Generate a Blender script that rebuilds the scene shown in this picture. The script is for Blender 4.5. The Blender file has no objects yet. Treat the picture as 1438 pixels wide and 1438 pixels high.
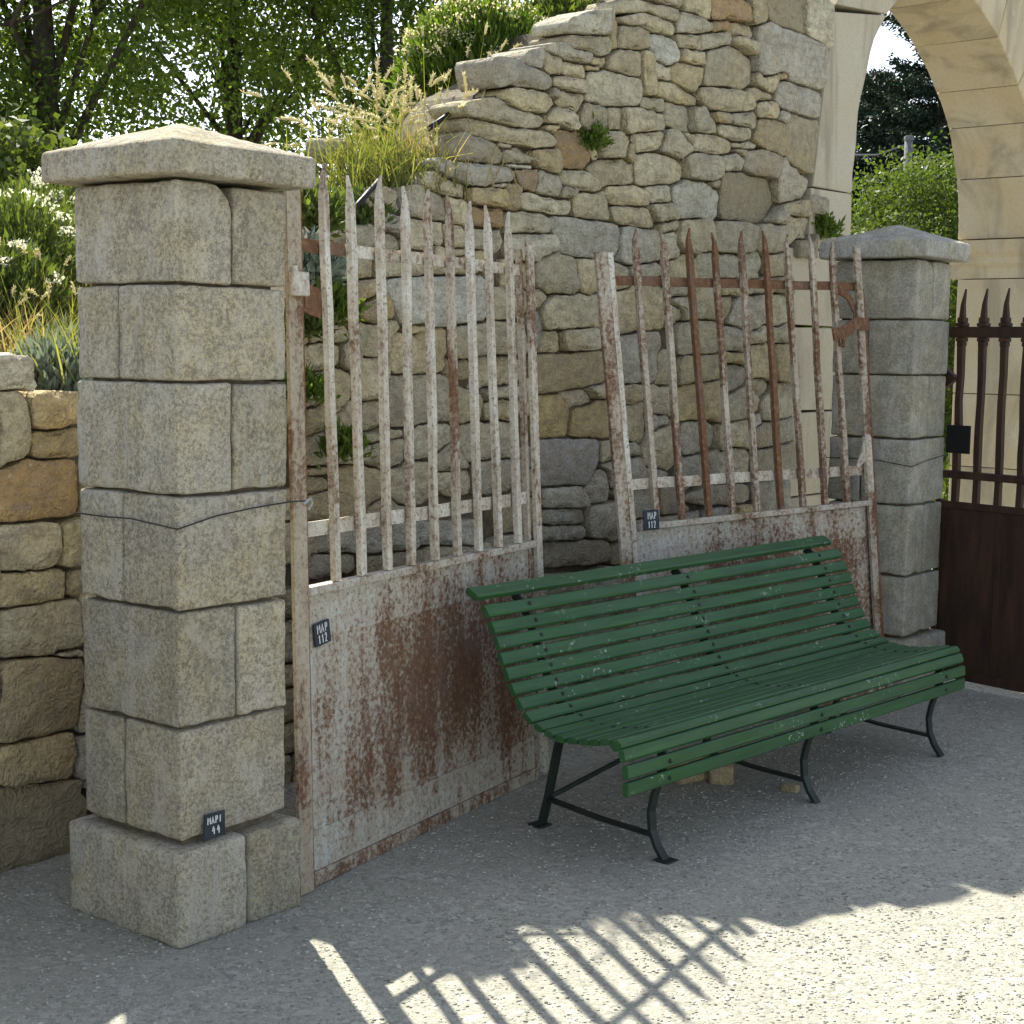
import bpy, math, random
import numpy as np
from mathutils import Vector, Matrix, noise
R = math.radians
random.seed(7); rng = np.random.default_rng(7)
S = bpy.context.scene
COL = S.collection
# ------------------------------------------------------------------ camera
F_PX, H_PX, ROLL, EYE = 2200.0, 230.0, R(.8), 1.6
PITCH = math.atan(H_PX / F_PX)
_f = Vector((0, math.cos(PITCH), -math.sin(PITCH))); _u0 = Vector((0, math.sin(PITCH), math.cos(PITCH)))
_r = math.cos(ROLL) * Vector((1, 0, 0)) + math.sin(ROLL) * _u0
_u = -math.sin(ROLL) * Vector((1, 0, 0)) + math.cos(ROLL) * _u0
cam_d = bpy.data.cameras.new('camera'); cam = bpy.data.objects.new('camera', cam_d); COL.objects.link(cam)
m = Matrix((_r, _u, -_f)).transposed().to_4x4(); m.translation = (0, 0, EYE); cam.matrix_world = m
cam_d.sensor_width = 36; cam_d.lens = F_PX / 1438 * 36; cam_d.clip_end = 2000; cam_d.clip_start = .05
S.camera = cam
def at(px, py, Y):                       # real point seen at that spot of the photograph, Y metres away
    d = _f + (px - 719) / F_PX * _r - (py - 719) / F_PX * _u
    return Vector((0, 0, EYE)) + d * (Y / d.y)
# ------------------------------------------------------------------ world, sun, exposure
SUN_AZ, SUN_EL = R(-21.5), R(49)        # azimuth from +Y towards +X
w = bpy.data.worlds.new('World'); S.world = w; w.use_nodes = True
wn = w.node_tree; sky = wn.nodes.new('ShaderNodeTexSky'); sky.sky_type = 'NISHITA'; sky.sun_disc = False
sky.sun_elevation = SUN_EL; sky.sun_rotation = SUN_AZ; sky.air_density = .8; sky.dust_density = .9; sky.ozone_density = .5
hs = wn.nodes.new('ShaderNodeHueSaturation'); hs.inputs['Saturation'].default_value = .55
wn.links.new(sky.outputs[0], hs.inputs['Color']); wn.links.new(hs.outputs[0], wn.nodes['Background'].inputs[0]); wn.nodes['Background'].inputs[1].default_value = .122
sd = bpy.data.lights.new('sun', 'SUN'); so = bpy.data.objects.new('sun', sd); COL.objects.link(so)
sd.energy = 4.6; sd.angle = R(.5); sd.color = (1, .95, .82)
so.rotation_euler = Vector((-math.sin(SUN_AZ) * math.cos(SUN_EL), -math.cos(SUN_AZ) * math.cos(SUN_EL), -math.sin(SUN_EL))).to_track_quat('-Z', 'Y').to_euler()
S.view_settings.view_transform = 'Standard'; S.view_settings.look = 'None'; S.view_settings.exposure = 1.36; S.view_settings.gamma = 1
S.view_settings.use_curve_mapping = False
# ------------------------------------------------------------------ node helpers
def mat(name):
    m = bpy.data.materials.new(name); m.use_nodes = True
    return m, m.node_tree, m.node_tree.nodes['Principled BSDF']
def nd(nt, t, ins=None, **kw):
    n = nt.nodes.new('ShaderNode' + t)
    for k, v in kw.items(): setattr(n, k, v)
    for k, v in (ins or {}).items():
        s = n.inputs[k]
        if hasattr(v, 'is_linked') or isinstance(v, bpy.types.NodeSocket): nt.links.new(v, s)
        else: s.default_value = v
    return n
def noi(nt, vec, scale, detail=4, rough=.55, dist=0): return nd(nt, 'TexNoise', {'Vector': vec, 'Scale': scale, 'Detail': detail, 'Roughness': rough, 'Distortion': dist}).outputs[0]
def ramp(nt, fac, *stops):
    n = nd(nt, 'ValToRGB', {0: fac}); e = n.color_ramp.elements
    while len(e) < len(stops): e.new(.5)
    for k, (p, c) in enumerate(stops):
        e[k].position = p; e[k].color = (c, c, c, 1) if not hasattr(c, '__len__') else (*c, 1)
    return n.outputs[0]
def mix(nt, fac, a, b, mode='MIX'):
    n = nd(nt, 'Mix', data_type='RGBA', blend_type=mode)
    for i, v in ((0, fac), (6, a), (7, b)):
        if isinstance(v, bpy.types.NodeSocket): nt.links.new(v, n.inputs[i])
        else: n.inputs[i].default_value = v if i == 0 else ((*v, 1) if len(v) == 3 else v)
    return n.outputs[2]
def mth(nt, op, a, b=0.0, c=None):
    n = nd(nt, 'Math', operation=op)
    for i, v in ((0, a), (1, b), (2, c)):
        if v is None: continue
        if isinstance(v, bpy.types.NodeSocket): nt.links.new(v, n.inputs[i])
        else: n.inputs[i].default_value = v
    return n.outputs[0]
def bump(nt, b, h, strength, dist):
    n = nd(nt, 'Bump', {'Height': h, 'Strength': strength, 'Distance': dist}); nt.links.new(n.outputs[0], b.inputs['Normal'])
def ocoord(nt, jitter=0, scale=(1, 1, 1)):
    v = nd(nt, 'TexCoord').outputs['Object']
    if jitter:
        rnd = nd(nt, 'ObjectInfo').outputs['Random']
        off = nd(nt, 'CombineXYZ', {0: mth(nt, 'MULTIPLY', rnd, jitter), 1: mth(nt, 'MULTIPLY', rnd, jitter * 1.7), 2: mth(nt, 'MULTIPLY', rnd, jitter * .6)}).outputs[0]
        v = nd(nt, 'VectorMath', {0: v, 1: off}, operation='ADD').outputs[0]
    if scale != (1, 1, 1): v = nd(nt, 'Mapping', {'Vector': v, 'Scale': scale}).outputs[0]
    return v
# ------------------------------------------------------------------ materials
def m_rubble():
    m, nt, b = mat('rubble_limestone'); v = ocoord(nt, 31)
    col = nd(nt, 'ObjectInfo').outputs['Color']
    big = noi(nt, v, 5, 4); mid = noi(nt, v, 22, 6, .65); fine = noi(nt, v, 120, 3, .7)
    c = mix(nt, ramp(nt, big, (.38, 0), (.72, .4)), col, (.31, .285, .225))          # grey weathering
    c = mix(nt, ramp(nt, noi(nt, v, 3.3, 2), (.52, 0), (.75, .5)), c, (.50, .36, .16))   # ochre staining
    c = mix(nt, ramp(nt, mid, (.34, .6), (.56, 0)), c, (.22, .18, .12))
    c = mix(nt, ramp(nt, noi(nt, ocoord(nt, 31, (5, 5, 26)), 1.6, 5), (.50, 0), (.66, .5)), c, (.28, .235, .165))
    c = mix(nt, ramp(nt, noi(nt, v, 11, 5, .7), (.56, 0), (.66, .55)), c, (.22, .21, .185))
    c = mix(nt, ramp(nt, fine, (.35, .35), (.6, 0)), c, (.12, .10, .08))
    c = mix(nt, ramp(nt, noi(nt, v, 60, 2), (.66, 0), (.74, .35)), c, (.62, .58, .48))
    nt.links.new(c, b.inputs['Base Color']); b.inputs['Roughness'].default_value = .93; b.inputs['Specular IOR Level'].default_value = .15
    h = mth(nt, 'ADD', mth(nt, 'MULTIPLY', mid, 1.0), mth(nt, 'MULTIPLY', fine, .4))
    h = mth(nt, 'ADD', h, mth(nt, 'MULTIPLY', nd(nt, 'TexVoronoi', {'Vector': nd(nt, 'VectorMath', {0: v, 1: nd(nt, 'TexNoise', {'Vector': v, 'Scale': 9.0}).outputs[1]}, operation='ADD').outputs[0], 'Scale': 13.0}).outputs['Distance'], .5))
    bump(nt, b, h, 1.0, .017); return m
def m_pillar(name, base, spot=1.0):
    m, nt, b = mat(name); v = ocoord(nt, 17)
    big = noi(nt, v, 5, 5); mid = noi(nt, v, 85, 5, .72); fine = noi(nt, v, 210, 4, .75); patch = noi(nt, v, 13, 4, .6)
    st = noi(nt, ocoord(nt, 9, (38, 38, 7)), 1, 4, .6)
    c = mix(nt, ramp(nt, big, (.38, 0), (.62, 1)), base, tuple(x * f for x, f in zip(base, (1.0, .95, .76))))
    c = mix(nt, ramp(nt, patch, (.40, .35), (.56, 0)), c, tuple(x * .68 for x in base))
    c = mix(nt, ramp(nt, mid, (.40, .8 * spot), (.54, 0)), c, (.19, .175, .16))
    c = mix(nt, ramp(nt, fine, (.38, .7 * spot), (.5, 0)), c, (.11, .10, .088))
    c = mix(nt, ramp(nt, patch, (.52, 0), (.66, .38)), c, (.66, .635, .56))
    c = mix(nt, ramp(nt, mid, (.56, 0), (.68, .7)), c, (.60, .585, .50))
    c = mix(nt, ramp(nt, fine, (.6, 0), (.7, .7)), c, (.60, .57, .49))
    c = mix(nt, ramp(nt, st, (.52, 0), (.7, .4)), c, (.45, .44, .40))
    rn = nd(nt, 'ObjectInfo').outputs['Random']
    c = mix(nt, 1.0, c, ramp(nt, rn, (0, (.80, .79, .76)), (.5, (1, .98, .93)), (1, (1, 1, 1))), 'MULTIPLY')
    gr = noi(nt, ocoord(nt, 0, (16, 16, 2.2)), 1, 5, .65)
    c = mix(nt, ramp(nt, gr, (.54, 0), (.7, .55)), c, (.50, .49, .45))
    c = mix(nt, ramp(nt, gr, (.30, .45), (.44, 0)), c, (.20, .185, .16))
    nt.links.new(c, b.inputs['Base Color']); b.inputs['Roughness'].default_value = .95; b.inputs['Specular IOR Level'].default_value = .12
    bump(nt, b, mth(nt, 'ADD', mid, mth(nt, 'ADD', mth(nt, 'MULTIPLY', fine, .6), mth(nt, 'MULTIPLY', patch, .8))), .9, .009); return m
def m_ashlar(name='dressed_limestone', c1=(.53, .46, .325), c2=(.51, .405, .24)):
    m, nt, b = mat(name); v = ocoord(nt, 13)
    big = noi(nt, v, 2.5, 5); fine = noi(nt, v, 70, 4, .7); st = noi(nt, ocoord(nt, 5, (5, 3.2, .8)), 1, 5, .6, .8)
    c = mix(nt, ramp(nt, big, (.35, 0), (.7, 1)), c1, c2)
    c = mix(nt, ramp(nt, st, (.46, 0), (.66, .75)), c, (.27, .235, .175))
    c = mix(nt, ramp(nt, fine, (.3, .4), (.5, 0)), c, (.28, .23, .16))
    c = mix(nt, ramp(nt, noi(nt, v, 9, 4), (.6, 0), (.8, .5)), c, (.60, .56, .48))
    nt.links.new(c, b.inputs['Base Color']); b.inputs['Roughness'].default_value = .92; b.inputs['Specular IOR Level'].default_value = .15
    bump(nt, b, mth(nt, 'ADD', mth(nt, 'MULTIPLY', big, .6), mth(nt, 'MULTIPLY', fine, .4)), .55, .008); return m
def m_painted(name, amount, paint=(.64, .635, .57), panel=None, jit=23):
    """old pale paint flaking off rusty iron; amount = share of rust"""
    m, nt, b = mat(name); v = ocoord(nt, jit)
    vs = ocoord(nt, jit, (1, 1, .35)); big = noi(nt, vs, 7, 5, .6); fl = noi(nt, v, 55, 5, .68, .4); st = noi(nt, ocoord(nt, jit, (26, 26, 2.2)), 1, 5, .65)
    f = mth(nt, 'ADD', mth(nt, 'MULTIPLY', big, .42 if panel else .55), mth(nt, 'MULTIPLY', fl, .58 if panel else .45))
    if panel:
        sx = nd(nt, 'SeparateXYZ', {0: nd(nt, 'TexCoord').outputs['Object']}).outputs
        (cx, cz, wx, wz, k) = panel
        dx = mth(nt, 'DIVIDE', mth(nt, 'SUBTRACT', sx[0], cx), wx); dz = mth(nt, 'DIVIDE', mth(nt, 'SUBTRACT', sx[2], cz), wz)
        rr = mth(nt, 'SQRT', mth(nt, 'ADD', mth(nt, 'MULTIPLY', dx, dx), mth(nt, 'MULTIPLY', dz, dz)))
        g = mth(nt, 'MULTIPLY', mth(nt, 'SUBTRACT', 1, rr), k)
        f = mth(nt, 'ADD', mth(nt, 'ADD', mth(nt, 'MULTIPLY', f, .80), mth(nt, 'MULTIPLY', st, .20)), g)
    else:
        f = mth(nt, 'ADD', mth(nt, 'MULTIPLY', f, .8), mth(nt, 'MULTIPLY', st, .2))
    rust = mix(nt, noi(nt, v, 22, 5, .65), (.055, .032, .022), (.22, .105, .05))
    rust = mix(nt, ramp(nt, noi(nt, v, 50, 4, .65), (.5, 0), (.7, .6)), rust, (.32, .20, .115))
    rust = mix(nt, ramp(nt, noi(nt, v, 6, 4), (.5, 0), (.7, .4)), rust, (.17, .14, .125))
    pt = mix(nt, ramp(nt, noi(nt, v, 9, 4), (.35, 0), (.7, .65)), paint, (paint[0] * .82, paint[1] * .77, paint[2] * .64))
    pt = mix(nt, ramp(nt, noi(nt, v, 90, 3), (.57, 0), (.64, .75)), pt, (.13, .085, .055))
    t = .5 + (.5 - amount) * .32
    fac = ramp(nt, mth(nt, 'ADD', f, mth(nt, 'MULTIPLY', mth(nt, 'SUBTRACT', noi(nt, v, 210, 3, .7), .5), .10)), (t - .035, 0), (t + .035, 1))
    stain = ramp(nt, f, (t - .18, 0), (t + .0, .85))
    pt = mix(nt, stain, pt, (.29, .215, .145))
    nt.links.new(mix(nt, fac, pt, rust), b.inputs['Base Color'])
    rg = mth(nt, 'ADD', mth(nt, 'MULTIPLY', fac, .3), .58); nt.links.new(rg, b.inputs['Roughness']); b.inputs['Specular IOR Level'].default_value = .3
    bump(nt, b, mth(nt, 'SUBTRACT', mth(nt, 'MULTIPLY', noi(nt, v, 140, 3), .3), mth(nt, 'MULTIPLY', fac, 1.0)), .6, .003); return m
def m_iron(name, c1, c2, rough=.75):
    m, nt, b = mat(name); v = ocoord(nt, 11)
    c = mix(nt, ramp(nt, noi(nt, ocoord(nt, 11, (6, 6, 1)), 3, 5), (.35, 0), (.7, 1)), c1, c2)
    c = mix(nt, ramp(nt, noi(nt, v, 60, 4), (.6, 0), (.75, .4)), c, tuple(x * 1.9 for x in c2))
    nt.links.new(c, b.inputs['Base Color']); b.inputs['Roughness'].default_value = rough; b.inputs['Specular IOR Level'].default_value = .3
    bump(nt, b, noi(nt, v, 80, 4), .3, .003); return m
def m_green():
    m, nt, b = mat('green_bench_paint'); v = ocoord(nt, 19)
    vl = ocoord(nt, 19, (2.5, 30, 30))
    c = mix(nt, ramp(nt, noi(nt, vl, 1.3, 4), (.35, 0), (.7, 1)), (.016, .064, .018), (.029, .104, .026))
    c = mix(nt, ramp(nt, noi(nt, v, 7, 3), (.4, 0), (.75, .6)), c, (.034, .085, .042))
    chip = mth(nt, 'MULTIPLY', ramp(nt, noi(nt, v, 60, 4, .65), (.60, 0), (.66, 1)), ramp(nt, noi(nt, v, 5, 3), (.53, 0), (.63, 1)))
    c = mix(nt, chip, c, (.36, .40, .36))
    c = mix(nt, ramp(nt, noi(nt, ocoord(nt, 19, (3, 60, 60)), 2.2, 5, .7), (.52, 0), (.72, .55)), c, (.012, .030, .016))
    nt.links.new(c, b.inputs['Base Color']); b.inputs['Roughness'].default_value = .5; b.inputs['Specular IOR Level'].default_value = .32
    bump(nt, b, noi(nt, vl, 3, 4), .25, .002); return m
def m_plain(name, col, rough=.8, var=.35, scale=20):
    m, nt, b = mat(name); v = ocoord(nt, 7)
    c = mix(nt, ramp(nt, noi(nt, v, scale, 4), (.35, 0), (.7, 1)), col, tuple(x * (1 - var) for x in col))
    nt.links.new(c, b.inputs['Base Color']); b.inputs['Roughness'].default_value = rough; b.inputs['Specular IOR Level'].default_value = .25; return m
def m_gravel():
    m, nt, b = mat('gravel_ground'); v = nd(nt, 'TexCoord').outputs['Object']
    vor = nd(nt, 'TexVoronoi', {'Vector': v, 'Scale': 85.0}); vc = nd(nt, 'TexVoronoi', {'Vector': v, 'Scale': 38.0})
    big = noi(nt, v, 1.1, 5); mid = noi(nt, v, 9, 5); fn = noi(nt, v, 160, 3)
    val = nd(nt, 'SeparateColor', {0: vor.outputs['Color']}).outputs[0]
    c = mix(nt, val, (.20, .20, .168), (.40, .395, .33))
    c = mix(nt, ramp(nt, nd(nt, 'SeparateColor', {0: vc.outputs['Color']}).outputs[1], (.86, 0), (.9, .8)), c, (.44, .43, .385))
    c = mix(nt, ramp(nt, mid, (.4, 0), (.65, .75)), c, (.34, .33, .275))
    c = mix(nt, ramp(nt, big, (.38, .45), (.6, 0)), c, (.26, .25, .21))
    c = mix(nt, ramp(nt, fn, (.3, .45), (.46, 0)), c, (.15, .14, .125))
    nt.links.new(c, b.inputs['Base Color']); b.inputs['Roughness'].default_value = .95; b.inputs['Specular IOR Level'].default_value = .15
    h = mth(nt, 'SUBTRACT', mth(nt, 'MULTIPLY', mid, .6), mth(nt, 'ADD', mth(nt, 'MULTIPLY', vor.outputs['Distance'], .6), mth(nt, 'MULTIPLY', vc.outputs['Distance'], .35)))
    bump(nt, b, h, .5, .010); return m
def m_leaf(name, c1, c2, trans=.45, rough=.6, tint=(.5, .5, .18)):
    m, nt, b = mat(name)
    rnd = nd(nt, 'NewGeometry').outputs['Random Per Island']
    c = mix(nt, rnd, c1, c2)
    b.inputs['Roughness'].default_value = rough; b.inputs['Specular IOR Level'].default_value = .3
    nt.links.new(c, b.inputs['Base Color'])
    tr = nd(nt, 'BsdfTranslucent', {0: mix(nt, 1.0, c, (min(1, tint[0] * 2), min(1, tint[1] * 2), tint[2] * 2), 'MULTIPLY')})
    ms = nd(nt, 'MixShader', {0: trans}); nt.links.new(b.outputs[0], ms.inputs[1]); nt.links.new(tr.outputs[0], ms.inputs[2])
    nt.links.new(ms.outputs[0], nt.nodes['Material Output'].inputs[0]); return m
MR = m_rubble(); MP = m_pillar('weathered_pillar_stone', (.57, .525, .42), .9); MP2 = m_pillar('grey_pillar_stone', (.46, .455, .41), .65); MA = m_ashlar(); MA2 = m_ashlar('worn_jamb_limestone', (.47, .43, .335), (.44, .39, .28))
MBAR = m_painted('flaking_paint_bar', .26); MBAR2 = m_painted('flaking_paint_rusty', .46, (.54, .53, .47)); MRUST = m_painted('mostly_rust', .92, (.40, .36, .30))
MPAN = m_painted('rusty_plate', .36, (.50, .51, .465), (.90, .50, .80, .50, .12), 0); MPAN2 = m_painted('rusty_plate_border', .27, (.50, .51, .465), (.90, .50, .80, .50, .12), 0); MPOST = m_painted('dirty_paint_post', .36, (.44, .415, .335))
MDARK = m_iron('dark_rusted_iron', (.026, .015, .010), (.062, .030, .016)); MLEG = m_iron('black_green_iron', (.010, .014, .012), (.02, .03, .024), .5)
MGREEN = m_green(); MSLATE = m_plain('slate', (.035, .045, .055), .7); MCHALK = m_plain('chalk', (.75, .75, .74), .95, .2)
MSOIL = m_plain('soil', (.15, .115, .075), .95, .5, 12); MMORT = m_plain('earth_mortar', (.15, .125, .085), .95, .5, 30); MWIRE = m_plain('dark_wire', (.03, .03, .03), .5)
MBARK = m_plain('bark', (.075, .06, .045), .95, .5, 15); MBLACK = m_plain('black_plastic', (.012, .012, .013), .55); MGRAV = m_gravel(); MGALV = m_plain('galvanised', (.35, .37, .38), .5); MCONC = m_plain('pole_concrete', (.14, .15, .16), .85)
L_TREE = m_leaf('tree_leaf', (.06, .115, .026), (.17, .235, .055), .66); L_DARK = m_leaf('dark_leaf', (.015, .035, .014), (.04, .07, .022), .3)
L_CON = m_leaf('conifer_needles', (.008, .022, .016), (.018, .040, .022), .12); L_HEDGE = m_leaf('hedge_leaf', (.075, .125, .022), (.14, .19, .045), .4)
L_GRASS = m_leaf('grass_blade', (.16, .195, .055), (.29, .295, .12), .5); L_DRY = m_leaf('dry_grass', (.36, .30, .15), (.45, .38, .21), .45, tint=(.5, .45, .25))
L_HEAD = m_leaf('seed_head', (.62, .58, .38), (.76, .70, .50), .5, .9, (.5, .49, .36)); L_BUSH = m_leaf('bush_leaf', (.075, .135, .022), (.16, .23, .045), .5)
L_GREY = m_leaf('grey_leaf', (.17, .22, .18), (.30, .35, .28), .3, .8, (.5, .49, .36)); L_WHITE = m_leaf('white_petal', (.74, .74, .58), (.85, .84, .72), .5, .8, (.5, .5, .42)); L_MID = m_leaf('mid_leaf', (.07, .11, .03), (.16, .20, .06), .45)
# ------------------------------------------------------------------ object helpers
def tag(o, label=None, cat=None, group=None, kind=None):
    for k, v in (('label', label), ('category', cat), ('group', group), ('kind', kind)):
        if v: o[k] = v
    return o
def empty(name, M=None, label=None, cat=None, group=None):
    o = bpy.data.objects.new(name, None); COL.objects.link(o); o.empty_display_size = .1
    if M is not None: o.matrix_world = M if isinstance(M, Matrix) else Matrix.Translation(M)
    return tag(o, label, cat, group)
def obj(name, vf, m, parent=None, smooth=False, color=None):
    v, f = vf
    me = bpy.data.meshes.new(name); me.from_pydata([tuple(p) for p in v], [], f); me.update()
    if smooth: me.polygons.foreach_set('use_smooth', [True] * len(me.polygons))
    me.materials.append(m)
    o = bpy.data.objects.new(name, me); COL.objects.link(o); o.parent = parent
    if color: o.color = (*color, 1)
    return o
def objnp(name, V, Fq, m, parent=None, smooth=False):     # numpy: V (n,3), faces (k,3 or 4)
    me = bpy.data.meshes.new(name); n = Fq.shape[1]
    me.vertices.add(len(V)); me.vertices.foreach_set('co', np.ascontiguousarray(V, 'f').ravel())
    me.loops.add(Fq.size); me.loops.foreach_set('vertex_index', np.ascontiguousarray(Fq, 'i').ravel())
    me.polygons.add(len(Fq)); me.polygons.foreach_set('loop_start', np.arange(0, Fq.size, n, dtype='i')); me.polygons.foreach_set('loop_total', np.full(len(Fq), n, 'i'))
    if smooth: me.polygons.foreach_set('use_smooth', np.ones(len(Fq), bool))
    me.update(calc_edges=True); me.validate(); me.materials.append(m)
    o = bpy.data.objects.new(name, me); COL.objects.link(o); o.parent = parent; return o
def join(*vfs):
    V, Fs = [], []
    for v, f in vfs:
        k = len(V); V += list(v); Fs += [[i + k for i in q] for q in f]
    return V, Fs
def box(x0, x1, y0, y1, z0, z1):
    v = [(x, y, z) for z in (z0, z1) for y in (y0, y1) for x in (x0, x1)]
    return v, [[0, 2, 3, 1], [4, 5, 7, 6], [0, 1, 5, 4], [2, 6, 7, 3], [0, 4, 6, 2], [1, 3, 7, 5]]
def bbox(x0, x1, y0, y1, z0, z1, r=.003): return rough_box((x0, y0, z0), (x1, y1, z1), r, 9, 0, 0)
def rough_box(lo, hi, r, step, amp, seed, amp2=0, hook=None, rag=0):
    lo, hi = Vector(lo), Vector(hi); V, idx, Fs = [], {}, []
    ax = []
    for k in range(3):
        L = hi[k] - lo[k]; n = max(1, int(round((L - 2 * r) / step)))
        ax.append([lo[k], lo[k] + r * .35] + [lo[k] + r + (L - 2 * r) * i / n for i in range(n + 1)] + [hi[k] - r * .35, hi[k]])
    so = Vector((seed * 3.7, seed * 1.3, seed * 5.1))
    def vid(i, j, k):
        key = (i, j, k)
        if key not in idx:
            p = Vector((ax[0][i], ax[1][j], ax[2][k]))
            q = Vector([min(max(p[t], lo[t] + r), hi[t] - r) for t in range(3)]); d = p - q
            if d.length > 1e-9: p = q + d.normalized() * r
            if hook: p = hook(p, q, d)
            if rag and p.z < lo.z + r * 1.5: p = p + Vector((0, 0, max(0, noise.noise(Vector((p.x * 13, p.y * 13, seed * 2.2)))) * rag + max(0, noise.noise(Vector((p.x * 40, p.y * 40, seed)))) * rag * .5))
            if amp: p = p + noise.noise_vector(p * 9 + so) * amp + noise.noise_vector(p * 34 + so) * (amp2 or amp * .4)
            idx[key] = len(V); V.append(p)
        return idx[key]
    N = [len(a) - 1 for a in ax]
    for a, b, c in ((0, 1, 2), (1, 2, 0), (2, 0, 1)):
        for side in (0, N[c]):
            for i in range(N[a]):
                for j in range(N[b]):
                    q = []
                    for di, dj in ((0, 0), (1, 0), (1, 1), (0, 1)):
                        t = [0, 0, 0]; t[a] = i + di; t[b] = j + dj; t[c] = side; q.append(vid(*t))
                    Fs.append(q if side else q[::-1])
    return V, Fs
def sweep(pts, wds, n=4, up=None, rect=None, caps=True, wob=0):
    """tube (n sides, radius list) or rect bar (w, d) along a polyline"""
    pts = [Vector(p) for p in pts]; V, Fs = [], []
    rad = wds if hasattr(wds, '__len__') else [wds] * len(pts)
    ref = Vector(up) if up else None
    for i, p in enumerate(pts):
        t = (pts[min(i + 1, len(pts) - 1)] - pts[max(i - 1, 0)]).normalized()
        r0 = ref or (Vector((0, 0, 1)) if abs(t.z) < .9 else Vector((0, 1, 0)))
        a = t.cross(r0).normalized(); b = a.cross(t).normalized()
        if rect:
            wv, dv = rect[0] / 2 * rad[i], rect[1] / 2 * rad[i]
            ring = [a * wv + b * dv, -a * wv + b * dv, -a * wv - b * dv, a * wv - b * dv]
        else: ring = [(a * math.cos(2 * math.pi * k / n) + b * math.sin(2 * math.pi * k / n)) * rad[i] for k in range(n)]
        V += [p + q * (1 + (random.uniform(-wob, wob) if wob else 0)) for q in ring]
    m_ = 4 if rect else n
    for i in range(len(pts) - 1):
        for k in range(m_): Fs.append([i * m_ + k, i * m_ + (k + 1) % m_, (i + 1) * m_ + (k + 1) % m_, (i + 1) * m_ + k])
    if caps: Fs += [list(range(m_))[::-1], [len(V) - m_ + k for k in range(m_)]]
    return V, Fs
def frameM(o, e, up, back):
    M = Matrix((Vector(e), Vector(back), Vector(up))).transposed().to_4x4(); M.translation = o; return M
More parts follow.
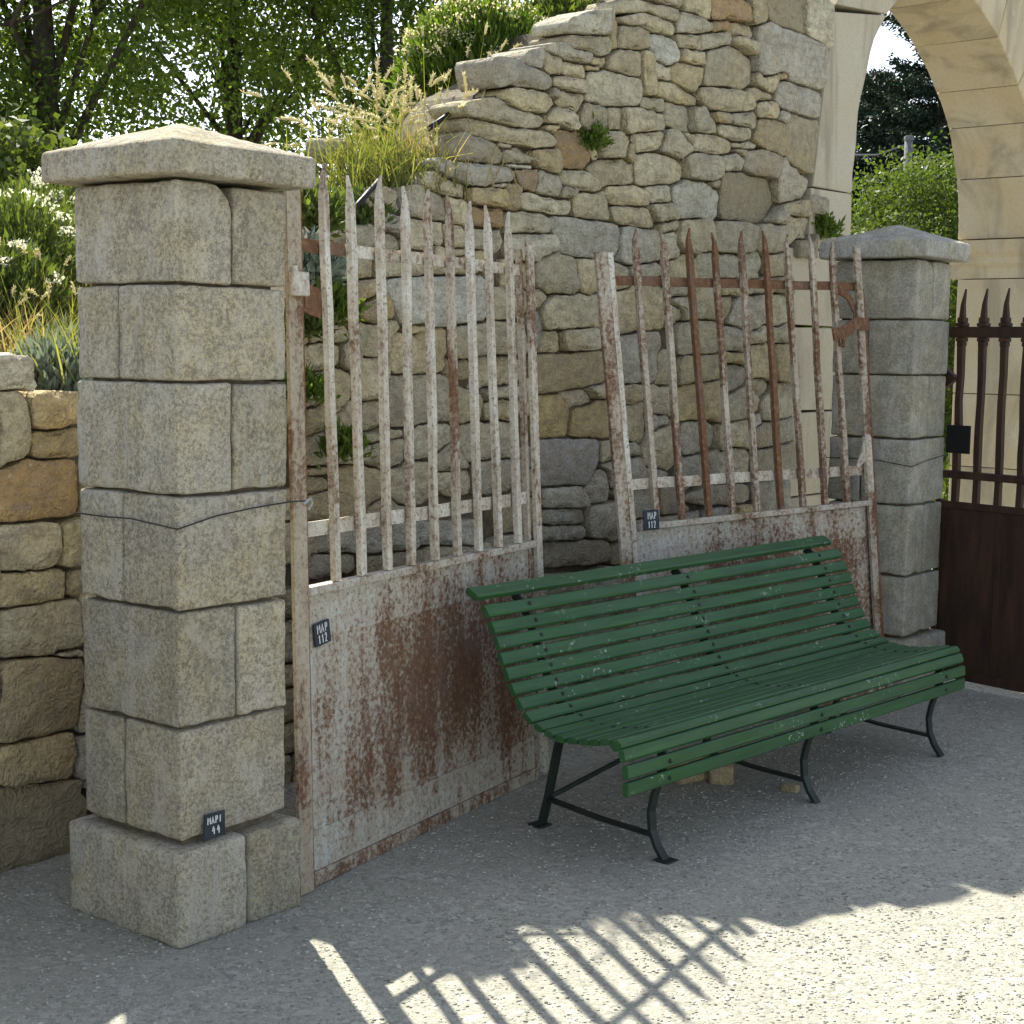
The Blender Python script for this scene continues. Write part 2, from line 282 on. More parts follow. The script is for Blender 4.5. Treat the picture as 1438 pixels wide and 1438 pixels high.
# ------------------------------------------------------------------ data: outlines of the stones, millimetres along the wall and up (first point, then steps)
WALL="""
g 5226,2716 -17,17 -25,11 -26,6 -26,3 -27,0 -27,0 -23,10 -18,17 -27,0 -26,0 -26,-3 -27,-3 -26,-4 -25,-9 -11,-22 5,-26 8,-26 10,-24 22,-15 25,5 25,10 27,4 26,0 26,1 25,3 27,0 27,0 26,3 27,1 27,2 20,13
g 5177,2796 2,21 -8,20 -19,4 -20,-6 -18,-6 -18,-7 -17,-12 -15,-16 3,-19 16,-12 20,-4 21,0 22,1 21,-4 8,18
t 5299,2785 4,15 -5,14 -13,7 -16,0 -15,0 -16,1 -15,6 -14,7 -11,0 -7,-15 -4,-14 -3,-15 -2,-16 0,-15 11,-11 14,-5 14,-5 15,4 15,2 15,3 16,-1 13,8 4,14
g 5524,2850 -7,21 -30,2 -30,-2 -29,-1 -30,-4 -26,1 -22,18 -28,1 -29,-5 -30,-3 -29,-6 -27,-12 16,-21 29,-7 29,-3 29,-7 26,-4 29,1 27,4 30,0 29,3 30,1 30,3
t 5484,2785 -2,18 -10,14 -19,0 -19,0 -18,-4 -18,-1 -19,1 -17,-4 -19,0 -19,0 -10,-11 -5,-19 -3,-18 14,-9 19,3 19,0 19,0 18,2 18,3 18,-1 19,0 19,0 17,7
t 5480,2720 -1,24 -20,8 -24,-2 -24,0 -23,-1 -23,-3 -23,-1 -24,0 -23,-3 -24,-3 -23,-3 -10,-20 7,-20 24,-2 23,-3 24,1 23,3 24,0 23,0 24,0 24,-1 23,-1 23,4
t 5257,2623 -10,19 -25,15 -27,10 -29,-2 -29,0 -29,0 -28,-4 -29,1 -29,-1 -29,-3 -29,-6 -18,-22 14,-24 24,-15 29,-4 29,-4 28,-5 29,0 28,1 29,0 30,2 28,3 20,21
t 5455,2651 12,16 -3,18 -20,4 -20,-2 -20,-2 -20,-1 -20,1 -21,0 -20,0 -21,0 -13,-11 -2,-21 -12,-16 13,-14 20,-4 20,-1 21,1 20,0 19,-2 19,-7 20,-6 15,10 9,18
g 5278,2668 1,11 -2,6 -11,0 -11,0 -11,-1 -10,3 -3,-5 3,-11 -4,-8 5,-8 9,-2 10,-2 9,-4 9,4 7,6
t 5210,2549 -28,16 -34,2 -34,3 -34,3 -35,1 -33,6 -34,3 -28,18 -33,3 -34,2 -33,-7 -34,-8 -33,-7 -33,-8 -33,-9 -22,-23 21,-24 33,-6 34,-1 34,1 35,0 34,1 34,-4 31,-4 34,0 34,0 35,0 34,0 34,3 34,5 32,10
t 5439,2574 -9,20 -22,8 -21,6 -22,4 -22,0 -22,-1 -21,-2 -21,8 -18,-8 -18,-13 -16,-15 -10,-20 13,-16 23,0 22,2 23,0 19,-7 19,0 22,-1 22,0 23,-4 21,4 18,13
y 5291,2524 13,6 -4,10 -14,-2 -15,-1 -13,1 -14,-1 -15,0 -10,-7 -5,-13 12,-6 14,0 11,-3 13,-5 11,3 3,11
t 5292,2471 -31,21 -36,11 -38,5 -38,-3 -38,-3 -38,-1 -38,-3 -37,-2 -37,2 -38,4 -38,4 -38,3 -38,0 -38,-1 -38,-2 -22,-24 26,-27 36,-10 38,-4 38,-3 38,-3 38,0 38,0 38,0 34,-1 38,1 38,-1 38,-1 38,5 38,5 37,7
g 4951,2386 -14,19 -20,14 -22,7 -24,3 -23,2 -24,1 -22,5 -24,-1 -23,1 -23,7 -22,7 -21,-11 -19,-14 -19,-14 -13,-20 -11,-21 2,-22 18,-13 24,-1 24,2 23,2 24,0 24,0 24,0 21,4 24,0 24,-1 24,1 24,0 23,5 17,14
t 5131,2385 -16,10 -16,7 -18,3 -15,8 -16,4 -16,5 -17,-5 -13,-8 -18,-1 -18,-3 -10,-10 0,-19 0,-18 17,-4 18,2 18,4 18,-1 16,5 17,-1 19,0 18,3 18,1 17,3
t 5004,2422 -3,4 -11,3 -12,1 -11,-1 -11,0 -11,0 -12,0 -7,-5 8,-8 8,-5 12,0 10,1 7,3 12,0 11,1
b 5315,2391 -5,21 -6,21 -14,11 -20,-6 -21,-4 -21,-1 -21,0 -20,-4 -21,-1 -21,-4 -20,-8 -1,-16 17,-13 12,-17 17,-13 20,-6 20,-4 20,-3 21,-1 21,0 22,0 17,8 7,20
o 5538,2454 -3,23 -11,20 -13,20 -14,15 -23,5 -22,3 -20,-8 -21,-6 -22,3 -23,4 -22,-4 -23,0 -21,-9 -14,-18 10,-20 7,-21 9,-21 7,-22 3,-22 7,-22 20,-6 23,3 23,0 23,0 21,4 23,0 23,-1 16,13 18,14 20,11 6,20
g 5021,2298 -14,25 -30,9 -32,4 -32,1 -32,0 -32,-3 -32,-1 -31,0 -30,-3 -32,-1 -32,1 -32,1 -32,2 -31,3 -32,-1 -19,-21 15,-26 30,-12 31,-9 31,-6 31,-6 32,-4 31,-5 31,1 32,0 32,0 27,12 31,8 31,6 32,5 31,4
p 5138,2349 3,11 -24,0 -23,-2 -23,-1 -19,-4 -24,1 -23,-3 -24,-3 -4,-7 23,-3 23,-1 24,3 21,3 23,-1 23,5
o 5161,2299 1,17 -4,16 -4,14 -16,-5 -17,-4 -18,1 -17,-2 -16,-4 -18,1 -17,0 -15,-7 12,-13 6,-16 1,-14 14,-10 11,-11 13,-7 17,0 17,0 17,-4 17,0 6,15 4,16
p 5326,2291 -1,20 -8,18 -19,4 -20,0 -20,1 -19,2 -20,1 -20,4 -20,3 -9,-12 3,-20 -4,-19 -5,-19 -5,-19 18,-7 20,-1 21,0 20,-1 20,-3 20,-1 20,1 15,11 6,18
t 5590,2325 -22,13 -23,13 -24,10 -25,8 -26,0 -24,-4 -27,0 -25,-3 -27,-1 -26,0 -19,-13 11,-24 11,-21 26,-5 26,-4 26,-2 23,-9 26,1 27,-1 25,3 27,0 26,2 22,12
t 5426,2267 0,16 -17,2 -18,1 -15,2 -17,2 -17,3 -9,-13 -7,-16 -6,-16 8,-7 18,2 18,0 15,4 18,-1 14,10
t 4722,2232 -17,13 -24,3 -24,3 -23,6 -22,4 -23,4 -23,4 -20,13 -21,0 -17,-17 -18,-17 -7,-20 20,-13 24,-4 23,-4 24,-4 21,-5 23,-2 24,-1 24,0 24,-1 25,-2 10,15
t 4950,2257 1,9 -8,3 -9,-2 -9,-2 -8,-1 -6,-2 -9,-2 -10,-3 -1,-6 10,0 10,0 7,-3 8,-1 8,0 9,4
y 4954,2205 -3,23 -14,13 -23,0 -23,0 -23,-1 -23,1 -20,-4 -23,0 -23,0 -24,0 -20,-7 -2,-23 0,-23 16,-13 23,-1 24,1 23,0 22,1 23,-1 23,0 23,-1 23,2 20,11
y 5051,2221 4,15 3,15 -7,13 -14,6 -13,6 -15,-4 -15,-3 -15,0 -15,-1 -6,-14 2,-15 2,-15 -1,-16 4,-13 0,-16 10,-10 16,-2 15,1 15,-1 16,1 7,9 3,14 2,15
t 5415,2206 -14,27 -33,2 -34,-1 -35,0 -33,3 -34,0 -33,4 -34,1 -34,3 -34,2 -32,-8 -7,-34 9,-26 34,-4 34,-1 35,1 34,-1 33,1 32,-5 34,1 34,0 35,0 33,5
t 5675,2224 -10,26 -19,22 -18,22 -25,-2 -25,-11 -27,-4 -29,0 -29,0 -29,-4 -27,-6 -19,-21 6,-27 4,-29 20,-19 29,0 29,0 29,0 29,1 28,-1 29,0 29,0 29,1 7,25
t 5271,2121 -13,29 -24,14 -32,2 -31,-1 -31,0 -32,1 -31,-1 -30,-4 -31,-3 -31,0 -20,-16 5,-31 -1,-31 22,-11 30,8 32,2 31,0 30,5 31,-1 30,4 31,0 32,2 30,6
o 4959,2126 -4,23 -15,15 -24,1 -24,0 -23,0 -24,-1 -22,-3 -23,0 -24,0 -24,0 -15,-13 4,-23 4,-23 14,-14 24,-1 23,0 24,0 23,0 23,0 22,4 24,0 24,0 16,11
t 4969,2036 -7,24 -13,20 -25,1 -26,0 -25,0 -24,-4 -25,0 -25,0 -26,1 -25,-2 -20,-15 0,-24 10,-22 18,-18 24,-2 26,2 24,2 25,0 19,-16 23,-7 23,9 23,11 18,15
t 6180,3133 -6,31 -42,5 -42,1 -42,-1 -42,-4 -42,0 -39,-3 -42,0 -42,-2 -42,-6 -41,-11 -29,-30 2,-28 42,1 41,8 42,9 41,9 41,7 41,0 42,-4 42,-2 42,-2 42,-1
t 6214,3202 1,31 -16,26 -30,-6 -27,-16 -27,-15 -28,-6 -29,-2 -30,-7 -31,-6 -30,-5 -31,-5 -30,-9 -20,-8 32,-2 31,0 31,2 31,0 32,0 31,1 30,0 29,4 32,0 31,2
t 6160,3071 -22,27 -38,5 -39,3 -39,3 -38,0 -37,3 -36,-3 -38,-8 -38,-10 -38,-10 -37,-11 -32,-16 33,-12 39,-1 39,4 38,2 38,-4 35,-5 37,3 38,2 38,3 39,0 39,1
p 5650,3000 4,25 12,22 -5,21 -23,8 -25,-3 -25,-5 -24,-6 -25,-4 -24,-5 -23,-8 -24,-8 -23,-8 -24,-9 -23,-9 -23,-10 -21,-15 -17,-17 -5,-24 20,-12 25,3 25,2 25,3 25,2 25,4 24,4 24,5 25,3 24,2 26,2 25,4 22,9
t 5667,2912 -2,30 -17,21 -30,-4 -30,-5 -30,-2 -29,-4 -29,-5 -28,-5 -31,-3 -30,-1 -30,-3 -24,-16 5,-27 27,-13 31,0 30,2 30,1 29,4 28,-3 28,-8 30,0 28,8 29,10
y 5722,2983 1,21 -1,21 -16,14 -17,9 -16,-10 -11,-17 -1,-21 1,-21 11,-16 -1,-21 5,-21 17,-5 19,7 7,20 -1,21
t 5959,2986 -6,24 -16,19 -25,4 -25,4 -24,4 -24,-4 -24,-2 -25,-2 -24,-4 -25,-5 -8,-22 -3,-25 0,-26 7,-22 25,2 26,2 25,2 24,4 25,0 24,5 24,7 25,5 24,8
p 6203,2978 -9,25 -13,22 -25,8 -26,2 -26,2 -26,3 -25,-4 -27,1 -25,-4 -27,-1 -10,-17 6,-26 8,-25 15,-21 16,-19 26,-5 25,-3 26,0 26,-5 26,1 24,11 25,10 15,19
t 6461,3123 -1,25 -27,6 -29,4 -29,4 -28,4 -28,2 -28,0 -27,-3 -29,2 -27,-6 -15,-24 -14,-25 -10,-26 14,-18 29,2 28,4 29,4 28,2 28,3 26,8 28,3 28,8 28,8
t 6446,3224 -4,27 0,27 -23,5 -27,-2 -27,-4 -27,0 -26,-5 -27,2 -27,-5 -27,-1 -11,-18 2,-28 3,-27 14,-21 28,0 27,2 26,4 25,-4 27,-5 26,-4 28,-4 24,7 -3,27
o 6803,3245 -9,26 -16,19 -27,7 -26,8 -25,11 -27,-4 -27,-3 -27,-5 -26,-5 -26,-4 -27,-5 -27,-4 -27,-4 -27,-6 -7,-23 2,-28 2,-27 7,-26 26,1 27,5 27,5 27,4 27,8 25,5 25,-2 27,2 27,5 28,3 27,2 28,0 24,9
o 6626,3153 -4,25 -17,10 -24,-6 -24,-5 -20,-4 -21,-4 -25,-3 -19,-13 2,-23 15,-12 24,4 24,6 21,8 22,2 24,6
t 6851,3165 -6,21 -17,14 -22,1 -22,-1 -22,1 -21,0 -22,-3 -21,-1 -21,-4 -22,-3 -21,-7 1,-21 1,-21 12,-14 23,1 22,3 22,0 22,0 22,0 20,4 23,0 22,0 19,9
t 6370,3039 -7,19 -8,18 -19,1 -20,-3 -20,-2 -19,-2 -19,-3 -19,-1 -20,-4 -20,-1 -19,-6 -2,-17 16,-13 8,-18 18,-4 19,4 21,0 19,1 19,3 20,0 21,0 19,3 19,6
t 6618,3080 11,21 -4,26 -23,8 -26,-5 -26,-6 -26,-7 -25,-7 -22,-1 -23,-4 -26,-6 -26,-7 -25,-9 -8,-19 12,-24 13,-22 26,5 25,9 26,7 23,9 24,3 24,7 24,9 26,6
t 6867,3098 -5,22 -15,13 -22,-6 -23,-2 -23,-1 -21,2 -22,0 -20,-4 -23,0 -23,-1 -23,-1 -10,-15 8,-20 22,-3 23,-3 23,0 22,-3 20,-5 22,-4 21,-4 23,0 23,0 16,14
t 6856,2965 10,35 -11,37 -31,16 -38,4 -37,6 -37,6 -37,4 -38,2 -36,-8 -35,-11 -37,-9 -36,-11 -36,-11 -35,-15 -9,-34 -8,-36 -4,-38 -5,-37 32,-10 38,4 37,5 38,5 37,5 37,5 37,4 37,-4 37,4 38,-1 35,8 33,19 29,19
t 6403,2974 4,19 -10,15 -20,0 -20,-3 -20,0 -19,-4 -20,0 -20,0 -19,-2 -20,-1 -20,-3 -8,-16 3,-20 13,-14 20,-2 20,0 20,0 19,0 20,0 20,0 18,4 20,0 18,7
t 6390,2883 5,26 -5,25 -26,3 -27,0 -27,-1 -27,0 -27,1 -27,0 -25,-2 -23,-15 -24,-11 -7,-24 -1,-27 18,-15 26,-4 27,0 26,-7 25,-5 26,-3 27,-5 27,0 11,21 20,18
t 6143,2873 0,17 -9,11 -17,1 -15,3 -17,0 -14,2 -16,2 -16,0 -16,4 -15,-3 -7,-16 5,-15 3,-16 1,-16 10,-11 17,-1 16,0 15,4 16,0 16,0 17,0 16,4 7,14
y 6003,2849 -5,21 -4,23 3,23 -11,20 -15,16 -23,-2 -23,-4 -22,-5 -2,-22 4,-23 0,-23 0,-23 4,-23 4,-22 4,-22 5,-22 20,-9 23,0 23,4 22,3 1,23 4,23 -5,23
t 5894,2871 1,27 -3,28 -24,7 -28,-4 -28,-2 -27,-3 -27,-3 -27,-3 -26,-8 -25,-13 -23,-16 -10,-25 -5,-27 23,-7 28,1 28,0 28,1 27,-4 27,-1 27,3 28,1 28,0 13,20
y 5586,2812 -1,12 -15,0 -14,-3 -14,0 -13,0 -15,1 -13,-4 -12,-6 3,-13 15,0 14,2 14,3 13,0 10,3 15,0
t 5636,2848 3,17 -12,5 -17,-5 -16,-1 -17,0 -18,1 -15,-5 -11,-12 5,-16 16,-4 17,4 15,3 14,-7 12,-1 16,7
t 5914,2743 -5,32 -8,32 -30,9 -33,-2 -33,-1 -33,0 -33,0 -32,1 -32,2 -32,-2 -33,1 -30,-13 -32,-5 -33,-4 -20,-21 -4,-33 -3,-33 -2,-31 31,-8 33,0 33,0 33,0 33,0 32,4 31,4 32,4 32,4 33,3 33,3 32,5 26,19
t 6389,2789 -31,16 -34,7 -34,3 -35,6 -32,8 -33,5 -34,-1 -34,-2 -35,-1 -35,-1 -30,-13 -1,-34 17,-24 35,-1 34,-6 35,0 35,0 33,0 35,0 35,3 35,1 34,2 35,6
t 6852,2815 -15,29 -22,24 -32,7 -33,-1 -33,0 -33,-1 -33,0 -32,-5 -31,-4 -33,-2 -32,-4 -33,-3 -33,-3 -33,-4 -33,-4 -19,-22 18,-25 24,-23 31,-11 31,-11 33,-1 33,4 33,0 32,5 33,-1 32,5 32,5 33,6 32,5 33,5 32,8
t 6086,2718 -3,18 -9,13 -19,0 -19,1 -18,-1 -17,-6 -17,1 -19,1 -19,0 -18,-4 -14,-12 -5,-17 0,-17 18,-1 19,-3 18,0 19,0 18,-1 19,1 18,0 19,0 19,0 12,9
t 6098,2632 -9,25 -10,22 -27,2 -27,1 -27,3 -26,0 -27,0 -27,-1 -25,5 -26,-4 -25,-3 -26,-4 -27,-3 -27,-2 -17,-16 1,-27 3,-27 3,-26 21,-16 26,-1 25,9 26,7 26,3 26,5 25,3 26,4 27,4 26,4 27,4 26,3 26,5
g 5639,2604 -1,23 -3,24 -17,7 -23,-1 -24,0 -23,0 -23,-1 -24,2 -23,3 -13,-17 -7,-22 -10,-21 -2,-23 11,-19 23,-5 22,-7 22,-3 20,11 23,0 23,1 23,3 23,4 6,19
t 5738,2617 0,15 -3,14 0,15 -11,6 -15,-2 -16,0 -14,-5 -15,1 -14,-4 -7,-9 2,-15 3,-14 2,-15 -1,-15 4,-14 7,-10 16,2 14,5 15,-1 14,4 15,1 5,11 -1,15
t 6324,2685 -1,28 -5,27 -27,5 -28,0 -27,0 -28,-1 -28,1 -28,0 -28,0 -27,-4 -2,-27 2,-28 1,-28 13,-23 27,-4 28,0 27,-3 26,-9 25,3 28,0 28,1 26,7 -3,27
p 6528,2691 -19,16 -20,14 -16,18 -21,11 -22,11 -23,0 -22,-11 -24,-1 -25,-1 -6,-22 -1,-25 5,-24 0,-24 8,-20 24,2 25,1 24,0 24,3 25,1 24,3 24,0 24,6 2,23
t 6639,2725 -13,18 -19,7 -22,-1 -22,0 -20,-4 -23,0 -22,-4 -3,-10 16,-16 16,-14 22,-2 22,1 20,3 23,-1 22,2
t 6882,2739 -5,23 -15,19 -24,3 -24,-6 -23,-4 -23,-4 -23,-4 -24,-2 -23,-4 -25,-3 -23,-6 -10,-15 11,-22 22,-7 25,-1 24,1 24,0 24,1 24,-1 23,3 23,-6 24,-3 20,14
t 6849,2667 -9,25 -26,9 -28,0 -28,1 -27,-5 -27,1 -28,-2 -28,2 -27,-3 -28,-1 -28,-2 -15,-17 6,-26 27,-8 28,-3 28,-3 27,-4 26,1 28,-1 27,0 28,4 27,7 27,7
t 5789,2504 4,26 -17,20 -24,12 -26,3 -26,-4 -26,-3 -26,-3 -26,-3 -26,-4 -27,-2 -23,-8 19,-17 20,-17 4,-26 5,-27 18,-16 26,4 26,5 25,3 26,3 27,3 27,4 13,21
t 5582,2475 -3,17 -5,17 -14,7 -16,6 -16,9 -1,-16 6,-16 8,-16 4,-16 4,-14 4,-16 11,-14 16,4 8,14 -2,18
t 6066,2543 4,26 2,26 -25,3 -27,-5 -26,-4 -26,-4 -25,-4 -25,-4 -26,-3 -27,-4 -27,-3 -23,-10 4,-23 24,-11 10,-25 18,-14 26,7 26,4 26,3 25,6 25,3 26,3 24,13
t 6309,2555 -24,13 -25,11 -20,17 -23,15 -24,8 -25,6 -26,-4 -26,-2 -21,-17 -13,-19 -6,-26 -4,-25 -18,-19 24,-6 27,0 26,-3 26,-1 27,-3 26,-3 26,-4 18,16 22,14 25,8
t 6325,2597 2,14 -11,6 -15,0 -14,-1 -14,1 -14,0 -12,-5 0,-11 12,-8 11,-9 10,-7 13,-4 13,-5 13,4 8,11
t 6671,2589 -10,29 -32,9 -34,4 -33,6 -33,1 -33,-4 -33,-1 -33,-3 -34,-1 -33,-4 -25,-16 -6,-33 -8,-31 33,-2 34,3 33,-3 34,-1 32,5 34,0 32,4 34,1 33,8 33,6
y 5849,2479 -3,13 -4,13 -5,14 -16,2 -15,-1 -5,-14 -4,-15 -5,-13 -4,-15 7,-11 14,-5 15,-5 16,1 14,5 -3,15
t 5854,2383 1,26 -9,22 -25,3 -24,8 -23,7 -25,-3 -25,-5 -25,-2 -24,-2 -24,-4 -25,-3 -25,-4 -24,-7 -24,-8 -22,-15 -12,-19 19,-15 23,-10 23,-11 19,-16 16,-17 23,11 24,4 25,5 24,3 25,2 25,2 25,3 26,3 25,3 16,14
t 6282,2427 -9,30 -24,21 -30,9 -31,4 -32,5 -31,1 -32,1 -31,-1 -31,4 -31,-4 -32,-3 -31,-5 -31,-5 -31,-7 -14,-25 3,-31 2,-32 2,-31 27,-12 32,-2 31,6 31,4 31,5 30,4 31,4 31,4 31,2 32,0 30,8 31,8 29,13
t 5978,2289 -18,25 -28,15 -31,8 -32,0 -31,0 -30,-4 -30,-4 -31,-4 -32,-3 -32,-3 -31,-6 -8,-23 19,-25 25,-19 31,-3 32,4 32,0 30,3 32,2 32,0 31,2 32,1 31,7
t 6175,2320 -12,20 -8,20 -22,5 -23,-4 -23,-4 -23,-1 -21,-3 -22,-4 -23,-2 -23,-3 -23,-6 6,-14 18,-15 13,-17 10,-20 23,3 23,4 22,4 23,0 22,4 23,3 23,0 20,7
t 6790,2611 1,17 -16,1 -17,-4 -16,-5 -17,1 -17,0 -17,0 -13,-7 5,-17 16,-2 18,0 15,5 17,-1 17,0 17,0
t 6905,2621 -12,12 -17,0 -14,4 -11,8 -12,-3 -15,-4 -16,-4 -6,-13 -1,-17 12,-5 17,4 16,1 15,3 16,3 17,1
t 6774,2578 4,13 -13,1 -14,-3 -14,0 -14,1 -15,0 -15,-1 -9,-8 13,-6 14,-4 15,-1 9,-3 12,-3 14,-5 13,5
t 6946,3301 -4,24 -3,23 -6,23 -17,17 -24,-4 -24,-1 -24,-3 -23,-5 -22,-9 -10,-22 0,-24 4,-24 12,-19 4,-24 8,-22 12,-21 21,-3 23,9 22,7 23,6 22,8 17,18 -6,23
b 7318,3329 -6,32 -4,32 -11,31 -21,17 -32,-6 -32,-5 -32,-7 -31,-6 -32,-5 -32,-6 -33,-1 -32,-4 -33,0 -32,-3 -13,-23 7,-31 4,-33 8,-31 20,-23 30,-14 32,-4 33,-1 33,1 32,1 33,-1 32,-1 33,-4 32,1 33,1 10,28 4,33
p 7647,3337 0,35 -1,34 -4,32 -33,7 -33,8 -33,7 -33,6 -34,3 -33,-3 -27,-21 -34,0 -34,4 -26,-10 -4,-34 2,-34 5,-33 1,-34 -1,-34 1,-32 32,-8 34,-3 34,0 33,-4 34,-3 34,-2 32,-9 33,-5 32,10 22,21 0,34 1,34
r 7547,3107 12,55 -28,40 -55,11 -56,4 -56,4 -56,4 -56,2 -56,2 -56,0 -56,0 -56,5 -55,8 -52,-21 -52,-20 -8,-53 12,-54 -7,-55 25,-47 52,-17 55,10 54,16 54,18 52,-8 46,-27 56,-1 56,-1 56,-3 56,0 57,-1 48,18 7,55
r 7526,2902 1,35 -18,27 -34,5 -35,1 -35,1 -35,2 -35,0 -34,-1 -35,1 -34,4 -35,1 -35,2 -34,-7 -31,-15 -16,-30 -21,-27 -5,-30 30,-18 31,-15 35,-3 35,0 34,-2 35,2 34,-4 34,0 34,-4 35,0 35,-3 35,4 31,14 20,28
t 7080,2947 5,14 6,13 -8,13 -13,6 -15,-1 -14,-4 -14,-4 -13,-4 -14,-3 -15,-3 -13,-6 2,-12 3,-15 0,-15 1,-15 10,-7 15,-1 15,1 15,-1 14,1 10,11 11,8 7,12
t 6967,2943 -9,16 -17,4 -17,1 -17,7 -17,10 -18,-1 -7,-17 4,-18 4,-18 15,-8 20,0 17,-3 18,-5 19,-4 4,16
t 7034,2877 -5,16 -21,2 -21,2 -22,1 -20,3 -20,4 -19,4 -21,0 -20,-2 -21,-5 -20,-5 -7,-18 17,-13 12,-17 10,-18 19,8 20,6 18,6 20,0 19,4 21,4 21,4 21,5
t 7098,2812 3,19 -18,16 -21,10 -24,4 -23,-3 -23,-5 -22,-4 -22,-3 -24,-4 -23,-4 -23,-7 -12,-20 5,-23 12,-19 20,-6 24,4 24,5 23,-1 21,4 23,0 24,1 24,3 16,15
p 7203,2800 7,18 -14,11 -21,0 -19,-1 -19,1 -19,-6 -11,-15 -13,-15 -1,-14 20,-2 19,-2 18,-3 19,-4 19,-1 7,16
b 7176,2687 -1,28 0,27 -11,19 -27,4 -27,4 -27,2 -27,-2 -27,-1 -27,-3 -27,-1 -27,-3 -28,-1 -24,-12 -4,-26 -14,-22 -15,-22 3,-26 23,-10 23,-13 26,-6 27,-3 27,-5 27,0 27,-3 27,0 26,-8 27,-8 26,3 26,10 3,24 -3,27
b 7486,2689 5,33 0,32 -1,33 -5,31 -32,0 -32,0 -33,-2 -32,4 -33,0 -33,3 -33,2 -32,-3 -15,-28 -12,-30 -12,-29 -1,-33 0,-33 5,-32 10,-31 27,-19 28,-15 32,-7 32,-5 31,-11 31,-9 33,-2 32,1 23,21 5,32 6,32 6,33
y 7158,2998 -9,8 -10,8 -11,2 -10,-4 -9,-2 -13,0 -12,-4 -3,-7 10,-8 10,-6 8,-5 12,-1 10,4 12,2 13,2
g 6582,2478 -4,25 -3,24 -17,13 -25,1 -25,-2 -24,-2 -25,-1 -25,0 -24,1 -25,-1 -24,-2 -25,-2 -24,-7 -24,-6 -21,-11 -6,-23 14,-20 13,-20 4,-24 23,-6 25,0 25,0 24,0 25,0 24,0 25,0 25,0 23,8 24,8 24,7 18,16
t 6770,2519 2,20 -16,13 -19,5 -20,4 -19,6 -18,-4 -16,-6 -20,-4 -19,-4 -21,0 -17,-9 -1,-20 4,-20 1,-20 18,-5 20,2 20,2 20,2 19,2 19,3 20,1 20,3 16,10
g 7131,2544 6,27 -16,19 -26,6 -27,6 -28,1 -27,2 -26,4 -27,0 -26,4 -25,-8 -27,-4 -27,-4 -27,-3 -27,-5 -16,-20 -5,-27 -2,-28 13,-19 27,-4 27,-5 27,-3 28,0 27,0 27,0 27,4 27,0 28,-1 27,-2 27,-6 21,15 11,25
p 6579,2316 3,32 -12,28 -32,6 -30,10 -30,12 -32,0 -32,1 -32,0 -32,0 -32,-1 -33,0 -26,-18 -31,-7 -31,-12 -18,-23 7,-31 12,-29 23,-21 7,-32 27,-12 32,3 32,5 32,3 32,5 31,3 32,2 31,-5 31,-5 32,5 24,19 10,30
t 6583,2409 3,13 -11,8 -12,1 -13,-3 -11,-3 -10,-3 -13,-5 -13,-5 6,-9 11,-8 11,-4 14,-1 12,1 13,-3 5,10
b 7141,2363 -17,42 -19,41 -33,29 -45,2 -44,1 -45,-1 -45,0 -45,-1 -44,9 -44,-2 -44,-5 -45,-4 -45,-5 -35,-22 -2,-45 3,-42 -6,-45 -3,-44 26,-29 45,0 45,2 45,4 44,1 45,-2 44,-3 45,-1 44,5 45,6 40,14 31,32 36,27
g 7456,2473 -3,29 -22,17 -29,4 -30,3 -26,13 -26,12 -29,5 -29,4 -27,9 -25,16 -26,12 -27,-9 -9,-27 -12,-27 -12,-27 -10,-27 -2,-27 13,-27 12,-26 12,-27 25,-8 29,6 29,5 28,7 28,4 29,5 29,6 28,6 30,4 20,18 18,22
t 7443,2347 -10,25 -11,24 -26,3 -26,-5 -26,-6 -25,-4 -24,-3 -25,-5 -26,-5 -26,-6 -26,-5 -13,-16 15,-22 20,-13 27,1 26,1 27,1 26,-1 26,0 27,0 26,3 27,2 25,7
t 7206,2292 -11,11 -9,14 -7,14 -9,12 -12,9 -12,-12 -11,-11 -13,-9 -13,-8 -11,-12 -13,-10 -13,-10 -10,-13 11,-10 16,-2 16,3 17,2 16,-2 17,1 16,3 17,0 16,1 6,13
t 6506,2146 0,25 -5,24 -8,23 -22,12 -25,2 -25,-3 -24,-2 -25,-3 -24,-3 -24,-4 -25,0 -25,-4 -24,-6 -17,-17 -10,-23 3,-24 -1,-25 11,-21 16,-19 20,-14 25,-1 25,0 24,-4 25,0 22,11 23,5 24,3 25,2 25,3 19,13 -3,25
t 6922,2162 1,33 -4,33 -31,6 -34,3 -33,4 -33,0 -33,-1 -33,-3 -33,-1 -33,-1 -33,-2 -33,0 -33,-4 -33,-6 -14,-24 8,-32 -1,-33 1,-33 25,-17 33,-1 34,0 33,0 33,1 33,0 33,3 32,-1 33,3 34,3 32,7 33,6 17,23
g 7223,2176 -4,27 0,26 -8,24 -27,0 -27,0 -27,-4 -27,-1 -27,1 -26,2 -26,-4 -27,-2 -27,-3 -26,-4 -10,-20 0,-27 0,-27 0,-27 11,-23 25,-8 20,-18 23,0 24,11 26,5 27,1 26,3 27,0 26,7 26,5 27,0 24,11 -5,25
p 6764,2012 -3,29 -8,28 -27,8 -30,1 -29,-1 -29,-1 -29,-4 -29,1 -30,-1 -28,4 -29,0 -29,-3 -29,-5 -29,-6 -7,-23 14,-25 12,-27 -3,-29 15,-18 29,-1 30,-1 29,1 28,-4 26,9 25,12 29,3 29,0 30,1 29,2 29,2 16,19
t 6997,2026 -3,28 -11,24 -19,20 -26,7 -26,-9 -28,-4 -26,-4 -27,-3 -27,-5 -27,-4 -8,-22 0,-28 4,-27 5,-27 20,-17 26,-7 27,3 27,3 24,13 27,3 28,1 24,6 -2,28
